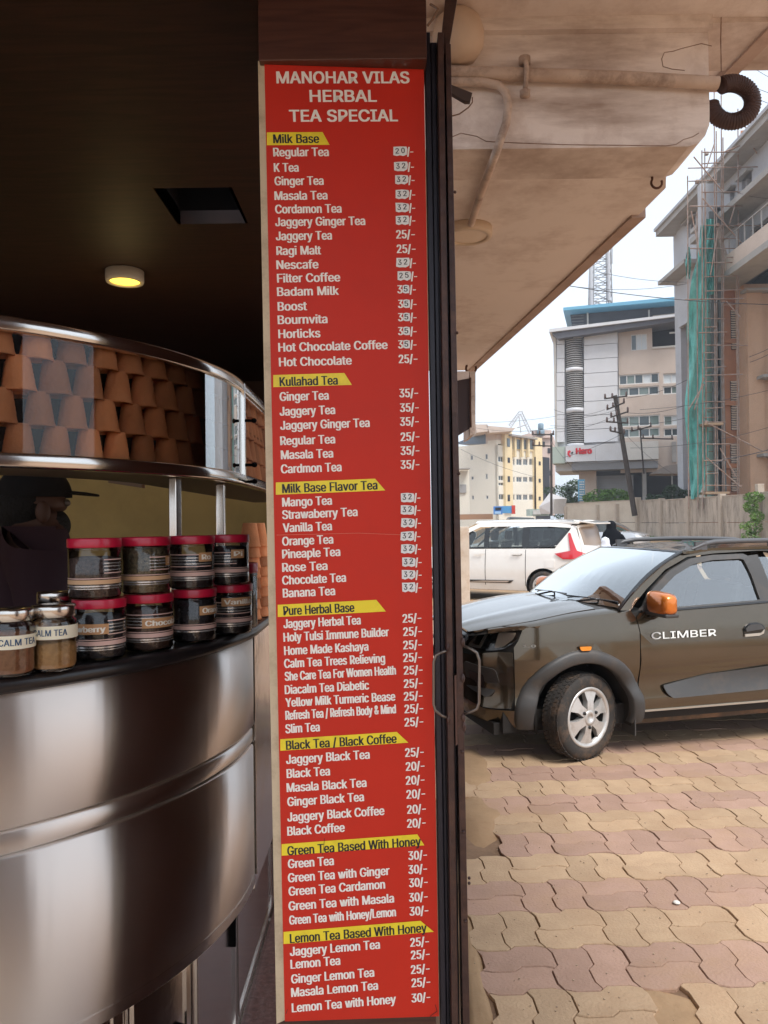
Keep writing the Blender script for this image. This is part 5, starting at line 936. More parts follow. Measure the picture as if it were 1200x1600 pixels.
class Body:
    def __init__(s, plan, insx, ins, root, front_add=None):
        # plan: half outline (x, y) nose centre -> tail centre ; resampled, coordinate t = x along the flank
        pts = [Vector(p) for p in plan]; dense = []
        for i in range(len(pts)-1):
            p0, p1, p2, p3 = pts[max(i-1, 0)], pts[i], pts[i+1], pts[min(i+2, len(pts)-1)]
            if i == 0: p0 = Vector((pts[1].x, -pts[1].y))
            if i == len(pts)-2: p3 = Vector((pts[-2].x, -pts[-2].y))
            for k in range(12):
                t = k/12; dense.append(.5*((2*p1)+(-p0+p2)*t+(2*p0-5*p1+4*p2-p3)*t*t+(-p0+3*p1-3*p2+p3)*t**3))
        dense.append(pts[-1]); s.pl = dense; L = [0]
        for a, b_ in zip(dense, dense[1:]): L.append(L[-1]+(b_-a).length)
        k0 = min(range(len(dense)), key=lambda k: abs(dense[k].x - 0) + (0 if dense[k].y > .3 else 9)); off = L[k0]
        s.t = [-(l-off) for l in L]     # decreasing along the list: nose = positive
        s.ins = smooth_interp(insx, ins); s.fa = front_add; s.root = root
    def plan(s, t):
        T = s.t
        if t >= T[0]: i = 0
        elif t <= T[-1]: i = len(T)-2
        else:
            lo, hi = 0, len(T)-1
            while hi-lo > 1:
                mid = (lo+hi)//2
                if T[mid] >= t: lo = mid
                else: hi = mid
            i = lo
        f = (T[i]-t)/(T[i]-T[i+1]); p = s.pl[i].lerp(s.pl[i+1], f)
        def tan(k): a = s.pl[max(k-1, 0)]; b_ = s.pl[min(k+1, len(T)-1)]; return (b_-a).normalized()
        d = tan(i).lerp(tan(i+1), max(0, min(1, f))).normalized(); n = Vector((-d.y, d.x))
        if n.y < -1e-6 or (abs(d.y) > .99 and False): n = -n
        if i == 0 and f <= 0: n = Vector((1, 0))
        return p, n
    def S(s, t, z, o=0.0):
        p, n = s.plan(t); k = s.ins(z) + (s.fa(t, z) if s.fa else 0) - o
        return Vector((p.x - n.x*k, p.y - n.y*k, z))
    def panel(s, name, poly, m_, parent=None, mirror=False, **k):
        touch = max(p[0] for p in poly) > s.t[0] - 2e-3 or min(p[0] for p in poly) < s.t[-1] + 2e-3
        me = panel_mesh(name, poly, s.S, m_, mirror='join' if (mirror and touch) else False, **k); o = bpy.data.objects.new(name, me); COL.objects.link(o); o.parent = parent or s.root
        if mirror and not touch:        # the same piece on the other flank, an object of its own
            m2 = me.copy()
            for v in m2.vertices: v.co.y = -v.co.y
            m2.flip_normals(); o2 = bpy.data.objects.new(name, m2); COL.objects.link(o2); o2.parent = TWIN.get(parent, parent) or s.root; TWIN[o] = o2
        return o
    def ring(s, name, outer, inner, m_, parent=None, off=.0, skirt=.012):
        """closed band between two outlines with the same number of points"""
        mbx = MB(); n = len(outer); vs = []
        for p in outer: vs.append(s.S(p[0], p[1], off))
        for p in inner: vs.append(s.S(p[0], p[1], off))
        for p in outer: vs.append(s.S(p[0], p[1], off - skirt))
        for p in inner: vs.append(s.S(p[0], p[1], off - skirt))
        fs = []
        for i in range(n): j = (i+1) % n; fs += [(i, j, n+j, n+i), (2*n+i, 2*n+j, j, i), (n+i, n+j, 3*n+j, 3*n+i)]
        mbx.add(vs, fs); return mbx.build(name, m_, parent or s.root)
def resample(loop, n):
    L = [0]; m_ = len(loop)
    for i in range(m_): L.append(L[-1] + math.dist(loop[i], loop[(i+1) % m_]))
    out = []
    for k in range(n):
        d = L[-1]*k/n; i = max(j for j in range(m_) if L[j] <= d); f = (d-L[i])/max(1e-9, L[i+1]-L[i]); a, c = loop[i], loop[(i+1) % m_]
        out.append((a[0]+(c[0]-a[0])*f, a[1]+(c[1]-a[1])*f))
    return out
def round_poly(poly, r, n=4):
    out = []; m_ = len(poly)
    for i in range(m_):
        a, b_, c = Vector(poly[i-1]), Vector(poly[i]), Vector(poly[(i+1) % m_]); rr = min(r, (a-b_).length*.45, (c-b_).length*.45)
        p, q = b_ + (a-b_).normalized()*rr, b_ + (c-b_).normalized()*rr
        for k in range(n+1): t = k/n; w_ = p.lerp(b_, t).lerp(b_.lerp(q, t), t); out.append((w_.x, w_.y))
    return out
def arc_xy(cx, cz, r, a0, a1, n=18): return [(cx + r*math.cos(math.radians(a0+(a1-a0)*k/n)), cz + r*math.sin(math.radians(a0+(a1-a0)*k/n))) for k in range(n+1)]

m_tyre = mat('tyre rubber', (.035, .031, .028), .85, bump=.2, bscale=60, dirt=(.20, .12, .07), dscale=9, damt=.7)
m_black_trim = mat('black trim', (.055, .053, .052), .5, dirt=(.14, .10, .07), dscale=6, damt=.4)
m_gloss_black = mat('gloss black', (.012, .012, .013), .12, coat=.5)
m_under = mat('underbody', (.02, .017, .015), .9)
m_alloy = mat('silver wheel', (.62, .61, .59), .4, metal=.5, dirt=(.28, .20, .13), dscale=12, damt=.5)
def wheel(root, x, y, R_, rw, steer=0, spokes=6, style='wide', W=.165, name='wheel', simple=False):
    """axle along local y, outer face +y"""
    t = bpy.data.objects.new(name, None); COL.objects.link(t); t.parent = root; t.location = (x, y, R_); t.rotation_euler = (0, 0, steer)
    prof = [(rw*1.0, -W*.5), (R_*.86, -W*.5), (R_*.955, -W*.42), (R_*.992, -W*.30), (R_, 0), (R_*.992, W*.30), (R_*.955, W*.42), (R_*.90, W*.49), (R_*.80, W*.51), (rw*1.06, W*.49), (rw, W*.42)]
    mb1 = MB(); mb1.lathe(prof, 56, axis='y')
    tr = mb1.build('tyre', m_tyre, t)
    if not simple:
        mb2 = MB()      # tread blocks
        nb = 56
        for k in range(nb):
            a = 2*PI*k/nb
            for j, (yc, hw) in enumerate(((-.36, .055), (-.2, .08), (0, .06), (.2, .08), (.36, .055))):
                a2 = a + (j % 2)*PI/nb; rr = R_*(.997 if abs(yc) < .3 else .982); c = Vector((rr*math.cos(a2), yc*W, rr*math.sin(a2))); rd = Vector((math.cos(a2), 0, math.sin(a2))); tg = Vector((-math.sin(a2), 0, math.cos(a2)))
                mb2.obox(c, tg*(R_*PI/nb*.78) + Vector((0, hw*W*.3, 0)), Vector((0, hw*W, 0)), rd*.0035)
        mb2.build('tread', m_tyre, t)['kind'] = 'stuff'
    mb3 = MB(); mb3.lathe([(0, W*.0), (rw*.97, W*.02), (rw*.99, W*.40)], 40, axis='y'); mb3.build('rim_dish', mat('wheel dark', (.02, .019, .018), .6), t)
    mb4 = MB(); mb4.lathe([(rw*.90, W*.34), (rw*.94, W*.47), (rw*1.02, W*.52), (rw*1.075, W*.50), (rw*1.08, W*.44)], 48, axis='y')
    yo = W*.44
    if style == 'wide':
        for k in range(spokes):
            a = 2*PI*(k+.5)/spokes + .15; d = Vector((math.cos(a), 0, math.sin(a))); tg = Vector((-math.sin(a), 0, math.cos(a)))
            r0, r1, w0, w1 = rw*.20, rw*.95, rw*.15, rw*.33
            Q = [d*r0 - tg*w0, d*r0 + tg*w0, d*(r1*.6) + tg*(w0*1.05), d*r1 + tg*w1, d*r1 - tg*w1, d*(r1*.6) - tg*(w0*1.05)]
            hs_ = [.02, .02, .012, .0, .0, .012]
            top = [q + Vector((0, yo + h_, 0)) for q, h_ in zip(Q, hs_)]; bot = [q + Vector((0, yo - .03, 0)) for q in Q]
            mb4.add(top + bot, [(0, 1, 2, 5), (5, 2, 3, 4)] + [(i, (i+1) % 6, 6+(i+1) % 6, 6+i) for i in range(6)])
    else:
        for k in range(spokes):
            a = 2*PI*k/spokes; 
            for r0, r1, w0, w1, sk in ((rw*.16, rw*.93, rw*.05, rw*.085, .38),):
                d0 = Vector((math.cos(a), 0, math.sin(a))); d1 = Vector((math.cos(a+sk), 0, math.sin(a+sk))); t0 = Vector((-math.sin(a), 0, math.cos(a))); t1 = Vector((-math.sin(a+sk), 0, math.cos(a+sk)))
                Q = [d0*r0 - t0*w0, d0*r0 + t0*w0, d1*r1 + t1*w1, d1*r1 - t1*w1]
                mb4.add([q + Vector((0, yo + .005, 0)) for q in Q] + [q + Vector((0, yo - .03, 0)) for q in Q], [(0, 1, 2, 3)] + [(i, (i+1) % 4, 4+(i+1) % 4, 4+i) for i in range(4)])
    mb4.lathe([(rw*.30, yo), (rw*.27, yo + .022), (rw*.13, yo + .026), (rw*.12, yo + .018), (0, yo + .018)], 24, axis='y')
    rm = mb4.build('rim', m_alloy, t)
    if not simple:
        for k in range(3):
            a = 2*PI*k/3 + .6; mb5 = MB(); mb5.lathe([(0, yo + .029), (.010, yo + .028), (.012, yo + .02), (.012, yo + .0)], 8, (rw*.34*math.cos(a), 0, rw*.34*math.sin(a)), axis='y'); mb5.build('wheel_bolt', MC['wheel dark'], rm)
    return t
def seat(root, x, y, z0, m_, h=.62):
    t = MB(); t.obox((x, y, z0 + .08), (.26, 0, .02), (0, .24, 0), (0, 0, .07))
    t.obox((x - .30, y, z0 + h*.5), (.05, 0, 0), (0, .235, 0), (-.09, 0, h*.46))
    o = t.build('seat', m_, root, bevel=.05); hd = MB(); hd.obox((x - .41, y, z0 + h + .10), (.045, 0, 0), (0, .135, 0), (-.012, 0, .10)); hd.build('headrest', m_, o, bevel=.035)
    for s_ in (-.05, .05):
        pass
    return o

# ================================================================ bronze hatchback
ORA = math.radians(14.3)
wc = G(907, 1184)       # contact of the near front tyre
hd_ = Vector((-math.cos(ORA), -math.sin(ORA), 0)); lf_ = Vector((math.sin(ORA), -math.cos(ORA), 0))
org = wc - lf_*.70; org.z = 0
kw = thing('parked_car', 'dark bronze hatchback with orange mirror and CLIMBER on its door', 'car', tuple(org), math.atan2(hd_.y, hd_.x))
m_paint = mat('bronze paint', (.105, .082, .054), .17, metal=.85, coat=1.0, dirt=(.20, .14, .09), dscale=1.5, damt=.25)
plan = [(.735, 0), (.725, .20), (.695, .42), (.62, .60), (.49, .705), (.30, .765), (0, .785), (-.5, .79), (-1.2, .79), (-2.0, .785), (-2.55, .76), (-2.82, .66), (-2.93, .42), (-2.95, 0)]
def k_front(t, z):
    f = max(0, min(1, (t - .35)/.45)); f = f*f*(3-2*f)
    return f*(max(0, z-.70)**1.5*.9 + max(0, .34-z)*.35)
kb = Body(plan, [.16, .26, .40, .50, .58, .66, .72, .82, .92, .98, 1.02, 1.10, 1.22, 1.34, 1.42], [.10, .026, .002, .042, .014, 0, .010, .014, .028, .050, .072, .104, .150, .205, .270], kw, k_front)
TN = kb.t[0]
def ztop(x): return float(smooth_interp([-.6, -.3, 0, .3, .5, .65, .75], [.995, .985, .962, .922, .895, .865, .835])(x))
def zc_(x): return float(smooth_interp([-.2, 0, .3, .5, .64, .70, .735], [1.045, 1.03, .985, .945, .905, .88, .855])(x))
def t_of_x(x):      # flank coordinate for a given x on the front half
    lo, hi = -.5, TN
    for _ in range(40):
        md = (lo+hi)/2
        if kb.plan(md)[0].x < x: lo = md
        else: hi = md
    return (lo+hi)/2
def yedge(x):
    t = t_of_x(min(x, .71)); p = kb.S(t, ztop(x)); return p.y
YE_ = smooth_interp([-.35, -.1, .1, .3, .45, .55, .62, .68, .72, .74], [yedge(v) for v in (-.35, -.1, .1, .3, .45, .55, .62)] + [.50, .36, .24])
def hood(x, q, o=0.0):
    ye = YE_(x); a = min(1, abs(q)); k = (1 - a**2.6)**.62 if a < 1 else 0
    zt = ztop(x); zz = zt + (zc_(x) - zt)*k
    if .35 < a < .62: zz += .006*math.sin((a-.35)/.27*PI)
    return Vector((x, q*ye, zz + o))
# ---- shell beneath everything
AR = .372; ACZ = .30
def arch_cut(xc, r, zlow):      # lower edge polyline around a wheel arch, front to rear
    a = math.degrees(math.asin((zlow-ACZ)/r)); return arc_xy(xc, ACZ, r, a, 180-a, 22)
WB = -2.42
shell_low = [(TN, .24)] + arch_cut(0, AR, .24) + arch_cut(WB, AR, .24) + [(kb.t[-1], .24), (kb.t[-1], .92), (-.4, .98), (0, .96), (.3, .925), (.5, .885), (.7, .84), (TN, .83)]
kb.panel('body_shell', shell_low, m_under, off=-.014, skirt=0, mirror=True)
# front bumper with cladding
def rp(poly, r=.02): return round_poly(poly, r)
def mir(name, poly, m_, parent=None, **k): return kb.panel(name, poly, m_, parent, mirror=True, **k)
bump = [(TN, .70), (TN, .43), (.92, .39), (.72, .36), (.52, .37)] + [(.50, .44), (.50, .66), (.50, .745), (.60, .745), (.74, .725), (.86, .70)]
mir('front_bumper', bump, m_paint, off=.004)
mir('bumper_lower', [(TN, .425), (TN, .28), (.9, .26), (.70, .245), (.46, .23), (.42, .26), (.47, .355), (.72, .352), (.92, .385)], m_paint, off=.0)
mir('fog_lamp_surround', rp([(.62, .63), (.92, .65), (.96, .47), (.68, .43), (.60, .52)], .03), m_black_trim, off=.012)
mir('fog_lamp_recess', rp([(.72, .58), (.88, .59), (.89, .50), (.74, .48)], .02), m_gloss_black, off=.016)
mir('lower_grille', [(TN, .62), (1.0, .62), (1.0, .48), (TN, .48)], m_gloss_black, off=.010)
mir('grille', rp([(TN, .85), (1.12, .845), (.95, .84), (.93, .79), (1.0, .735), (TN, .72)], .015), m_gloss_black, off=.010)
for z_ in (.765, .81): mir('grille_bar', [(TN, z_+.010), (1.0, z_+.006), (1.0, z_-.010), (TN, z_-.006)], m_black_trim, off=.018)
# number plate
b = MB(); pp = kb.S(TN, .50); b.obox((pp.x + .022, 0, .49), (.004, 0, 0), (0, .25, 0), (0, 0, .06)); b.build('number_plate', mat('plate white', (.8, .8, .78), .5), kw)
# headlight
HL = rp([(.96, .85), (.80, .868), (.62, .885), (.445, .888), (.47, .83), (.56, .765), (.74, .738), (.93, .75)], .025)
for side in (0,):
    hb_ = kb.panel('headlight', HL, m_gloss_black, off=-.012, mirror=True)
    kb.panel('headlight_lens', HL, glass('headlight lens', (.92, .92, .90), 1.2, 0), hb_, off=.012, mirror=True)
    m_refl = mat('reflector', (.85, .85, .83), .35, metal=.3)
    kb.panel('lamp_reflector', rp([(.62, .868), (.475, .875), (.50, .83), (.57, .78), (.64, .765)], .015), mat('amber reflector', (.62, .50, .40), .35, metal=.3), hb_, off=-.004, mirror=True)
    for q in ([(.915, .765), (.865, .845), (.845, .845), (.895, .765)], [(.80, .76), (.76, .862), (.735, .862), (.775, .76)], [(.915, .768), (.775, .768), (.778, .752), (.915, .752)]):
        kb.panel('chrome_strip', q, m_refl, hb_, off=-.002, mirror=True)
# fender
def fen_top(): return [(t_of_x(x), ztop(x)) for x in (-.30, -.1, .1, .3, .40)]
fender = [(.545, .66), (.52, .69), (.555, .80)][::-1]
fender = [(-.418, .30), (-.418, .60), (-.43, .85), (-.40, .965), (-.385, .995)] + fen_top() + [(t_of_x(.60), .835), (.56, .815), (.585, .74), (.60, .69), (.52, .665), (.49, .60), (.49, .40)] + arch_cut(0, .405, .40)[1:-1] + [(-.385, .40), (-.37, .30)]
# keep the outline simple: outer boundary, then the arch
arc_f = [p for p in arch_cut(0, .40, .34) if p[0] > -.40]
fender = [(-.418, .30), (-.418, .60), (-.428, .85), (-.41, .955), (-.385, .995)] + fen_top() + [(.44, .905), (.435, .888), (.465, .82), (.495, .775), (.492, .70), (.492, .36)] + arc_f + [(-.395, .30)]
mir('front_fender', fender, m_paint, off=0)
# wheel arch cladding: a raised band
def clad(xc, r0, r1, zlow, name, extra_front=0):
    inn = arc_xy(xc, ACZ, r0, -12, 192, 30); out = arc_xy(xc, ACZ, r1, -12, 192, 30)
    if extra_front:
        out = [(x + (extra_front*max(0, (x-xc)/r1)**2 * (1 if z < .55 else max(0, 1-(z-.55)/.2))), z) for x, z in out]
    mbx = MB(); n = len(inn); vs = []
    for o_ in (.0, .020, .026, .020, -.01):
        pass
    rows = []
    for f, o_ in ((0, -.05), (0, .016), (.10, .024), (.75, .026), (.97, .014), (1, -.006)):
        rows.append([kb.S(i[0]+(o[0]-i[0])*f, max(zlow, i[1]+(o[1]-i[1])*f), o_) for i, o in zip(inn, out)])
    vs = [p for r_ in rows for p in r_]; fs = [(j*n+i, j*n+i+1, (j+1)*n+i+1, (j+1)*n+i) for j in range(len(rows)-1) for i in range(n-1)]
    mbx.add(vs, fs, True); o = mbx.build(name, m_black_trim, kw)
    mbx.v = [(x, -y, z) for x, y, z in mbx.v]; mbx.build(name, m_black_trim, kw)
    return o
clad(0, .362, .452, .225, 'wheel_arch_cladding', .05); clad(WB, .362, .452, .225, 'wheel_arch_cladding')
# indicator
kb.panel('side_indicator', rp([(.045, .775), (-.045, .775), (-.035, .748), (.035, .748)], .012), mat('amber lens', (.85, .28, .02), .25, coat=.6), off=.030)
# doors
DW = .985
door = [(-.426, .305), (-.426, .60), (-.436, .85), (-.415, .955), (-.47, DW), (-1.535, DW+.033), (-1.532, .80), (-1.522, .305)]
dr = mir('front_door', rp(door, .03), m_paint, off=0)
rdoor = [(-1.53, .305), (-1.54, .80), (-1.543, DW+.033), (-2.42, DW+.07), (-2.44, .80), (-2.36, .70), (-2.15, .65)] + [(-2.0, .55), (-1.985, .40), (-1.97, .305)]
rdr = mir('rear_door', rp(rdoor, .02), m_paint)
quarter = [(-2.43, DW+.07), (kb.t[-1], 1.02), (kb.t[-1], .35)] + list(reversed([p for p in arch_cut(WB, .40, .36) if p[0] < -2.1 and (p[1] > .60 or p[0] < WB)])) + [(-2.2, .66), (-2.37, .705), (-2.45, .80)]
mir('rear_quarter', quarter, m_paint)
mir('sill', [(-.36, .295), (-2.05, .295), (-2.05, .20), (-.36, .20)], mat('dirty sill', (.07, .05, .035), .6, dirt=(.30, .16, .08), dscale=5, damt=.9), off=-.02)
mir('sill_edge', [(-.42, .312), (-2.0, .312), (-2.0, .300), (-.42, .300)], mat('sill edge', (.5, .46, .4), .4, metal=.4), off=.010)
# door cladding wedge
kb.panel('door_cladding', rp([(-.60, .470), (-.95, .525), (-1.50, .56), (-1.505, .40), (-.66, .385), (-.615, .42)], .02), m_black_trim, dr, off=.022)
kb.panel('door_cladding', rp([(-1.545, .562), (-1.95, .57), (-1.94, .40), (-1.545, .398)], .02), m_black_trim, rdr, off=.022)
# door handle
hdl = kb.panel('door_handle', rp([(-1.27, .845), (-1.31, .872), (-1.39, .877), (-1.445, .85), (-1.445, .80), (-1.39, .772), (-1.29, .772), (-1.265, .80)], .02), m_gloss_black, dr, off=.006)
kb.panel('handle_grip', rp([(-1.275, .835), (-1.32, .864), (-1.40, .864), (-1.43, .83), (-1.275, .815)], .01), m_black_trim, hdl, off=.022)
kb.panel('handle_edge', rp([(-1.27, .797), (-1.41, .80), (-1.44, .825), (-1.43, .795), (-1.39, .780), (-1.27, .778)], .006), MC['sill edge'], hdl, off=.012)
# lettering
def door_text(txt, x0, x1, zb, cap): return text_mb(txt, 0, x0 - x1, zb, cap, lambda x, y, zz: kb.S(x0 - x, y, .006 + zz), .0015, .0006, 0)
tx = door_text('CLIMBER', -.515, -1.035, .797, .047).build('door_lettering', mat('pale lettering', (.82, .84, .82), .4), dr, fix=False)
door_text('1.0', .435, .345, .782, .016).build('badge_lettering', mat('badge grey', (.25, .24, .22), .4), kw, fix=False)
# greenhouse
TOPZ = 1.405
wl_low = lambda x: DW + (-.47 - x)*.031
# side frame lines: front lower corner to roof
fr_out = [(-.395, .992), (-.58, 1.115), (-.78, 1.235), (-1.00, 1.325), (-1.20, 1.362), (-1.415, 1.375)]
apil = [(-.30, 1.0), (-.385, .996), (-.55, 1.133), (-.742, 1.266), (-.955, 1.350), (-1.20, 1.371), (-1.6, 1.383), (-2.2, 1.37), (-2.62, 1.30), (-2.62, 1.34), (-2.3, 1.405), (-1.6, 1.418), (-1.2, 1.412), (-.92, 1.385), (-.72, 1.30), (-.52, 1.175)]
mir('roof_side', apil, m_paint, off=0, du=.08, dv=.05)
glass_f = [(-.56, wl_low(-.56)+.002), (-.65, 1.12), (-.80, 1.23), (-.98, 1.307), (-1.15, 1.333), (-1.43, 1.340), (-1.46, 1.20), (-1.475, wl_low(-1.475)+.004)]
g_side = glass('side window', (.62, .68, .66), 6.0)
frame_o = resample(rp([(-.425, wl_low(-.425)-.004), (-.58, 1.108), (-.775, 1.228), (-.99, 1.322), (-1.19, 1.358), (-1.425, 1.370), (-1.445, 1.2), (-1.452, wl_low(-1.45))], .01), 64)
fo = kb.ring('window_frame', [p for p in resample([(-.47, wl_low(-.47)), (-.585, 1.125), (-.765, 1.255), (-.97, 1.338), (-1.17, 1.360), (-1.47, 1.364), (-1.505, 1.2), (-1.525, wl_low(-1.525))], 60)], resample([(-.565, wl_low(-.565)+.012), (-.655, 1.12), (-.805, 1.222), (-.985, 1.298), (-1.155, 1.323), (-1.425, 1.328), (-1.452, 1.20), (-1.465, wl_low(-1.465)+.012)], 60), m_black_trim, dr, off=.004, skirt=.03)
mir('door_glass', glass_f, g_side, dr, off=-.012, skirt=0)
kb.panel('mirror_base_panel', [(-.445, .995), (-.56, 1.0), (-.565, 1.04), (-.56, 1.075)], m_black_trim, dr, off=.007)
mir('pillar', [(-1.47, wl_low(-1.47)), (-1.46, 1.345), (-1.57, 1.355), (-1.60, wl_low(-1.60))], m_black_trim, off=-.001)
glass_r = [(-1.60, wl_low(-1.60)), (-1.57, 1.335), (-1.95, 1.335), (-2.25, 1.29), (-2.38, 1.15), (-2.42, wl_low(-2.42))]
mir('rear_door_glass', glass_r, g_side, rdr, off=-.010, skirt=0)
mir('rear_pillar', [(-2.40, 1.045), (-2.36, 1.15), (-2.23, 1.30), (-2.3, 1.375), (-2.62, 1.31), (-2.75, 1.2), (-2.9, 1.03), (kb.t[-1], 1.0), (kb.t[-1], .96), (-2.43, .99)], m_paint, off=-.001)
# mirrored side's frame and belt
mir('belt_seal', [(-.47, wl_low(-.47)+.004), (-2.40, wl_low(-2.4)+.004), (-2.40, wl_low(-2.4)-.008), (-.47, wl_low(-.47)-.008)], m_gloss_black, off=.010)
# windscreen: ruled between cowl line and header
def lerp(a, b_, t): return a + (b_-a)*t
def ws(w_, v, o=0.0):       # w_ -1..1 across, v 0..1 up
    a = abs(w_); xb = -.13 - .17*a**2.2; zb_ = 1.035 - .030*a**2; yb = .735*w_
    xt = -.745 - .175*a**2.4; zt = 1.414 - .024*a**2.2; yt = .575*w_
    bul = .035*math.sin(v*PI)
    return Vector((lerp(xb, xt, v) + bul*.6 + o*.45, lerp(yb, yt, v), lerp(zb_, zt, v) + bul + o*.85))
def add_panel(name, poly, fn, m_, parent, **k):
    me = panel_mesh(name, poly, fn, m_, **k); o = bpy.data.objects.new(name, me); COL.objects.link(o); o.parent = parent; return o
add_panel('windscreen', [(-.975, 0.02), (.975, 0.02), (.965, .975), (-.965, .975)], ws, glass('windscreen glass', (.50, .56, .55), 6.5), kw, du=.12, dv=.12, skirt=0)
for s_ in (-1, 1):
    add_panel('windscreen_seal', [(s_*.975, 0.0), (s_*1.0, 0), (s_*1.0, 1), (s_*.965, 1)], ws, m_gloss_black, kw, du=.03, dv=.1, off=.003, skirt=.01)
add_panel('windscreen_seal', [(-.97, .97), (.97, .97), (1.0, 1.0), (-1.0, 1.0)], ws, m_gloss_black, kw, du=.1, dv=.1, off=.003, skirt=.01)
for s_ in (-1, 1):      # A-pillar filler between screen and side
    mbx = MB(); vs = []
    for k in range(9):
        v = k/8; a = ws(s_*1.0, v, .004); tt = lerp(-.30, -.92, v); zz = lerp(1.0, 1.385, v); zz += .028*math.sin(v*PI); c = kb.S(tt, zz, 0); vs += [a, Vector((c.x, c.y*s_, c.z))]
    mbx.add(vs, [(2*k, 2*k+1, 2*k+3, 2*k+2) for k in range(8)], True); mbx.build('front_pillar', m_paint, kw)
def roof(x, q, o=0.0):
    f = (x + .90)/(-2.62+.90); edge_z = float(RZ(x)); ye = float(RY(x)); a = abs(q); crown = .030*(1-a**2.2)
    return Vector((x - (.0 if x < -1.0 else 0), q*ye, edge_z + crown + o - (.010 if .15 < a < .2 else 0)))
RZ = smooth_interp([-2.75, -2.6, -2.2, -1.6, -1.2, -.92, -.74], [1.29, 1.335, 1.40, 1.415, 1.410, 1.385, 1.378]); RY = smooth_interp([-2.75, -2.6, -1.2, -.92, -.74], [.55, .555, .545, .575, .585])
def roof2(u, q, o=0.0):     # front edge follows the screen header
    xf = -.745 - .175*abs(q)**2.4; x = xf + u*(-2.70 - xf); return roof(x, q, o) if u > .001 else ws(q, 1.0, o)
add_panel('roof_panel', [(0, -1.0), (1, -1.0), (1, 1.0), (0, 1.0)], roof2, m_paint, kw, du=.05, dv=.12, skirt=.02)
# roof rails
for s_ in (-1, 1):
    mbx = MB(); pts = []; rr = []
    for k in range(15):
        f = k/14; x = -1.02 - f*1.45; h_ = .036*min(1, f*7, (1-f)*7)**.6 if 0 < f < 1 else 0
        ye = float(RY(x)) + .0; pts.append((x, s_*(ye - .012), float(RZ(x)) + .012 + h_*.9)); rr.append(.019 if 0 < k < 14 else .006)
    mbx.tube(pts, rr, 10); n0 = len(pts)
    for (xa, hh) in ((-1.10, .04), (-1.75, .04), (-2.38, .04)):
        mbx.obox((xa, s_*(float(RY(xa)) - .012), float(RZ(xa)) + .025), (.05, 0, 0), (0, .012, 0), (0, 0, .03))
    mbx.build('roof_rail', mat('rail grey', (.10, .10, .105), .38), kw)
# hood and fender tops
add_panel('hood', [(-.13, -.87), (-.20, .0), (-.13, .87), (.30, .88), (.52, .90), (.66, .93), (.725, .90), (.725, -.90), (.66, -.93), (.52, -.90), (.30, -.88)] if False else [(-.16, -.87), (.10, -.885), (.40, -.90), (.60, -.92), (.70, -.95), (.70, .95), (.60, .92), (.40, .90), (.10, .885), (-.16, .87)], hood, m_paint, kw, du=.05, dv=.06, off=.002)
for s_ in (-1, 1):
    add_panel('fender_top', [(-.31, s_*.90), (-.12, s_*.895), (.10, s_*.895), (.40, s_*.91), (.60, s_*.93), (.61, s_*1.0), (-.31, s_*1.0)], hood, m_paint, kw, du=.05, dv=.03, off=.0)
add_panel('hood_underside', [(-.32, -.99), (.70, -.99), (.70, .99), (-.32, .99)], lambda x, q, o=0: hood(x, q, -.02), m_under, kw, du=.1, dv=.15, skirt=0)
def nose(t, v, o=0):        # lip from hood edge down to grille
    a = kb.S(t, .80, o); h_ = hood(.70, max(-1, min(1, a.y/YE_(.70))), o); return a.lerp(Vector((min(a.x, .72), a.y, h_.z if abs(a.y) < YE_(.70) else a.z+.02)), v)
mir('nose_lip', [(TN, .885), (TN, .855), (.98, .855), (.86, .872), (.66, .89), (.45, .897), (.45, .915), (.66, .91), (.9, .895)], m_paint, off=0)
# cowl and wipers
add_panel('cowl', [(-.33, -.97), (-.14, -.88), (-.15, .88), (-.33, .97)], lambda x, q, o=0: hood(x, q, -.008) , m_black_trim, kw, du=.08, dv=.1, skirt=0)
for (w0, w1, w2) in ((.50, .95, .30), (-.25, .28, -.5)):
    mbx = MB(); p0 = ws(w0*-1 if False else w0, -.02, .02); p1 = ws(w1, .07, .012); p2 = ws(w2, .05, .012)
    mbx.tube([p0, p0.lerp(p1, .5) + Vector((0, 0, .02)), p1.lerp(p2, .35)], .008, 6); mbx.tube([p1, p1.lerp(p2, .5) + Vector((0, 0, .003)), p2], .006, 6); mbx.build('wiper', m_gloss_black, kw)
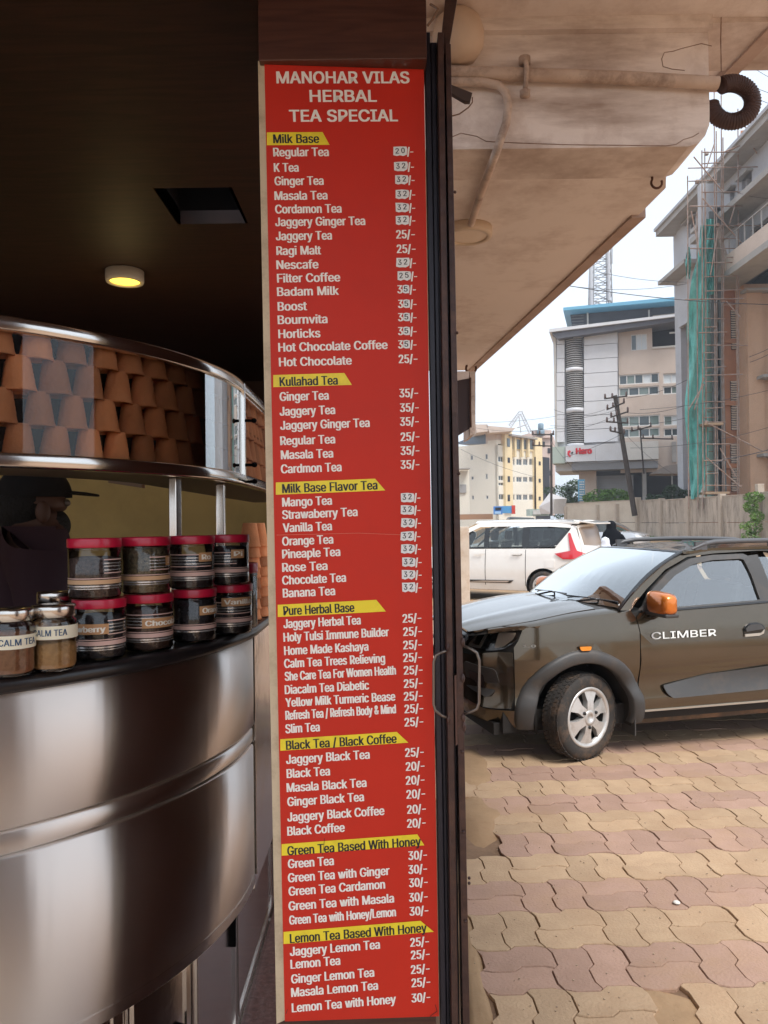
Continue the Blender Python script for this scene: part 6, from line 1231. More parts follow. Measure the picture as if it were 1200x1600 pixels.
# mirrors
m_orange = mat('orange mirror', (.72, .20, .02), .25, metal=.45, coat=.8)
for s_ in (1, -1):
    base = kb.S(-.60, .985, .0); c = Vector((base.x + .055, (base.y + .125), 1.045)); c.y *= s_
    t_ = bpy.data.objects.new('wing_mirror', None); COL.objects.link(t_); t_.parent = kw; t_.location = c; t_.scale = (1.15, 1.15, 1.15)
    mbx = MB(); prof = []
    n1, n2 = 14, 20; vs = []
    for i in range(n1+1):       # superellipsoid, flattened at the rear where the glass sits
        a = -PI/2 + PI*i/n1
        for k in range(n2):
            bb = 2*PI*k/n2; sp = lambda v, e: math.copysign(abs(v)**e, v)
            y = .118*sp(math.sin(a), .55); r_ = sp(math.cos(a), .45); x = .055*r_*sp(math.cos(bb), .6); z = .070*r_*sp(math.sin(bb), .6)
            if x < -.02: x = -.02
            x *= 1 + .15*(y/.118); z *= 1 - .08*(y/.118)*(1)
            vs.append((x, s_*y, z + .006))
    fs = [(i*n2+k, i*n2+(k+1) % n2, (i+1)*n2+(k+1) % n2, (i+1)*n2+k) for i in range(n1) for k in range(n2)]
    mbx.add(vs, fs, True); mbx.build('mirror_cap', m_orange, t_)
    mbx = MB(); mbx.obox((.0, 0, -.058), (.046, 0, 0), (0, .105, 0), (0, 0, .012)); mbx.build('mirror_shell', m_black_trim, t_, bevel=.008)
    mbx = MB(); mbx.tube([(0, -s_*.05, -.055), (.0, -s_*.085, -.075), (-.01, -s_*.14, -.085)], [.026, .024, .03], 12); mbx.build('mirror_foot', m_gloss_black, t_)
    mbx = MB(); mbx.obox((-.023, 0, .006), (.002, 0, 0), (0, .10, 0), (0, 0, .055)); mbx.build('mirror_glass', m_chrome, t_)
# wheels, arches, underside
wheel(kw, 0, .70 - .0, .292, .190, math.radians(19), 6, 'wide'); w2 = wheel(kw, 0, -.70, .292, .190, math.radians(19), 6, 'wide', simple=True); w2.scale = (1, -1, 1)
wheel(kw, WB, .70, .292, .190, 0, 6, 'wide', simple=True)
for xc in (0, WB):
    mbx = MB(); vs = []
    for y_ in (.765, .35): vs += [(x, y_, z) for x, z in arc_xy(xc, ACZ, .365, -15, 195, 20)]
    n = 21; fs = [(i, i+1, n+i+1, n+i) for i in range(20)]; mbx.add(vs, fs, True); mbx.add([(x, .35, z) for x, z in arc_xy(xc, ACZ, .365, -15, 195, 20)], [tuple(range(21))])
    mbx.build('wheel_liner', m_under, kw)
mbx = MB(); mbx.box(-2.75, .55, -.66, .66, .20, .34); mbx.build('floor_pan', m_under, kw)
mbx = MB(); mbx.tube([(0.02, .30, .27), (.0, .66, .28)], .03, 8); mbx.build('suspension_arm', mat('muddy metal', (.2, .13, .08), .8), kw)
mbx = MB(); mbx.obox((-.375, .70, .27), (.004, 0, 0), (0, .085, 0), (0, 0, .13)); mbx.build('mud_flap', m_black_trim, kw)
mbx = MB(); mbx.box(.35, .60, -.5, .62, .18, .26); mbx.build('under_guard', m_under, kw)
# cabin
m_seat = mat('seat cloth', (.10, .10, .10), .8)
for y_ in (.34, -.34): seat(kw, -1.05, y_, .55, m_seat)
mbx = MB(); mbx.obox((-1.95, 0, .80), (.06, 0, 0), (0, .55, 0), (-.08, 0, .25)); mbx.build('rear_bench', m_seat, kw, bevel=.04)
mbx = MB(); mbx.obox((-.42, 0, .93), (.22, 0, 0), (0, .66, 0), (0, 0, .05)); mbx.build('dashboard', mat('dash', (.03, .03, .03), .7), kw, bevel=.03)
mbx = MB(); mbx.tube([Vector((-.68 + .05*math.cos(a), -.34 + .17*math.sin(a), .93 + .15*math.cos(a))) for a in [2*PI*k/20 for k in range(21)]], .014, 8, False); mbx.build('steering_wheel', m_gloss_black, kw)
kb.panel('windscreen_mask', [(0,0),(0,0.001),(0.001,0)], m_under, skirt=0) if False else None
# ------------------------------------------------------------------ other cars from the same panel system
def glass_tint(): return glass('tinted car glass', (.30, .33, .32), 2.2)
def simple_car(root, D, paint, detail=2):
    xF, wb, xR, hw, rw_, zb, zh, zr = D['xF'], D['wb'], D['xR'], D['hw'], D['rw'], D['zb'], D['zh'], D['zr']
    plan = [(xF, 0), (xF-.02, .25), (xF-.07, hw*.62), (xF-.17, hw*.84), (xF-.36, hw*.96), (0, hw*.99), (-.6, hw), (-wb*.55, hw), (-wb, hw*.99), (xR+.38, hw*.965), (xR+.16, hw*.86), (xR+.05, hw*.6), (xR, .25), (xR-.01, 0)]
    dz = zr - zb
    bd = Body(plan, [.15, .28, .5, .62, .75, zb-.06, zb, zb+dz*.35, zb+dz*.75, zb+dz*.95], [.09, .02, .005, 0, .008, .03, .045, .085, .15, .21], root, (lambda t, z: max(0, min(1, (t-xF+.5)/.5))*max(0, z-.65)*.5 + (max(0, min(1, (-t+xR+.9 if False else 0)/.5)) )))
    TN_, TR_ = bd.t[0], bd.t[-1]; ar = rw_ + .06
    def ac(xc, r, zl): a = math.degrees(math.asin((zl-rw_)/r)); return arc_xy(xc, rw_, r, a, 180-a, 16)
    top_front = [(-.45, zb), (0, zb-.03), (xF*.5, zh+.02), (TN_*.8, zh-.05), (TN_, zh-.08)]
    low = [(TN_, .22)] + ac(0, ar, .22) + ac(-wb, ar, .22) + [(TR_, .25), (TR_, zb+.04)]
    bd.panel('body', low + top_front, paint, mirror=True, du=.16, dv=.12)
    # hood
    hz = smooth_interp([-.5, 0, xF*.6, xF-.05], [zb+.07, zb+.045, zh+.03, zh-.05])
    def hd(x, q, o=0):
        t_ = x + .0; p = bd.S(min(TN_, x + (.25 if x > xF-.3 else 0)*max(0, (x-xF+.3)/.3)), min(zb-.02, hz(x)-.04)); ye = max(.2, p.y); k = (1-abs(q)**2.6)**.6 if abs(q) < 1 else 0
        return Vector((x, q*ye, hz(x)-.055+.055*k+o))
    add_panel('hood', [(-.30, -1), (xF-.06, -1), (xF-.06, 1), (-.30, 1)], hd, paint, root, du=.12, dv=.12, skirt=.02)
    xs_b, xs_t = D.get('sb', -.15), D.get('st', -.95)
    def ws_(w_, v, o=0): a = abs(w_); return Vector((lerp(xs_b-.22*a**2, xs_t-.12*a**2, v)+o*.4, lerp(hw*.90*w_, (hw-.20)*w_, v), lerp(zb+.05-.02*a, zr-.03-.05*a**2, v)+.03*math.sin(v*PI)+o*.8))
    add_panel('windscreen', [(-1, 0), (1, 0), (1, 1), (-1, 1)], ws_, glass('tinted windscreen', (.4, .44, .43), 3.5), root, du=.2, dv=.2, skirt=0)
    rt = D.get('rt', xR+.35)
    def rf(u, q, o=0): x0 = xs_t-.12*abs(q)**2; x = x0+u*(rt-x0); return Vector((x, q*(hw-.19), zr-.055+.05*(1-abs(q)**2.4)-.05*max(0, u-.55)**1.5*2-.035*max(0, .25-u)*4*.3+o))
    add_panel('roof', [(0, -1), (1, -1), (1, 1), (0, 1)], rf, paint, root, du=.1, dv=.15, skirt=.03)
    # side glass band, then pillars of body colour where asked
    zt = zr-.14
    for k, poly in enumerate(D['win']): bd.panel('window', poly, glass_tint(), mirror=True, off=-.008, skirt=0, du=.15, dv=.1)
    for poly in D['pil']: bd.panel('pillar', poly, paint if D.get('pilpaint') else m_gloss_black, mirror=True, off=-.002, du=.15, dv=.1)
    for poly in D['paintpan']: bd.panel('side_panel', poly, paint, mirror=True, off=.0, du=.12, dv=.08)
    for xd in D['gaps']: bd.panel('door_gap', [(xd-.006, .32), (xd+.006, .32), (xd+.006, zb), (xd-.006, zb)], m_under, mirror=True, off=.003, skirt=.004, dv=.1)
    for q, mname in D.get('extra', ()): bd.panel(mname[0], q, mname[1], mirror=mname[2] if len(mname) > 2 else True, off=mname[3] if len(mname) > 3 else .012)
    for xc in (0, -wb):
        for s_ in (1, -1):
            w_ = wheel(root, xc, s_*(hw-.09), rw_, rw_*.66, 0, D.get('sp', 10), D.get('style', 'thin'), .18, simple=True)
            if s_ < 0: w_.scale = (1, -1, 1)
        mbx = MB(); mbx.box(xc-ar, xc+ar, -hw+.25, hw-.25, .25, ar+rw_-.06); mbx.build('wheel_liner', m_under, root)
    mbx = MB(); mbx.box(xR+.2, xF-.2, -hw+.2, hw-.2, .2, .35); mbx.build('floor_pan', m_under, root)
    return bd
m_wpaint = mat('pearl white paint', (.80, .77, .72), .22, coat=1.0, dirt=(.55, .42, .30), dscale=1.2, damt=.25)
m_spaint = mat('silver paint', (.60, .61, .63), .25, metal=.6, coat=1.0)
m_red = MC['red print']
m_tail = mat('red lens', (.55, .01, .02), .15, coat=1.0)
# white people carrier
HB = math.radians(33); h2 = Vector((-math.cos(HB), math.sin(HB), 0)); l2 = Vector((-math.sin(HB), -math.cos(HB), 0))
rw0 = G(851, 941); WB2 = 2.74
o2 = rw0 - l2*.80 + h2*WB2; o2.z = 0
mp_ = thing('parked_car', 'pearl white people carrier with red tail lights and yellow number plate', 'car', tuple(o2), math.atan2(h2.y, h2.x))
dlo_lo = lambda x: 1.08 + (-x)*.012
D = dict(xF=.80, wb=WB2, xR=-3.60, hw=.868, rw=.315, zb=1.06, zh=.98, zr=1.69, sb=-.10, st=-1.05, rt=-3.42, sp=12,
         win=[[(-.75, dlo_lo(-.7)), (-1.1, 1.40), (-1.35, 1.50), (-1.42, 1.50), (-1.42, dlo_lo(-1.4))], [(-1.50, dlo_lo(-1.5)), (-1.50, 1.50), (-2.28, 1.51), (-2.30, dlo_lo(-2.3))], [(-2.40, dlo_lo(-2.4)), (-2.38, 1.51), (-3.05, 1.49), (-3.2, 1.43), (-2.92, 1.14)]],
         pil=[[(-1.41, 1.09), (-1.41, 1.51), (-1.52, 1.51), (-1.52, 1.09)], [(-2.27, 1.10), (-2.27, 1.52), (-2.42, 1.52), (-2.42, 1.10)], [(-2.90, 1.12), (-3.18, 1.43), (-3.28, 1.46), (-3.02, 1.16)], [(-2.4, 1.095), (-2.4, 1.13), (-3.0, 1.17), (-2.95, 1.12)]],
         paintpan=[[(-.45, 1.04), (-.9, 1.35), (-1.3, 1.53), (-2.5, 1.545), (-3.3, 1.50), (-3.35, 1.60), (-2.5, 1.64), (-1.3, 1.62), (-.95, 1.48), (-.5, 1.12)],
                   [(-2.95, 1.05), (-3.02, 1.15), (-3.30, 1.47), (-3.35, 1.55), (-3.50, 1.55), (-3.62, 1.05)]],
         gaps=[-.42, -1.46, -2.36])
bd2 = simple_car(mp_, D, m_wpaint)
TR_ = bd2.t[-1]
m_tg = mat('dusty rear glass', (.30, .22, .16), .35, coat=.5)
bd2.panel('tailgate', [(-3.60, .55), (-3.56, 1.55), (TR_, 1.57), (TR_, .55)], m_wpaint, off=.012, mirror=True)
bd2.panel('rear_window', [(-3.68, 1.16), (-3.60, 1.50), (TR_, 1.53), (TR_, 1.13)], m_tg, off=.022, mirror=True)
bd2.panel('tail_light', [(-2.98, .985), (-3.30, 1.045), (-3.25, 1.39), (-3.30, 1.40), (-3.44, 1.045), (-3.62, .99), (-4.0, .965), (-4.0, .90), (-3.5, .875), (-3.15, .88)], m_tail, off=.026, mirror=True, du=.06)
bd2.panel('light_lens', [(-3.56, .99), (-3.80, .925), (-3.80, .88), (-3.56, .88)], mat('clear lens', (.6, .55, .52), .2, coat=1), off=.032, mirror=True)
bd2.panel('plate_frame', [(TR_+.30, .72), (TR_+.30, .90), (TR_, .90), (TR_, .72)], m_gloss_black, off=.03, mirror=True)
bd2.panel('number_plate', [(TR_+.26, .745), (TR_+.26, .875), (TR_, .875), (TR_, .745)], mat('yellow plate', (.85, .70, .05), .5), off=.045, mirror=True)
bd2.panel('door_handle', rp([(-2.06, .985), (-2.27, .985), (-2.27, .955), (-2.06, .955)], .01), m_wpaint, off=.04)
bd2.panel('door_handle', rp([(-1.18, .98), (-1.40, .98), (-1.40, .95), (-1.18, .95)], .01), m_wpaint, off=.04)
bd2.panel('handle_shade_patch', rp([(-2.04, .975), (-2.29, .975), (-2.27, .935), (-2.08, .935)], .01), mat('painted recess shade', (.35, .33, .3), .5), off=.004)  # flat grey patch, shade behind the handle put into its colour
bd2.panel('fuel_flap', rp([(-2.78, .86), (-2.98, .86), (-2.98, .70), (-2.78, .70)], .02), m_wpaint, off=.010)
bd2.panel('side_moulding', [(-.5, .36), (-2.02, .37), (-2.10, .43), (-.5, .41)], m_gloss_black, off=.014)
bd2.panel('moulding_insert', [(-1.0, .375), (-1.96, .385), (-2.02, .42), (-1.4, .405)], mat('chrome insert', (.6, .55, .5), .3, metal=.8), off=.024)
mbx = MB(); mbx.prism([(-3.30, -.60, 1.63), (-3.30, .60, 1.63), (-3.70, .55, 1.565), (-3.70, -.55, 1.565)], (0, 0, .03)); mbx.build('spoiler', m_wpaint, mp_, bevel=.008)
for y_ in (.36, -.36):
    seat(mp_, -1.05, y_, .62, mat('beige seat', (.42, .34, .24), .8)); seat(mp_, -1.95, y_, .62, mat('dark seat', (.06, .06, .06), .8))

# silver hatchback near the compound wall
S3 = G(980, 863, 0.15); HS = math.radians(-36); h3 = Vector((math.cos(HS), math.sin(HS), 0)); r3 = Vector((math.sin(HS), -math.cos(HS), 0))
D3 = dict(xF=.78, wb=2.43, xR=-3.05, hw=.85, rw=.30, zb=.98, zh=.90, zr=1.53, sb=-.05, st=-.85, rt=-2.75, sp=8,
          win=[[(-.60, 1.02), (-.95, 1.30), (-1.15, 1.38), (-1.40, 1.38), (-1.40, 1.02)], [(-1.48, 1.02), (-1.48, 1.38), (-2.1, 1.36), (-2.35, 1.12), (-2.3, 1.04)]],
          pil=[[(-1.38, 1.01), (-1.38, 1.39), (-1.5, 1.39), (-1.5, 1.01)]],
          paintpan=[[(-.35, .97), (-.8, 1.28), (-1.1, 1.41), (-2.2, 1.40), (-2.5, 1.1), (-2.9, .97), (-2.9, 1.1), (-2.5, 1.42), (-1.2, 1.47), (-.9, 1.42), (-.4, 1.05)]],
          gaps=[-.40, -1.45])
def place_car(lab, pos, ang, D_, pn, nm='parked_car', group=None):
    t = thing(nm, lab, 'car', tuple(pos), ang, group); return t, simple_car(t, D_, pn)
o3 = S3 - r3*.76; o3.z = .12
t3, bd3 = place_car('silver hatchback parked facing the camera before the stained compound wall', o3, HS, D3, m_spaint)
T3 = bd3.t[0]
bd3.panel('headlight', rp([(T3-.30, .72), (T3-.62, .80), (T3-1.02, .86), (T3-.95, .74), (T3-.6, .62)], .03), mat('car headlight', (.75, .75, .74), .15, metal=.5), off=.01, mirror=True)
bd3.panel('grille', [(T3, .70), (T3-.45, .68), (T3-.40, .60), (T3, .60)], m_gloss_black, off=.01, mirror=True)
bd3.panel('lower_grille', rp([(T3, .45), (T3-.5, .45), (T3-.42, .30), (T3, .30)], .02), m_gloss_black, off=.01, mirror=True)
for s_ in (1, -1):
    mbx = MB(); mbx.obox((-.55, s_*.98, 1.02), (.07, 0, 0), (0, .11, 0), (0, 0, .07)); mbx.build('wing_mirror', m_spaint, t3, bevel=.03)
mbx = MB(); mbx.obox((.74, 0, .66), (.01, 0, 0), (0, .06, 0), (0, 0, .05)); mbx.build('badge', m_chrome, t3)
# two more white roofs behind the people carrier
D4 = dict(D3); D4.update(zr=1.62, zb=1.02, zh=.95)
D4['win'] = [[(-.60, 1.06), (-.95, 1.36), (-1.15, 1.46), (-1.40, 1.47), (-1.40, 1.06)], [(-1.48, 1.06), (-1.48, 1.47), (-2.3, 1.45), (-2.6, 1.2), (-2.5, 1.08)]]
D4['paintpan'] = [[(-.35, 1.0), (-.8, 1.34), (-1.1, 1.49), (-2.3, 1.48), (-2.7, 1.2), (-3.0, 1.0), (-3.0, 1.2), (-2.6, 1.5), (-1.2, 1.56), (-.9, 1.5), (-.4, 1.1)]]
q = G(742, 899, 0); place_car('white car whose roof shows behind the white people carrier, nearer the gate', (q.x + .4, 23.5, 0), math.radians(175), D4, m_wpaint)
q = P(828, 820, 31); place_car('white car farther back, its roof showing above the people carrier roof', (q.x - 1.2, 31, 0), math.radians(160), D4, m_wpaint)
q = P(872, 820, 36); place_car('small white car beyond the people carrier tailgate by the white tent', (q.x - 1.0, 40, .1), math.radians(150), D4, m_wpaint)

# ------------------------------------------------------------------ people
def skinned(name, verts, edges, radii, m_, parent=None, levels=2, root_i=0, smooth_shade=True):
    me = bpy.data.meshes.new(name); me.from_pydata(verts, edges, []); o = bpy.data.objects.new(name, me); COL.objects.link(o)
    sk = o.modifiers.new('skin', 'SKIN'); sk.use_smooth_shade = True
    for i, r in enumerate(radii):
        v = me.skin_vertices[0].data[i]; v.radius = r if isinstance(r, tuple) else (r, r); v.use_root = (i == root_i)
    sb = o.modifiers.new('sub', 'SUBSURF'); sb.levels = levels; sb.render_levels = levels
    dg = bpy.context.evaluated_depsgraph_get(); ev = o.evaluated_get(dg); m2 = bpy.data.meshes.new_from_object(ev)
    bpy.data.objects.remove(o); m2.name = name; m2.materials.clear(); m2.materials.append(m_)
    for p_ in m2.polygons: p_.use_smooth = True
    o2_ = bpy.data.objects.new(name, m2); COL.objects.link(o2_)
    if parent: o2_.parent = parent
    return o2_
hc = P(47, 792, 2.42)
man = thing('person', 'bearded man in dark cap and maroon shirt behind the counter', 'person', (hc.x, hc.y + .02, 0), math.radians(28))
m_skin = mat('brown skin', (.11, .052, .034), .55); H0 = hc.z
# local frame: x = facing (right and slightly away), y = his left
V = [(0, 0, .98), (0, 0, 1.15), (0, 0, 1.36), (0, 0, 1.50), (.005, 0, 1.585), (.01, 0, H0-.055), (.012, 0, H0+.02), (.0, 0, H0+.09),
     (0, .205, 1.50), (.02, .27, 1.20), (.18, .24, 1.10), (.26, .20, 1.10), (0, -.205, 1.50), (.03, -.28, 1.20), (.20, -.24, 1.14), (.28, -.20, 1.15),
     (0, .10, .80), (.02, .11, .48), (0, .11, .08), (.12, .12, .04), (0, -.10, .80), (.02, -.11, .48), (0, -.11, .08), (.12, -.12, .04),
     (.105, 0, H0-.005), (.0, .088, H0+.0), (.0, -.088, H0+.0), (.075, 0, H0-.085)]
E_ = [(0, 1), (1, 2), (2, 3), (3, 4), (4, 5), (5, 6), (6, 7), (3, 8), (8, 9), (9, 10), (10, 11), (3, 12), (12, 13), (13, 14), (14, 15), (0, 16), (16, 17), (17, 18), (18, 19), (0, 20), (20, 21), (21, 22), (22, 23), (6, 24), (6, 25), (6, 26), (5, 27)]
Rr = [.13, .125, .15, .11, .075, (.082, .075), (.100, .086), (.06, .055), .065, .048, .038, .03, .065, .048, .038, .03, .085, .06, .045, .035, .085, .06, .045, .035, .016, .014, .014, .035]
skinned('body', V, E_, Rr, m_skin, man, 2)
bodyo = man.children[0]
def garment(name, test, m_, off):      # cloth cut from the figure's own surface and let out
    bm = bmesh.new(); bm.from_mesh(bodyo.data); bm.normal_update()
    bmesh.ops.delete(bm, geom=[f for f in bm.faces if not test(f.calc_center_median())], context='FACES')
    for v in bm.verts: v.co += v.normal*off
    me = bpy.data.meshes.new(name); bm.to_mesh(me); bm.free(); me.materials.clear(); me.materials.append(m_); o = bpy.data.objects.new(name, me); COL.objects.link(o); o.parent = man; return o
garment('shirt', lambda c: .93 < c.z < 1.60 and not (c.z < 1.22 and c.x > .06), mat('maroon shirt', (.045, .016, .022), .85, bump=.3, bscale=12), .022)
garment('trousers', lambda c: .09 < c.z < .97 and c.x < .09, mat('dark trousers', (.02, .02, .028), .9), .016)
def ellip(c, r, n=20, zmin=-1, zmax=1, m_=14):
    mbx = MB(); pr = []
    for i in range(m_+1):
        a = lerp(math.asin(zmin), math.asin(zmax), i/m_); pr.append((math.cos(a), math.sin(a)))
    vs = [(c[0]+r[0]*p_[0]*math.cos(2*PI*k/n), c[1]+r[1]*p_[0]*math.sin(2*PI*k/n), c[2]+r[2]*p_[1]) for p_ in pr for k in range(n)]
    mbx.add(vs, [(i*n+k, i*n+(k+1) % n, (i+1)*n+(k+1) % n, (i+1)*n+k) for i in range(m_) for k in range(n)], True); return mbx
m_cap = mat('black cap', (.010, .009, .010), .9, bump=.2, bscale=30)
cap = ellip((.005, 0, H0+.035), (.112, .095, .105), zmin=-.05).build('cap', m_cap, man)
mbx = MB(); mbx.prism([(.09, -.07, H0+.045), (.15, -.06, H0+.040), (.19, -.03, H0+.035), (.20, 0, H0+.034), (.19, .03, H0+.035), (.15, .06, H0+.040), (.09, .07, H0+.045)], (0, 0, .006)); mbx.build('cap_brim', m_cap, cap)
m_hair = mat('black hair', (.012, .010, .009), .8, bump=.8, bscale=120)
ellip((-.022, 0, H0-.005), (.094, .096, .088), zmin=-.8, zmax=.8).build('hair', m_hair, man)
ellip((.042, 0, H0-.060), (.070, .072, .062), zmin=-.98, zmax=.75).build('beard', m_hair, man)
for s_ in (1, -1): ellip((.022, s_*.098, H0-.018), (.022, .014, .034), zmin=-1).build('ear', m_skin, man)
for s_ in (1, -1): ellip((.096, s_*.034, H0+.012), (.012, .014, .012), zmin=-1).build('eye', mat('eye white', (.2, .17, .15), .3), man)

mbx = MB(); mbx.lathe([(.088, 1.555), (.094, 1.575), (.088, 1.60), (.080, 1.598), (.080, 1.56)], 24); mbx.build('collar', MC['maroon shirt'], man)
def robe(name, lab, pos, ang, secs, m_, parts=()):
    t = thing(name, lab, 'person', tuple(pos), ang); mbx = MB(); n = 28; vs = []
    for (z, cx, cy, rx, ry) in secs:
        for k in range(n):
            a = 2*PI*k/n; wv = 1 + .035*math.sin(5*a + z*3)*(1 if z < 1.2 else .2); vs.append((cx + rx*wv*math.cos(a), cy + ry*wv*math.sin(a), z))
    mbx.add(vs, [(i*n+k, i*n+(k+1) % n, (i+1)*n+(k+1) % n, (i+1)*n+k) for i in range(len(secs)-1) for k in range(n)] + [tuple(range((len(secs)-1)*n, len(secs)*n)), tuple(reversed(range(n)))], True)
    mbx.build('body', m_, t); return t
q = P(957, 860, 19.0)
m_abaya = mat('black robe', (.005, .006, .009), .95, spec=.15, bump=.4, bscale=8)
secs = [(.02, 0, 0, .27, .24), (.4, 0, 0, .25, .22), (.85, 0, 0, .24, .20), (1.05, 0, 0, .23, .19), (1.22, 0, .0, .245, .17), (1.34, -.01, 0, .215, .15), (1.40, -.02, 0, .14, .12), (1.44, -.02, 0, .115, .115), (1.52, -.02, 0, .118, .125), (1.58, -.02, 0, .105, .11), (1.62, -.02, 0, .06, .07), (1.635, -.02, 0, .01, .01)]
wm = robe('person', 'woman in a long black robe and veil seen from behind by the people carrier', (q.x, 19, 0), 0, secs, m_abaya)
skinned('sleeve', [(.15, -.05, 1.30), (.27, -.10, 1.08), (.36, -.20, .98), (.42, -.26, .97)], [(0, 1), (1, 2), (2, 3)], [.09, .085, .075, .035], m_abaya, wm)
skinned('sleeve', [(-.15, 0, 1.30), (-.25, 0, 1.05), (-.22, -.08, .85)], [(0, 1), (1, 2)], [.09, .075, .05], m_abaya, wm)
mbx = MB(); mbx.obox((.33, -.28, .80), (.16, 0, .02), (0, .06, 0), (0, 0, .13)); bg_ = mbx.build('handbag', mat('black bag', (.01, .01, .012), .5), None, bevel=.03); bg_.location = (q.x, 19, 0)
tag(bg_, 'black handbag held by the woman in the black robe', 'bag')
q = P(946, 870, 18.3)
secs = [(.02, 0, 0, .17, .15), (.5, 0, 0, .18, .16), (.7, 0, 0, .19, .16), (.86, 0, 0, .17, .15), (.96, 0, .0, .16, .13), (1.04, 0, 0, .12, .10), (1.09, 0, 0, .10, .09), (1.15, 0, 0, .10, .10), (1.21, 0, 0, .085, .085), (1.25, 0, 0, .01, .01)]
ch = robe('person', 'smaller person in a white shawl beside the woman in black', (q.x, 18.3, 0), 0, secs, mat('white cloth', (.74, .76, .82), .8, bump=.3, bscale=10))
mbx = MB(); 
for k in range(3): mbx.obox((.0, -.165, .60 + k*.12), (.10, 0, 0), (0, .012, 0), (0, 0, .03))
mbx.build('red_pattern', mat('red cloth', (.5, .08, .05), .8), ch)

# ------------------------------------------------------------------ background
class Fac:
    """a building front: u along it, z up, d out towards the viewer"""
    def __init__(s, px, Y, yaw): 
        o = P(px, 815, Y); s.o = Vector((o.x, o.y, 0)); s.u = Vector((math.cos(yaw), -math.sin(yaw), 0)); s.n = Vector((-math.sin(yaw), -math.cos(yaw), 0))
    def uv(s, px, py, d=0.0):
        r = ray(px, py); t = (s.o + s.n*d - CAM).dot(s.n)/r.dot(s.n); p = CAM + r*t - s.o; return p.dot(s.u), p.z
    def W(s, u, z, d): return s.o + s.u*u + s.n*d + Vector((0, 0, z))
    def boxm(s, mbx, u0, u1, z0, z1, d0, d1):
        c = s.W((u0+u1)/2, (z0+z1)/2, (d0+d1)/2); mbx.obox(c, s.u*abs(u1-u0)/2, s.n*abs(d1-d0)/2, Vector((0, 0, abs(z1-z0)/2))); return mbx
    def rect(s, x0, y0, x1, y1, d=0.0):
        xm, ym = (x0+x1)/2, (y0+y1)/2; return s.uv(x0, ym, d)[0], s.uv(x1, ym, d)[0], s.uv(xm, y1, d)[1], s.uv(xm, y0, d)[1]
    def box(s, name, x0, y0, x1, y1, d0, d1, m_, par, **k):
        u0, u1, z0, z1 = s.rect(x0, y0, x1, y1, d1); return wb(s.boxm(MB(), u0, u1, z0, z1, d0, d1), name, m_, par, **k)
    def wall(s, name, u0, u1, z0, z1, holes, th, m_, par):
        us = sorted({u0, u1, *[h[0] for h in holes], *[h[1] for h in holes]}); zs = sorted({z0, z1, *[h[2] for h in holes], *[h[3] for h in holes]})
        us = [u for u in us if u0-1e-6 <= u <= u1+1e-6]; zs = [z for z in zs if z0-1e-6 <= z <= z1+1e-6]; mbx = MB()
        solid = lambda i, j: 0 <= i < len(us)-1 and 0 <= j < len(zs)-1 and not any(h[0]-1e-6 <= (us[i]+us[i+1])/2 <= h[1] and h[2] <= (zs[j]+zs[j+1])/2 <= h[3] for h in holes)
        for i in range(len(us)-1):
            for j in range(len(zs)-1):
                if not solid(i, j): continue
                a, c, e, f = us[i], us[i+1], zs[j], zs[j+1]; q = s.W
                mbx.quad(q(a, e, 0), q(c, e, 0), q(c, f, 0), q(a, f, 0)); mbx.quad(q(a, e, -th), q(a, f, -th), q(c, f, -th), q(c, e, -th))
                if not solid(i-1, j): mbx.quad(q(a, e, 0), q(a, f, 0), q(a, f, -th), q(a, e, -th))
                if not solid(i+1, j): mbx.quad(q(c, e, 0), q(c, e, -th), q(c, f, -th), q(c, f, 0))
                if not solid(i, j-1): mbx.quad(q(a, e, 0), q(a, e, -th), q(c, e, -th), q(c, e, 0))
                if not solid(i, j+1): mbx.quad(q(a, f, 0), q(c, f, 0), q(c, f, -th), q(a, f, -th))
        return wb(mbx, name, m_, par)
    def window(s, h, m_frame, m_pane, par, bars=1, fr=.06, inset=.12, hb=0):
        u0, u1, z0, z1 = h; w_ = MB()
        for a in (u0, u1-fr): s.boxm(w_, a, a+fr, z0, z1, -inset, -inset+.06)
        for a in (z0, z1-fr): s.boxm(w_, u0+fr, u1-fr, a, a+fr, -inset, -inset+.06)
        for k in range(1, bars): u = u0+(u1-u0)*k/bars; s.boxm(w_, u-fr*.4, u+fr*.4, z0+fr, z1-fr, -inset+.002, -inset+.055)
        if hb: zz = z0+(z1-z0)*hb; s.boxm(w_, u0+fr, u1-fr, zz-fr*.4, zz+fr*.4, -inset+.004, -inset+.052)
        f_ = wb(w_, 'window', m_frame, par); 
        for k in range(bars):
            a = u0+fr+(u1-u0-2*fr)*k/bars; c = u0+fr+(u1-u0-2*fr)*(k+1)/bars; mm = m_pane[k % len(m_pane)] if isinstance(m_pane, (list, tuple)) else m_pane
            wb(s.boxm(MB(), a, c, z0+fr, z1-fr, -inset-.03, -inset-.01), 'pane', mm, f_)
        return f_
m_wt = mat('white panel', (.66, .66, .68), .5, var=.06, vscale=.4, dirt=(.5, .48, .45), dscale=.3, damt=.4)
m_wt2 = mat('weathered white', (.66, .63, .58), .7, var=.08, vscale=.5, dirt=(.45, .38, .32), dscale=.35, damt=.5)
m_beige = mat('beige render', (.58, .48, .41), .85, var=.1, vscale=.5, dirt=(.40, .30, .24), dscale=.4, damt=.5)
m_pane = mat('dark pane', (.05, .07, .08), .12, coat=.6); m_pane2 = mat('green pane', (.16, .21, .19), .12, coat=.6); m_pane3 = mat('pale pane', (.62, .66, .68), .3); m_void = mat('dark interior', (.02, .02, .028), .9)
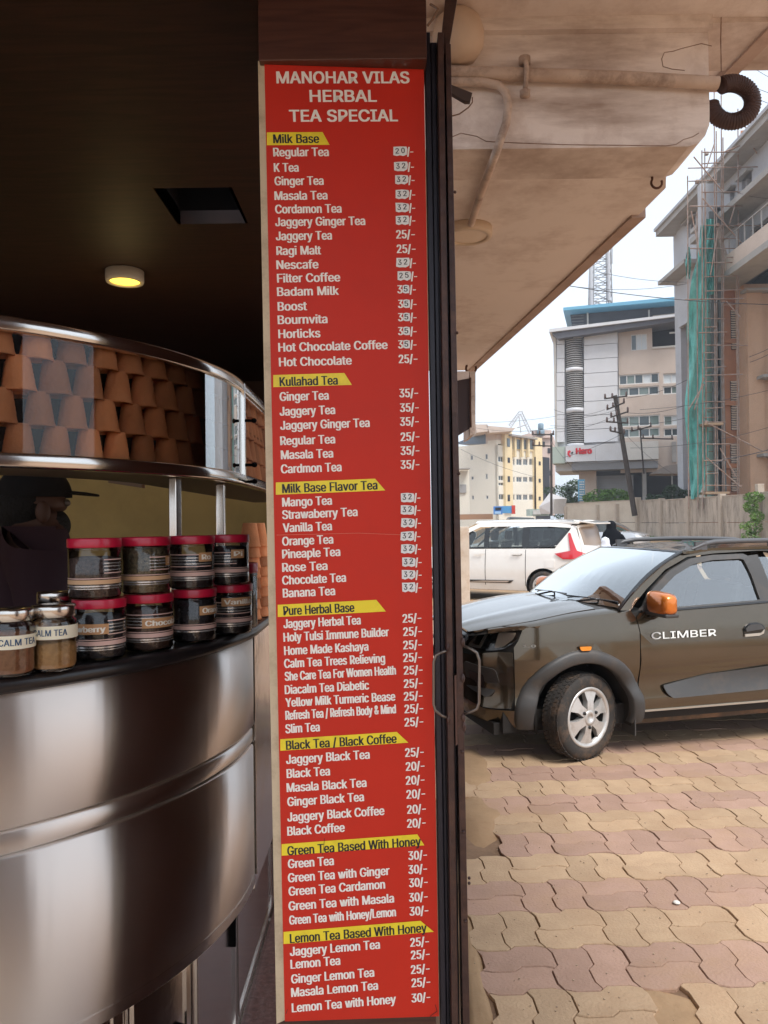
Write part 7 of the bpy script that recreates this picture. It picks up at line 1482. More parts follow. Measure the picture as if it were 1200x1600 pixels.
m_frame = mat('window frame white', (.68, .67, .65), .5); m_louv = mat('louvre grey', (.30, .29, .28), .6); m_conc = mat('bare concrete', (.40, .38, .36), .9, var=.2, vscale=.7, dirt=(.22, .20, .18), dscale=.6, damt=.7)
# --- showroom building with louvred bay
F1 = Fac(970, 62, math.atan(.30)); kb_ = thing('showroom_building', 'white and beige four storey building with louvred bay and red sign', 'building', tuple(F1.o))
uL, uR = F1.uv(967, 600)[0], F1.uv(1090, 600)[0]; zt_ = F1.uv(1010, 505)[1]; zb_ = .5
R = F1.rect
holes = [R(986, 522, 1011, 547), R(1019, 499, 1072, 540), R(967, 584, 1030, 600), R(967, 604, 1030, 618), R(1036, 582, 1090, 598), R(1036, 602, 1090, 615), R(967, 649, 1031, 666), R(967, 669, 1031, 683), R(1037, 648, 1090, 664), R(1037, 668, 1090, 681)]
F1.wall('wall', uL, uR, F1.uv(1000, 738)[1], zt_, holes, .3, m_beige, kb_)
F1.window(holes[0], m_frame, [m_pane, m_pane3, m_pane3], kb_, 3); 
pn = [[m_pane, m_pane2, m_pane, m_pane3, m_pane], [m_pane2, m_pane], [m_pane3, m_pane3, m_pane], [m_pane, m_pane2], [m_pane2, m_pane2, m_pane, m_pane2], [m_pane, m_pane2], [m_pane2, m_pane3], [m_pane, m_pane]]
for h, p_, nb in zip(holes[2:], pn, (5, 4, 4, 4, 4, 4, 4, 4)): F1.window(h, m_frame, p_, kb_, nb, .09, .14)
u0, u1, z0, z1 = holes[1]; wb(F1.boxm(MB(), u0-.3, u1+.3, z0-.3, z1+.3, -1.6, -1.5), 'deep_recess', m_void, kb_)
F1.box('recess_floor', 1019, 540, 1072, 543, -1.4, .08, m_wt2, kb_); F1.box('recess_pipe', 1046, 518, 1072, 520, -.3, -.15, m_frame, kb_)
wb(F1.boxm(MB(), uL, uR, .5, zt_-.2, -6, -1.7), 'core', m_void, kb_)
F1.box('bay_wall', 866, 516, 967.2, 735, -6, -.15, m_wt, kb_)
# white cladding panels and the curved bay
for c, (xa, xb) in enumerate(((912.5, 965), (870, 882))):
    ys_ = [517, 538, 560, 582, 604, 626, 648, 670, 691]
    for a, e in zip(ys_, ys_[1:]): F1.box('cladding_panel', xa, a+.4, xb, e-.4, .0, .25, m_wt, kb_)
ub0, ub1 = F1.uv(884, 600, .3)[0], F1.uv(911.5, 600, .3)[0]; um = (ub0+ub1)/2; rb = (ub1-ub0)/2
def bay(name, ya, yb, m_, bul=.55, par=kb_, n=14, o=0.0):
    z0, z1 = F1.uv(897, yb, .3)[1], F1.uv(897, ya, .3)[1]; mbx = MB(); vs = []
    for z in (z0, z1):
        for k in range(n+1): f = -1+2*k/n; vs.append(F1.W(um+f*rb, z, .1+bul*(1-f*f)+o))
    mbx.add(vs, [(k, k+1, n+2+k, n+1+k) for k in range(n)], True)
    b0 = len(mbx.v); mbx.add([v + F1.n*-.25 for v in vs], []); 
    mbx.f += [(k, k+1, b0+k+1, b0+k) for k in range(n)] + [(n+1+k, b0+n+1+k, b0+n+2+k, n+2+k) for k in range(n)]; mbx.sm += [False]*(2*n)
    return wb(mbx, name, m_, par)
for ya, yb in ((517, 529), (574.5, 581), (637.5, 645), (693, 698)): bay('bay_band', ya, yb, m_wt, o=.06)
bay('bay_core', 528, 694, m_void, .35)
for ya, yb in ((529.5, 574), (581.5, 637), (645.5, 692.5)):
    n_ = int((yb-ya)/3.2)
    for k in range(n_): y = ya+(yb-ya)*(k+.5)/n_; bay('louvre_slat', y-1.05, y+.75, m_louv, n=8)
F1.box('edge_wall', 866, 517, 870, 700, -6, .1, m_wt2, kb_)
# roof edge, roof shed
def quadbox(F, name, pts, d0, d1, m_, par):
    mbx = MB(); mbx.prism([F.W(*F.uv(x, y, d1), d1) for x, y in pts], F.n*(d0-d1)); return wb(mbx, name, m_, par)
quadbox(F1, 'roof_edge', [(858, 514), (1075, 488), (1075, 492), (858, 519)], -4, 1.3, m_wt, kb_)
quadbox(F1, 'roof_soffit', [(862, 520), (1075, 493), (1075, 499), (872, 529)], -3, 1.1, mat('soffit grey', (.12, .12, .14), .7), kb_)
quadbox(F1, 'roof_shed', [(890, 484), (1075, 468), (1075, 489), (894, 512)], -5, -.6, mat('corrugated grey', (.10, .105, .125), .6, var=.3, vscale=.6), kb_)
for k in range(5): quadbox(F1, 'shed_rib', [(892, 489+k*4.5), (912, 487.5+k*4.5), (912, 488+k*4.5), (892, 489.6+k*4.5)], -.7, -.55, m_louv, kb_)
quadbox(F1, 'shed_roof', [(880, 480.5), (1075, 462), (1075, 468), (880, 485)], -6, 1.0, mat('blue sheet', (.16, .42, .60), .4), kb_)
quadbox(F1, 'parapet', [(1020, 493), (1075, 487), (1075, 493), (1020, 498)], -.9, -.5, m_beige, kb_)
for x in (917, 1013): F1.box('drain_pipe', x, 484, x+2.5, 510, -.5, -.3, m_wt2, kb_)
# sign band
F1.box('sign_band', 883.5, 696, 930, 721, .4, 1.2, m_wt, kb_); F1.box('sign_band', 930.3, 693, 975, 719.5, .4, 1.2, m_wt, kb_); F1.box('sign_band', 975.3, 690, 1029, 718, .4, 1.2, m_wt2, kb_)
F1.box('side_sign_panel', 863, 698, 883, 724, -1.0, 1.0, mat('greenish panel', (.42, .48, .42), .5), kb_)
u0, z0 = F1.uv(899.5, 709.5, 1.2); u1, z1 = F1.uv(925, 709, 1.2)
mbx = text_mb('Hero', u0, u1, z0, .46, lambda x, y, zz: F1.W(x, y, 1.205 + zz*300), .05, .02, 0); wb(mbx, 'sign_lettering', mat('red sign', (.70, .02, .04), .5), kb_, fix=False)
mbx = MB(); mbx.prism([F1.W(*F1.uv(x, y, 1.21), 1.21) for x, y in ((887, 705), (890.5, 703.5), (892, 706), (889, 709), (892.5, 713), (889, 714), (886.5, 709.5))], F1.n*.04); wb(mbx, 'sign_emblem', MC['red sign'], kb_)
mbx = MB(); mbx.prism([F1.W(*F1.uv(x, y, 1.21), 1.21) for x, y in ((893, 706.5), (895.5, 705.5), (895, 708.5), (892.5, 709.5))], F1.n*.04); wb(mbx, 'sign_emblem', m_ink, kb_)
F1.box('overhang', 893, 722, 1028, 733, -2, .9, mat('overhang grey', (.26, .26, .27), .6), kb_)
F1.box('lintel', 930, 734, 1030, 742, -2.2, -1.3, mat('dark blue grey', (.05, .06, .08), .5), kb_)
F1.box('ground_wall', 905, 735, 932, 800, -3, -.8, m_beige, kb_)
F1.box('shutter', 933, 742, 990, 800, -2.4, -1.5, mat('grey shutter', (.34, .34, .36), .5, var=.1, vscale=1), kb_)
for k in range(13): F1.box('shutter_rib', 933, 743+k*4, 990, 743.6+k*4, -1.5, -1.44, m_louv, kb_)
F1.box('pier', 1004, 690, 1010, 800, -1.5, .2, m_conc, kb_); F1.box('pier', 1050, 690, 1057, 722, -1.5, .2, m_conc, kb_)
F1.box('ground_wall', 1012, 735, 1075, 800, -3, -2.0, m_beige, kb_); F1.box('ground_recess', 1030, 702, 1075, 732, -2.5, -1.9, m_void, kb_)
quadbox(F1, 'porch_roof', [(1016, 740), (1040, 728), (1078, 722), (1078, 734), (1060, 740)], .5, 3.5, mat('tin roof', (.30, .25, .22), .6), kb_)
F1.box('porch_post', 1049.5, 740, 1051.5, 800, 2.9, 3.1, m_conc, kb_)
# --- building under construction
XA = 20.5; cb = thing('unfinished_building', 'tall grey and orange building under construction behind the scaffolding', 'building', (XA, 44, .6))
def zpx(px, py): Y = XA*FPX/(px-600); return EYE + (815-(px-600)*.013-py+0)/FPX*Y if False else P(px, py, Y).z
def ypx(px): lo, hi = 20, 90; return XA*FPX/(px-600)
m_gw = mat('grey plaster', (.46, .47, .50), .9, var=.1, vscale=.6, dirt=(.30, .29, .29), dscale=.5, damt=.5)
m_or = mat('orange render', (.60, .39, .26), .85, var=.1, vscale=.4, dirt=(.40, .24, .15), dscale=.5, damt=.5)
m_orb = mat('orange brown render', (.42, .19, .10), .9, var=.2, vscale=.8, dirt=(.28, .18, .13), dscale=.6, damt=.6)
class FacX(Fac):
    def __init__(s, X): s.o = Vector((X, 0, 0)); s.u = Vector((0, -1, 0)); s.n = Vector((-1, 0, 0))
FX = FacX(XA)
yN, yF_ = 36.0, ypx(1065)
ev = P(1047, 345, 55).z
zE = CAM.z + (P(1065, 330, yF_).z - CAM.z)
hz_ = [FX.rect(1074, 347, 1087, 372), FX.rect(1141, 293, 1149, 316), FX.rect(1158, 270, 1175, 312), FX.rect(1172, 352, 1215, 398)]
zlo = 14.9
wall_holes = []
for x0, y0, x1, y1 in ((1073, 345, 1087, 368), (1141, 297, 1149, 317), (1159, 275, 1175, 312)):
    ua, za = FX.uv(x0, (y0+y1)/2); ub_, zb2 = FX.uv(x1, (y0+y1)/2); zc0 = FX.uv((x0+x1)/2, y1)[1]; zc1 = FX.uv((x0+x1)/2, y0)[1]; wall_holes.append((min(ua, ub_), max(ua, ub_), zc0, zc1))
ua, ub_ = FX.uv(1172, 380)[0], FX.uv(1240, 380)[0]; wall_holes.append((ua, ub_, 15.9, 17.6))
FX.wall('upper_wall', -yF_, -yN, zlo, 21.6, wall_holes, .3, m_gw, cb)
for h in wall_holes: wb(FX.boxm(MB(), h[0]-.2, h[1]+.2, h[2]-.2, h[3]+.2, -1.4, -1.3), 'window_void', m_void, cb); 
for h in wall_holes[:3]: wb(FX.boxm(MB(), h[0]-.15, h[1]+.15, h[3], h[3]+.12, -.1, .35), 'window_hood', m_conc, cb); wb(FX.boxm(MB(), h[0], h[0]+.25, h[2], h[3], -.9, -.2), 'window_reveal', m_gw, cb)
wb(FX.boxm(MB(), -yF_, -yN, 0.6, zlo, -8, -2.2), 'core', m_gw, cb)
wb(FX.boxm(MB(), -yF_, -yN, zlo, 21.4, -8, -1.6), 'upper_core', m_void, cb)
wb(FX.boxm(MB(), -yF_-.9, -yN, 21.6, 21.95, -9, 1.1), 'roof_slab', m_conc, cb)
wb(FX.boxm(MB(), -yF_-.9, -yN, 21.95, 22.15, -9, 1.25), 'roof_edge', m_gw, cb)
wb(FX.boxm(MB(), -yF_-.7, -yF_+4.0, 18.1, 18.35, -.2, 1.1), 'shade_slab', m_conc, cb)
# sloping roof canopy above
mbx = MB(); mbx.prism([P(1130, 239, 46), P(1164, 207, 44.5), P(1180, 212, 43), P(1161, 239, 44)], (0, 2.5, 0)); wb(mbx, 'roof_canopy', mat('dark canopy', (.14, .12, .14), .7), cb)
mbx = MB(); mbx.prism([P(1157, 204, 45), P(1172, 203, 45), P(1172, 215, 45), P(1157, 213, 45)], (1, 1.5, 0)); wb(mbx, 'stair_head', m_orb, cb)
for z_, d1, t_, ya_, yb_ in ((19.35, 1.3, .25, 44.0, 47.4), (18.55, 1.5, .32, 36, 47.0), (14.9, 1.6, .35, 36, 46.8)):
    wb(FX.boxm(MB(), -yb_, -ya_, z_, z_+t_, -.3, d1), 'floor_slab', m_conc, cb)
wb(FX.boxm(MB(), -46.6, -36, 15.25, 16.1, 1.35, 1.55), 'balcony_parapet', m_beige, cb)
for k in range(7): y = 43.6-k*.9; wb(FX.boxm(MB(), -y-.02, -y+.02, 16.1, 17.1, 1.42, 1.48), 'railing_post', m_conc, cb)
wb(FX.boxm(MB(), -46, -36, 17.1, 17.16, 1.42, 1.48), 'railing', m_conc, cb)
mbx = MB(); cur = [FX.W(-y, z, 1.62) for y, z in ((44.9, 15.2), (44.9, 17.2), (44.6, 17.6), (44.1, 17.9), (43.3, 18.1), (42.9, 18.1), (42.7, 17.2), (42.3, 16.4), (42.0, 15.9), (42.0, 15.2))]
mbx.prism(cur, (.25, 0, 0)); wb(mbx, 'curved_parapet', mat('stained cream render', (.55, .42, .34), .9, var=.2, vscale=2, dirt=(.25, .18, .14), dscale=1.5, damt=.8), cb)
# lower orange wing and louvred wall
mbx = MB(); mbx.box(XA, XA+9, 43.2, 50, .6, 14.9); wb(mbx, 'orange_wing', m_or, cb)
mbx = MB(); mbx.box(XA+.02, XA+.9, 43.0, 43.19, .6, 14.6); wb(mbx, 'orange_pier', m_or, cb)
mbx = MB(); mbx.box(XA-.2, XA+9, 42.6, 43.3, 14.35, 14.5); wb(mbx, 'rail_beam', m_conc, cb)
for z_ in (9.55, 3.1):
    q = P(1185, 590 if z_ > 5 else 712, 42.8); mbx = MB(); mbx.box(q.x, q.x+1.4, 42.2, 43.2, q.z-.08, q.z+.08); wb(mbx, 'window_hood', m_conc, cb)
mbx = MB(); mbx.box(XA-2.0, XA, 44.4, 46, .6, 14.9); wb(mbx, 'stair_wall', m_orb, cb)
for ya, yb in ((484, 546), (595, 672), (693, 768)):
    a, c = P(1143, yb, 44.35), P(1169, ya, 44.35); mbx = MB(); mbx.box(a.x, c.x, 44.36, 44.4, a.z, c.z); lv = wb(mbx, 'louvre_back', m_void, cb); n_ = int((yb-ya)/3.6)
    for k in range(n_):
        z = a.z+(c.z-a.z)*(k+.5)/n_; mbx = MB(); mbx.obox(((a.x+c.x)/2, 44.28, z), ((c.x-a.x)/2, 0, 0), (0, .06, .03), (0, -.01, .028)); wb(mbx, 'louvre_slat', mat('pale slat', (.55, .47, .40), .7), lv)
for z_ in (4.6, 8.2, 11.8):
    mbx = MB(); mbx.box(XA-2.05, XA, 44.2, 44.45, z_, z_+.25); wb(mbx, 'floor_band', m_orb, cb)
mbx = MB(); mbx.box(XA-2.05, XA-.9, 44.0, 44.4, 14.9, 21); wb(mbx, 'grey_return', m_gw, cb)
# far end wall of the block, seen left of the net
mbx = MB(); mbx.box(P(1063, 500, 53).x, P(1110, 500, 53).x, 53, 54, .6, 21.6); wb(mbx, 'end_wall', m_gw, cb)
# --- green net, hoist shaft, scaffold
m_net = mat('green net', (.16, .56, .51), .8, var=.35, vscale=1.5, bump=.4, bscale=6)
n_ = m_net.node_tree; mx = n_.nodes.new('ShaderNodeMixShader'); tr = n_.nodes.new('ShaderNodeBsdfTransparent'); tr.inputs[0].default_value = (.55, .85, .78, 1)
tn = n_.nodes.new('ShaderNodeTexNoise'); tn.inputs['Scale'].default_value = .9; mr = n_.nodes.new('ShaderNodeMapRange'); mr.inputs[3].default_value = .05; mr.inputs[4].default_value = .18; mr.inputs[1].default_value = .35; mr.inputs[2].default_value = .65
out = [x for x in n_.nodes if x.type == 'OUTPUT_MATERIAL'][0]; tc = n_.nodes.new('ShaderNodeTexCoord'); n_.links.new(tc.outputs['Object'], tn.inputs[0]); n_.links.new(tn.outputs[0], mr.inputs[0]); n_.links.new(mr.outputs[0], mx.inputs[0]); n_.links.new(n_.nodes['Principled BSDF'].outputs[0], mx.inputs[1]); n_.links.new(tr.outputs[0], mx.inputs[2]); n_.links.new(mx.outputs[0], out.inputs[0])
def net(lab, left, right, ys_, Y, seed):
    rnd = random.Random(seed); mbx = MB(); nx_ = 12; vs = []
    L_ = smooth_interp([y for y, _ in left], [x for _, x in left]); R_ = smooth_interp([y for y, _ in right], [x for _, x in right]); n = 60
    for j in range(n+1):
        y = ys_[0]+(ys_[1]-ys_[0])*j/n
        for i in range(nx_+1):
            f = i/nx_; x = L_(y)+(R_(y)-L_(y))*f; vs.append(P(x, y, Y + .25*math.sin(f*11+j*.22+seed)+.12*math.sin(f*23-j*.5)))
    mbx.add(vs, [(j*(nx_+1)+i, j*(nx_+1)+i+1, (j+1)*(nx_+1)+i+1, (j+1)*(nx_+1)+i) for j in range(n) for i in range(nx_)], True)
    return tag(mbx.build('safety_net', m_net, fix=False), lab, 'net')
net('long green safety net hanging torn down the left of the scaffolding', [(350, 1095), (400, 1090), (440, 1080), (520, 1073), (560, 1076), (640, 1070), (700, 1074), (745, 1078), (790, 1080)], [(350, 1103), (400, 1105), (450, 1107), (540, 1104), (600, 1103), (680, 1107), (740, 1105), (770, 1094), (790, 1086)], (352, 780), 42.2, 1)
net('narrow green net strip hanging free at the upper left of the scaffolding', [(388, 1074), (410, 1071), (435, 1073)], [(388, 1078), (410, 1080), (435, 1078)], (386, 436), 42.0, 2)
net('upper green net between the scaffold posts beside the hoist mast', [(340, 1103), (450, 1102), (460, 1102)], [(340, 1117), (450, 1117), (460, 1117)], (342, 460), 42.6, 4)
hoist = thing('hoist_tower', 'greenish glazed shaft with dark steel mast behind the green net', 'tower', tuple(P(1115, 800, 43.6)))
def pbox(name, x0, y0, x1, y1, Y, dp, m_, par): a, c = P(x0, y1, Y), P(x1, y0, Y); mbx = MB(); mbx.box(a.x, c.x, Y, Y+dp, a.z, c.z); return wb(mbx, name, m_, par)
for k in range(11): pbox('glazed_panel', 1100, 458+k*31, 1116.5, 488+k*31, 43.4, .1, mat('green glazing', (.38, .56, .49), .35, var=.25, vscale=.8, coat=.3), hoist)
pbox('white_strip', 1095, 500, 1100, 690, 43.2, .1, m_frame, hoist); pbox('white_strip', 1090, 745, 1099, 785, 43.2, .1, m_frame, hoist)
for x in (1117.5, 1124.5): pbox('mast_rail', x, 330, x+2.2, 800, 43.0, .12, mat('mast steel', (.10, .11, .11), .6), hoist)
pbox('mast_back', 1119, 330, 1125, 800, 43.3, .1, mat('mast grey', (.20, .24, .23), .6, var=.4, vscale=1), hoist)
for k in range(12): pbox('mast_clamp', 1120, 345+k*38, 1124, 351+k*38, 42.95, .1, MC['mast steel'], hoist)
sc_ = thing('scaffold', 'rusty steel pipe scaffolding rising in front of the unfinished building', 'scaffolding', tuple(P(1100, 800, 42)))
m_sc = mat('scaffold pipe', (.34, .28, .25), .6, metal=.3, col2=(.26, .15, .10), vscale=3)
def pole(x0, y0, x1, y1, Y=41.6, Y2=None, r=.032): mbx = MB(); mbx.tube([P(x0, y0, Y), P(x1, y1, Y2 or Y)], r, 6); return wb(mbx, 'scaffold_pipe', m_sc, sc_)
for x, yt in ((1076, 275), (1090.5, 330), (1098.5, 235), (1103, 232), (1118, 120), (1121, 205), (1129, 120), (1131.5, 215), (1155, 170), (1152.5, 430), (1104, 300)): pole(x-.008*(800-yt)*.4, yt, x, 795, 41.6 + random.uniform(-.4, .4))
rnd = random.Random(9)
for y, x0, x1 in ((238, 1098, 1155), (262, 1075, 1195), (255, 1098, 1130), (283, 1076, 1120), (300, 1096, 1158), (323, 1078, 1160), (352, 1100, 1200), (373, 1102, 1155), (389, 1078, 1155), (402, 1135, 1155), (411, 1102, 1150), (432, 1100, 1150), (454, 1103, 1158), (468, 1070, 1160), (476, 1128, 1158), (498, 1100, 1133), (512, 1100, 1120), (520, 1092, 1136), (539, 1101, 1168), (551, 1100, 1118), (562, 1101, 1130), (574, 1101, 1134), (586, 1101, 1160), (595, 1101, 1122), (627, 1100, 1133), (638, 1101, 1131), (652, 1100, 1120), (660, 1101, 1134), (694, 1102, 1142), (719, 1100, 1136), (740, 1102, 1122), (759, 1102, 1160), (778, 1102, 1146)):
    pole(x0, y + rnd.uniform(-1, 1), x1, y + rnd.uniform(-1.5, 1), 41.4 + rnd.uniform(-.3, .3))
for a in ((1098, 310, 1172, 395), (1135, 470, 1157, 496), (1105, 661, 1192, 705), (1084, 245, 1130, 300), (1162, 195, 1200, 242), (1165, 208, 1183, 240), (1104, 715, 1158, 762), (1100, 600, 1076, 640), (1150, 745, 1125, 700), (1080, 330, 1094, 400), (1155, 300, 1140, 350), (1130, 238, 1200, 210), (1104, 262, 1116, 225), (1085, 640, 1100, 590), (1110, 430, 1122, 360)): pole(*a, 41.1, None, .035)
for x, y in ((1089, 284), (1129, 470), (1103, 660), (1104, 240), (1155, 262), (1155, 352), (1121, 352)):
    mbx = MB(); c = P(x, y, 41.5); mbx.obox(c, (.09, 0, 0), (0, .09, 0), (0, 0, .09)); wb(mbx, 'pipe_clamp', m_sc, sc_, bevel=.02)
for (x0, y0, x1, y1) in ((1101, 660, 1130, 664), (1103, 768, 1140, 772)): pbox('work_platform', x0, y0, x1, y1, 41.2, 1.0, mat('plank brown', (.32, .22, .14), .8), sc_)

# --- compound wall with posts
m_cw = mat('stained cast wall', (.50, .42, .34), .9, var=.3, vscale=1.0, stretch=(1.6, 1.6, .30), bump=.3, bscale=4, dirt=(.09, .07, .055), dscale=1.9, damt=1.0)
m_post = mat('post concrete', (.48, .40, .32), .9, var=.15, vscale=2, dirt=(.2, .15, .11), dscale=2, damt=.7)
cwall = thing('compound_wall', 'long stained precast concrete wall with posts behind the silver car', 'wall', (17, 42, .55))
wp = [(885, 56, 2.3), (935, 52, 2.3), (965, 50, 2.3), (997, 48.4, 2.25), (1034, 45.9, 2.2), (1077, 42.9, 2.2), (1128, 39.7, 2.2), (1187, 36.6, 2.25), (1255, 33.6, 2.25)]
zg = lambda Y: .25 + (.55-.25)*max(0, min(1, (Y-40)/7)) if Y > 40 else max(0, .25*(Y-34)/6)
pts3 = [(P(x, 815, Y).x, Y) for x, Y, _ in wp]
for i in range(len(wp)-1):
    a, c = Vector((*pts3[i], 0)), Vector((*pts3[i+1], 0)); t = (c-a).normalized(); n_ = Vector((t.y, -t.x, 0)); 
    if n_.y > 0: n_ = -n_
    z0 = .15; H = wp[i][2] + .45
    m_use = mat('cream wall panel', (.60, .52, .42), .85, var=.1, vscale=.8, dirt=(.35, .26, .18), dscale=.7, damt=.5) if i < 3 else m_cw
    for (za, zb2) in ((z0, z0+(H)*.5-.012), (z0+H*.5+.012, z0+H)):
        mbx = MB(); mid = (a+c)/2; mbx.obox(mid + Vector((0, 0, (za+zb2)/2)), (c-a)/2, n_*.04, (0, 0, (zb2-za)/2)); wb(mbx, 'wall_panel', m_use, cwall, bevel=.01)
    mbx = MB(); mbx.obox((a+c)/2 + Vector((0, 0, z0+H+.03)), (c-a)/2, n_*.07, (0, 0, .03)); wb(mbx, 'coping', m_post, cwall)
for i, (x, y) in enumerate(pts3):
    hh = (2.95 if i > 3 else 2.75) + (.35 if i in (3, 7) else 0); mbx = MB(); mbx.box(x-.16, x+.16, y-.2, y+.1, .1, hh); wb(mbx, 'wall_post', m_post, cwall, bevel=.02)
# --- foliage
def leaf_mesh(mbx, c, r, n, size, rnd, shell=.5):
    for _ in range(n):
        while True:
            d = Vector((rnd.uniform(-1, 1), rnd.uniform(-1, 1), rnd.uniform(-1, 1)))
            if .05 < d.length < 1: break
        d = d.normalized()*(d.length**shell); p = Vector((c[0]+d.x*r[0], c[1]+d.y*r[1], c[2]+d.z*r[2]))
        a = Vector((rnd.gauss(0, 1), rnd.gauss(0, 1), rnd.gauss(0, .6))).normalized()*size*rnd.uniform(.6, 1.3); b_ = a.cross(Vector((rnd.gauss(0, 1), rnd.gauss(0, 1), rnd.gauss(0, 1)))).normalized()*size*.45
        mbx.add([p-a, p+b_, p+a, p-b_], [(0, 1, 2, 3)])
def foliage_mat(name, c1, c2): return mat(name, c1, .7, col2=c2, vscale=1.6, spec=.3)
def tree(name, lab, base, clumps, size, n, m_, trunk_h, trunk_r, seed, cat='tree', group=None):
    rnd = random.Random(seed); t = thing(name, lab, cat, tuple(base), 0, group); mbx = MB()
    for (dx, dy, dz, rx, ry, rz) in clumps: 
        leaf_mesh(mbx, (dx, dy, dz), (rx, ry, rz), n, size, rnd)
        for _ in range(6):
            a = rnd.uniform(0, 2*PI); e = rnd.uniform(-.3, 1); q = (dx+rx*.85*math.cos(a), dy+ry*.85*math.sin(a), dz+rz*.8*e); leaf_mesh(mbx, q, (rx*.3, ry*.3, rz*.28), n//10, size, rnd)
    mbx.build('crown', m_, t, fix=False)
    mt = MB(); mt.tube([(0, 0, -.3), (.05, 0, trunk_h*.5), (0, 0, trunk_h)], [trunk_r, trunk_r*.8, trunk_r*.55], 8)
    for (dx, dy, dz, *_r) in clumps: mt.tube([(0, 0, trunk_h*.7), (dx*.6, dy*.6, trunk_h*.7+(dz-trunk_h*.7)*.6), (dx, dy, dz)], [trunk_r*.5, trunk_r*.3, trunk_r*.12], 6)
    mt.build('trunk', mat('bark', (.12, .085, .06), .9), t); return t
m_g1 = foliage_mat('grey green leaves', (.10, .16, .07), (.045, .085, .04)); m_g2 = foliage_mat('fresh leaves', (.16, .28, .05), (.07, .15, .03)); m_g3 = foliage_mat('dark leaves', (.06, .11, .05), (.03, .06, .03))
q = P(893, 800, 75); k = 75/FPX
tree('leafy_tree', 'grey green tree beside the showroom under the sign band', (q.x, 75, .6), [(-1.2, 0, 3.2, 1.3, 1, 1.4), (.4, 0, 3.8, 1.4, 1, 1.3), (1.2, 0, 2.4, 1.2, 1, 1.2), (-.4, 0, 2.2, 1.5, 1, 1.2)], .16, 500, m_g1, 3, .14, 1)
q = P(945, 800, 58); tree('bush', 'round green bush behind the wall left of the leaning pole', (q.x, 57, .6), [(-.8, 0, 2.6, 1.0, .8, .8), (.6, 0, 2.7, 1.0, .8, .75), (0, 0, 2.0, 1.5, .8, .8)], .12, 600, m_g2, 2, .1, 2, 'bush')
q = P(1030, 800, 54); tree('bush', 'darker green bush behind the wall right of the leaning pole', (q.x, 52, .6), [(-.9, 0, 2.2, .8, .7, .6), (.2, 0, 2.8, .7, .6, .6), (1.1, 0, 2.5, .6, .6, .6), (0, 0, 1.9, 1.3, .7, .6)], .11, 450, m_g3, 2, .1, 3, 'bush')
rnd = random.Random(4); q = P(1176, 815, 36.2); vt = thing('creeper', 'bright green creeper hanging over the stained wall post', 'plant', (q.x, 36.1, .3)); mbx = MB()
for (dx, dz, rx, rz, n) in ((0, 2.35, .5, .28, 500), (-.15, 1.9, .38, .3, 380), (.1, 1.45, .36, .3, 330), (-.05, .95, .42, .35, 330), (-.2, .5, .45, .3, 260), (-.5, 1.0, .2, .2, 80)): leaf_mesh(mbx, (dx, -.1, dz), (rx, .22, rz), n, .065, rnd, .7)
mbx.build('leaves', m_g2, vt, fix=False); mt = MB(); mt.tube([(0, 0, -.2), (.08, -.05, 1), (0, -.08, 2.4)], .025, 6); mt.build('stem', MC['bark'], vt)
# weeds along the wall foot
mbx = MB()
for i in range(3, len(pts3)-1):
    for _ in range(140):
        f = rnd.random(); x = lerp(pts3[i][0], pts3[i+1][0], f); y = lerp(pts3[i][1], pts3[i+1][1], f) - rnd.uniform(.15, .5); h_ = rnd.uniform(.05, .22); z = zg(y); mbx.add([(x-.03, y, z), (x+.03, y, z), (x+rnd.uniform(-.06, .06), y, z+h_)], [(0, 1, 2)])
o = mbx.build('weeds', m_g2, fix=False); o['kind'] = 'stuff'; o['label'] = 'low weeds growing along the foot of the stained wall'
# --- pale yellow building on the far left
Fa = Fac(778, 105, math.radians(42)); Fb = Fac(778, 105, math.radians(-48))
yb_ = thing('apartment_building', 'cream and pale yellow four storey building beyond the parked cars', 'building', tuple(Fa.o))
m_cr = mat('cream render', (.74, .70, .60), .85, var=.06, vscale=.3); m_ye = mat('yellow render', (.76, .62, .38), .85, var=.08, vscale=.4)
uA = Fa.uv(700, 750)[0]; zT = Fa.uv(776, 692)[1]
ha = [Fa.rect(735, 711, 739, 719), Fa.rect(758, 709, 762, 718), Fa.rect(736, 744, 740, 750), Fa.rect(758.5, 740, 762, 749), Fa.rect(737, 774, 740.5, 781), Fa.rect(759, 774, 763, 780)]
Fa.wall('side_wall', uA, 0, .5, zT, ha, .3, m_cr, yb_)
for h in ha: Fa.window(h, m_frame, m_pane, yb_, 1, .08)
zf_ = Fb.uv(786, 694)[1]; uB = Fb.uv(836, 750)[0]
hbs = [Fb.rect(777.5, 713, 788, 722), Fb.rect(777.5, 743, 788, 751), Fb.rect(778.5, 772, 788, 781), Fb.rect(777.5, 754, 788, 759)]
for y0, y1 in ((717, 727), (745, 753.5), (772.5, 781.5)):
    for xa, xb in ((802, 804.5), (807, 815.5), (817.5, 824.5), (827, 834)): hbs.append(Fb.rect(xa, y0, xb, y1))
for y0, y1 in ((715, 722), (744, 752), (773, 782)): hbs.append(Fb.rect(793.5, y0, 797, y1))
zfl = Fb.uv(810, 706)[1]
Fb.wall('front_wall', 0, uB, .5, zf_ - .2, hbs, .35, m_cr, yb_)
for h in hbs: Fb.window(h, m_frame, m_pane, yb_, 2 if (h[1]-h[0]) > 1.2 else 1, .08)
Fb.box('stair_column', 789.5, 674, 801, 800, -.5, .35, m_ye, yb_); 
for x, y0, y1 in ((792.5, 685, 698),): Fb.box('window', x, y0, x+4.5, y1, .33, .40, m_pane, yb_)
for y0, y1 in ((715, 723), (744, 753), (773, 783)): Fb.box('window', 793.5, y0, 797, y1, .33, .39, m_void, yb_)
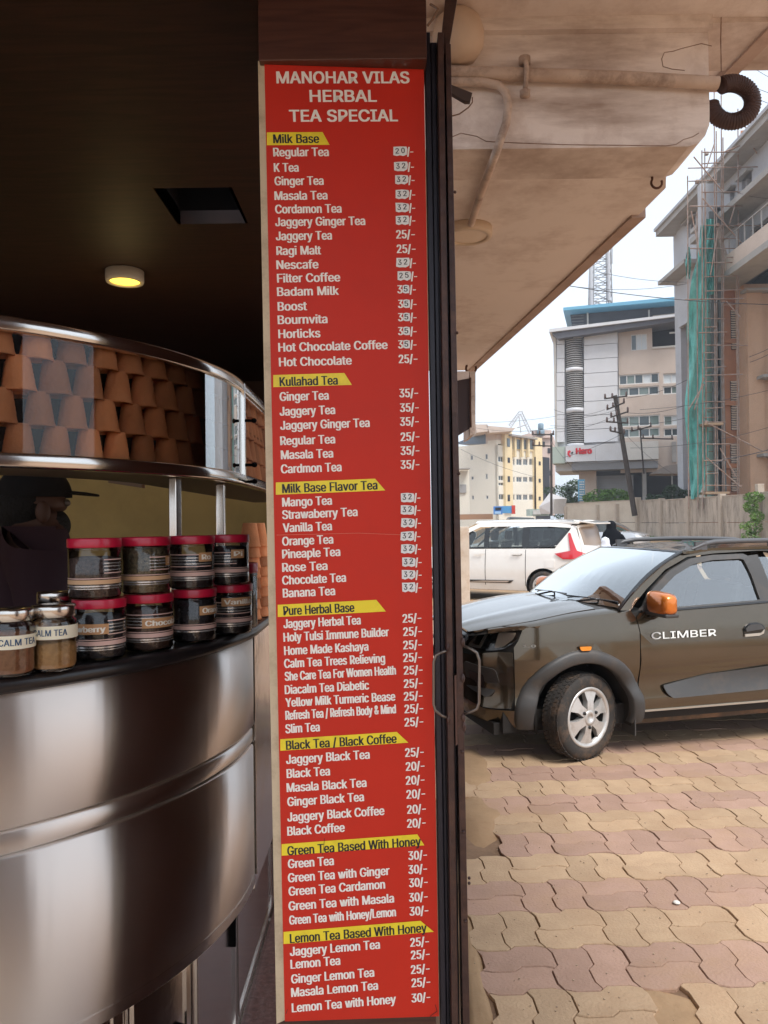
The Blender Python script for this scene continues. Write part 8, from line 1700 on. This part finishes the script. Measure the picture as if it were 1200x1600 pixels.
Fb.box('attic_wall', 801, 683, 838, 704, -.6, .15, m_ye, yb_)
for xa, xb in ((801.5, 804.5), (808, 815.5), (819, 824.5), (828.5, 833.5)): Fb.box('window', xa, 687, xb, 702, .1, .2, m_pane, yb_)
for xa in (804.8, 816, 825.5): Fb.box('pilaster', xa, 683, xa+2.2, 714, .1, .5, m_ye, yb_)
Fb.box('end_column', 837, 684, 848, 800, -.5, .5, m_ye, yb_)
for y in (721, 748, 776): Fb.box('window', 842, y, 845, y+6, .48, .54, m_void, yb_)
quadbox(Fb, 'roof_eave', [(800, 678), (840, 684.5), (840, 687), (800, 681)], -4, .9, mat('eave grey', (.30, .27, .25), .7), yb_)
quadbox(Fa, 'roof_glazing', [(715, 691), (752, 677), (776, 678), (776, 693), (715, 694)], -4, -.4, mat('blue grey glazing', (.10, .13, .17), .3), yb_)
quadbox(Fb, 'roof_room', [(776, 678), (788.5, 680), (788.5, 694), (776, 693)], -2, -.2, m_beige, yb_)
for p_ in ([(760, 665), (806, 669), (800, 674), (765, 676)], [(743, 663), (762, 663), (762, 674), (745, 676)]): 
    mbx = MB(); mbx.prism([P(x, y, 103) for x, y in p_], (0, 6, 0)); wb(mbx, 'roof_canopy', m_beige, yb_)
Fa.box('parapet_block', 762, 688, 776, 694, -1.2, -.2, m_cr, yb_)
wb(Fb.boxm(MB(), .3, uB+6, .5, zf_-1, -9, -1.0), 'core', m_void, yb_)
mbx = MB(); mbx.prism([P(x, y, 122) for x, y in ((815, 680), (826, 677), (865, 682), (865, 805), (815, 805))], (2, 8, 0)); rb_ = thing('rear_building', 'pinkish block behind the yellow building with a blue water tank on top', 'building', tuple(P(850, 800, 122))); wb(mbx, 'wall', mat('pink render', (.62, .48, .42), .9, var=.1, vscale=.3), rb_)
for x, y in ((848, 690), (856, 700), (852, 716), (858, 735), (854, 752)): pbox('window', x, y, x+3.5, y+8, 121.9, .2, m_void, rb_)
q = P(845, 669, 121); mbx = MB(); mbx.lathe([(0, -.3), (.42, -.3), (.45, 0), (.45, .6), (.3, .75), (0, .8)], 16, tuple(q)); mbx.lathe([(0, -1.2), (.6, -1.2), (.6, -.3), (0, -.3)], 4, tuple(q))
wt = thing('water_tank', 'blue grey water tank on the roof of the pinkish block', 'tank', (q.x, q.y, q.z)); wb(mbx, 'tank', mat('tank blue', (.16, .24, .30), .5), wt)
for p_ in ([(836, 672), (862, 672), (862, 684), (836, 684)],): mbx = MB(); mbx.prism([P(x, y, 121.5) for x, y in p_], (0, 3, 0)); wb(mbx, 'roof_room', MC['pink render'], rb_)
# small shop front at the very left
pbx = thing('roadside_shop', 'low cream shop with grey window at the far left by the gate', 'building', tuple(P(726, 805, 80))); pbox('wall', 700, 732, 733, 806, 80, 4, m_cr, pbx); pbox('shop_window', 719, 757, 728.5, 770, 79.8, .25, mat('grey shutter window', (.35, .34, .33), .5), pbx); pbox('awning', 700, 731, 734.5, 733, 78.5, 1.4, m_conc, pbx); pbox('tin_shed', 700, 803, 770, 812, 76, 3, mat('brown sheet', (.36, .20, .11), .7), pbx)
# hoardings, van, tent
sg = thing('hoarding', 'blue and white printed hoarding beyond the white cars', 'sign', tuple(P(778, 806, 66)))
pbox('panel', 771.5, 791, 785, 804, 66, .2, mat('blue print', (.05, .22, .60), .5), sg); pbox('white_mark', 774, 793, 783, 797, 65.95, .04, m_void, sg); pbox('white_mark', 773, 799, 783, 803, 65.95, .04, mat('pale blue', (.35, .55, .80), .5), sg)
sg = thing('hoarding', 'plain blue hoarding with a red end next to the printed one', 'sign', tuple(P(795, 806, 66))); pbox('panel', 785.5, 790.5, 799.5, 802, 66.3, .2, mat('mid blue', (.10, .35, .65), .5), sg); pbox('red_panel', 800, 789.5, 805, 803, 66.2, .3, mat('red board', (.7, .06, .04), .5), sg)
vn = thing('parked_van', 'dark van parked beside the red ended hoarding', 'van', (P(819, 812, 64).x, 64, .5)); mbx = MB()
mbx.prism([(-1.35, 0, .3), (1.15, 0, .3), (1.2, 0, .9), (.8, 0, 1.5), (-1.1, 0, 1.6), (-1.35, 0, 1.3)], (0, 1.6, 0)); mbx.build('body', mat('dark blue van', (.05, .06, .075), .35, coat=.5), vn, bevel=.08)
mbx = MB(); mbx.prism([(-.9, -.01, 1.0), (.85, -.01, 1.0), (.6, -.01, 1.4), (-.85, -.01, 1.45)], (0, .02, 0)); mbx.build('window', m_pane2, vn)
for x in (-.8, .75):
    mbx = MB(); mbx.lathe([(0, -.1), (.3, -.1), (.32, 0), (.3, .1), (0, .1)], 20, (x, 0, .32), axis='y'); mbx.build('wheel', m_tyre, vn)
cn = thing('street_stall', 'pale green low kiosk with white banners left of the tent', 'stall', tuple(P(850, 812, 60))); pbox('counter', 828, 795, 858, 806, 60, 1.5, mat('pale green', (.45, .55, .50), .6), cn); pbox('banner', 833, 797, 845, 804, 59.9, .05, m_frame, cn); pbox('banner', 846, 796, 857, 803, 59.9, .05, mat('pinkish banner', (.65, .55, .50), .6), cn)
tent = thing('tent', 'white cloth tent draped beside the dark utility pole', 'tent', tuple(P(872, 806, 58))); mbx = MB(); 
A_, B_, C_, D_, E2 = P(859, 770, 58), P(886, 779, 58), P(881, 803, 58), P(842, 792, 58), P(845, 803, 58)
mbx.add([A_, P(866, 780, 56.5), P(864, 803, 56.5), E2, D_], [(0, 1, 2, 3, 4)]); mbx.add([A_, B_, C_, P(864, 803, 56.5), P(866, 780, 56.5)], [(0, 1, 2, 3, 4)]); mbx.add([A_, B_, C_, E2, D_], [(0, 1, 2, 3, 4)])
wb(mbx, 'cloth', mat('tent cloth', (.72, .68, .66), .8, var=.1, vscale=1), tent)
vs_ = thing('vertical_sign', 'tall narrow blue sign with pale letters beside the bush', 'sign', tuple(P(909, 785, 58.5))); pbox('panel', 904, 749, 913.5, 783, 58.5, .12, mat('sign blue', (.12, .36, .55), .5), vs_)
mbx = MB()
for k in range(8):
    for j in (0, 1, 2):
        a = P(905.5+j*2.6, 752+k*3.9, 58.45); mbx.box(a.x, a.x+.08+.03*(k % 2), 58.44, 58.48, a.z-.10, a.z)
wb(mbx, 'sign_marks', m_frame, vs_)['kind'] = 'stuff'
# concrete gate post and far kerb
q = P(727.5, 823, 13); gp = thing('gate_post', 'pale rendered post standing left of the white people carrier', 'post', (q.x-.0, 13, 0)); mbx = MB(); mbx.box(q.x-.35, P(734, 900, 13).x, 13, 13.25, 0, q.z); wb(mbx, 'shaft', mat('pale post', (.60, .50, .40), .9, var=.15, vscale=4, dirt=(.35, .2, .1), dscale=3, damt=.7), gp, bevel=.01)
# utility poles
m_wood = mat('dark pole', (.055, .042, .036), .85, var=.3, vscale=4); m_ins = mat('insulator', (.10, .06, .05), .4)
def upole(lab, x0, y0, x1, y1, Y, r0, r1, arms, seed=0):
    t = thing('utility_pole', lab, 'pole', tuple(P(x1, y1, Y))); mbx = MB(); mbx.tube([P(x1, y1, Y), P(x0, y0, Y)], [r0, r1], 10); wb(mbx, 'shaft', m_wood, t)
    for (xa, ya, xb, yb) in arms:
        mbx = MB(); a, c = P(xa, ya, Y-.12), P(xb, yb, Y-.12); mbx.tube([a, c], .05, 5); wb(mbx, 'cross_arm', m_wood, t)
        for f in (.04, .35, .96):
            q_ = a.lerp(c, f); mbx = MB(); mbx.lathe([(0, 0), (.05, .02), (.08, .10), (.05, .16), (.07, .22), (.03, .30), (0, .31)], 8, tuple(q_)); wb(mbx, 'insulator', m_ins, t)
    return t
upole('black utility pole leaning left above the compound wall', 961, 618, 992, 806, 47.5, .17, .13, [(944, 623, 980, 619), (948, 640, 976, 629), (954, 652, 982, 643), (947, 659, 982, 661), (953, 673, 976, 678)])
upole('upright dark utility pole with cross arms beside the white tent', 861.5, 677, 861.5, 806, 56, .09, .08, [(831, 679, 866, 679), (832, 696, 863, 697)])
upole('plain thin pole in front of the yellow building', 836, 714, 836.5, 795, 60, .08, .06, [])
upole('grey post with small cross arms in front of the showroom windows', 1000, 668, 1006, 740, 55, .06, .05, [(986, 674, 1018, 666), (1003, 685, 1052, 686)])
# lattice towers
m_lat = mat('galvanised lattice', (.42, .42, .43), .6, metal=.3)
def lattice(lab, cx, yt, yb, wt_, wb__, Y, n, r, cat='tower', nm='lattice_tower'):
    t = thing(nm, lab, cat, tuple(P(cx, yb, Y))); legs = []
    for sx_, sy_ in ((-1, -1), (1, -1), (1, 1), (-1, 1)):
        a, c = P(cx+sx_*wb__/2, yb, Y), P(cx+sx_*wt_/2, yt, Y); a = a + Vector((0, sy_*wb__/2*Y/FPX, 0)); c = c + Vector((0, sy_*wt_/2*Y/FPX, 0)); legs.append((a, c)); mbx = MB(); mbx.tube([a, c], r*1.8, 5); wb(mbx, 'tower_leg', m_lat, t)
    mbx = MB()
    for k in range(n):
        for i in range(4):
            j = (i+1) % 4; f0, f1 = k/n, (k+1)/n; a0, a1 = legs[i][0].lerp(legs[i][1], f0), legs[i][0].lerp(legs[i][1], f1); b0, b1 = legs[j][0].lerp(legs[j][1], f0), legs[j][0].lerp(legs[j][1], f1)
            mbx.tube([a0, b1], r, 4); mbx.tube([b0, a1], r, 4); mbx.tube([a1, b1], r, 4)
    o = wb(mbx, 'bracing', m_lat, t); o['kind'] = 'stuff'; return t
lt = lattice('grey lattice mobile phone mast on the showroom roof', 938, 388, 500, 25, 30, 68, 9, .035)
for x in (924, 951.5): mbx = MB(); mbx.tube([P(x, 470+(10 if x < 930 else 0), 67), P(x-1, 395, 67)], .16, 8); wb(mbx, 'antenna', mat('antenna grey', (.50, .50, .52), .6), lt)
mbx = MB(); mbx.tube([P(956.5, 385, 67), P(956.5, 412, 67)], .05, 6); mbx.tube([P(950, 391, 67), P(957, 388, 67)], .04, 6); wb(mbx, 'antenna', m_lat, lt)
cr = thing('roof_truss', 'faint pale triangular steel truss behind the yellow building', 'truss', tuple(P(812, 690, 150)))
mbx = MB()
for (xa, ya, xb, yb) in ((795, 664, 811, 643), (798, 668, 813, 646), (811, 643, 817, 643), (816, 644, 832, 677), (813, 646, 827, 677), (811, 650, 814, 676), (808, 668, 820, 664)):
    mbx.tube([P(xa, ya, 150), P(xb, yb, 150)], .14, 5)
for k in range(8): f = k/8; mbx.tube([P(lerp(795, 811, f), lerp(664, 643, f), 150), P(lerp(800, 813, f), lerp(666, 646, f), 150)], .09, 4); mbx.tube([P(lerp(817, 832, f), lerp(644, 677, f), 150), P(lerp(812, 827, f+.1), lerp(648, 677, f+.1), 150)], .09, 4)
wb(mbx, 'truss_frame', mat('pale steel', (.55, .56, .58), .6), cr)
# wires
wires = thing('overhead_wires', 'thin black overhead wires crossing the sky between the poles', 'wires', tuple(P(900, 600, 45)))
m_wire = mat('cable', (.05, .05, .055), .6)
for (x0, y0, x1, y1, Y, r, sag) in ((885, 446, 1210, 476, 40, .022, 6), (885, 446, 1075, 443, 48, .014, 8), (935, 425, 1075, 441, 44, .014, 4), (890, 455, 1075, 443, 40, .0, 0), (740, 660, 870, 650, 56, .012, 3), (740, 668, 870, 668, 56, .012, 6), (870, 655, 965, 640, 50, .012, 4), (868, 675, 960, 650, 50, .012, 5), (860, 665, 956, 657, 50, .012, 4),
     (880, 715, 976, 676, 49, .014, 3), (865, 640, 945, 640, 50, .012, 8), (978, 622, 1080, 590, 46, .014, 6), (980, 645, 1080, 630, 46, .014, 6), (982, 661, 1110, 640, 46, .014, 8), (1135, 717, 1200, 703, 40, .022, 1), (1100, 728, 1135, 717, 40, .022, 1), (1170, 558, 1210, 540, 40, .014, 1), (1172, 566, 1210, 549, 40, .014, 1),
     (1135, 130, 1210, 165, 40, .014, 2), (1140, 118, 1210, 148, 40, .014, 2), (1155, 90, 1210, 125, 40, .012, 2), (720, 702, 836, 745, 60, .012, 4), (862, 690, 905, 740, 52, .01, 4), (1000, 640, 1200, 610, 41, .012, 5), (985, 700, 1200, 668, 41, .012, 8), (975, 676, 1060, 745, 47, .01, 6), (1150, 300, 1200, 310, 40, .01, 2)):
    if r <= 0: continue
    mbx = MB(); pts = [P(lerp(x0, x1, k/12), lerp(y0, y1, k/12)+sag*4*(k/12)*(1-k/12), Y) for k in range(13)]; mbx.tube(pts, r, 5); wb(mbx, 'cable', m_wire, wires)
# rubble kerb at the wall and small bits of parking ground
# ---- dark block added behind the camera, only to darken the steel's reflection
op = thing('steel_dark_block', 'dark laminated column on the other side of the shop opening', 'column', (2.35, -1.0, 0)); mbx = MB(); mbx.box(2.15, 2.55, -1.7, -.40, 0, 3.45); wb(mbx, 'shaft', m_laminate_v, op)
# ------------------------------------------------------------------ thin haze
hm = bpy.data.materials.new('haze'); hm.use_nodes = True; hn = hm.node_tree; hn.nodes.clear()
hv = hn.nodes.new('ShaderNodeVolumePrincipled'); hv.inputs['Color'].default_value = (.90, .94, 1, 1); hv.inputs['Density'].default_value = .0012; hv.inputs['Anisotropy'].default_value = .2
ho = hn.nodes.new('ShaderNodeOutputMaterial'); hn.links.new(hv.outputs[0], ho.inputs['Volume'])
hb2 = MB(); hb2.box(-402, 402, -302, 702, -1.2, 42); ho2 = hb2.build('haze', hm); ho2['kind'] = 'stuff'; ho2['label'] = 'thin pale haze in the air over the whole place'
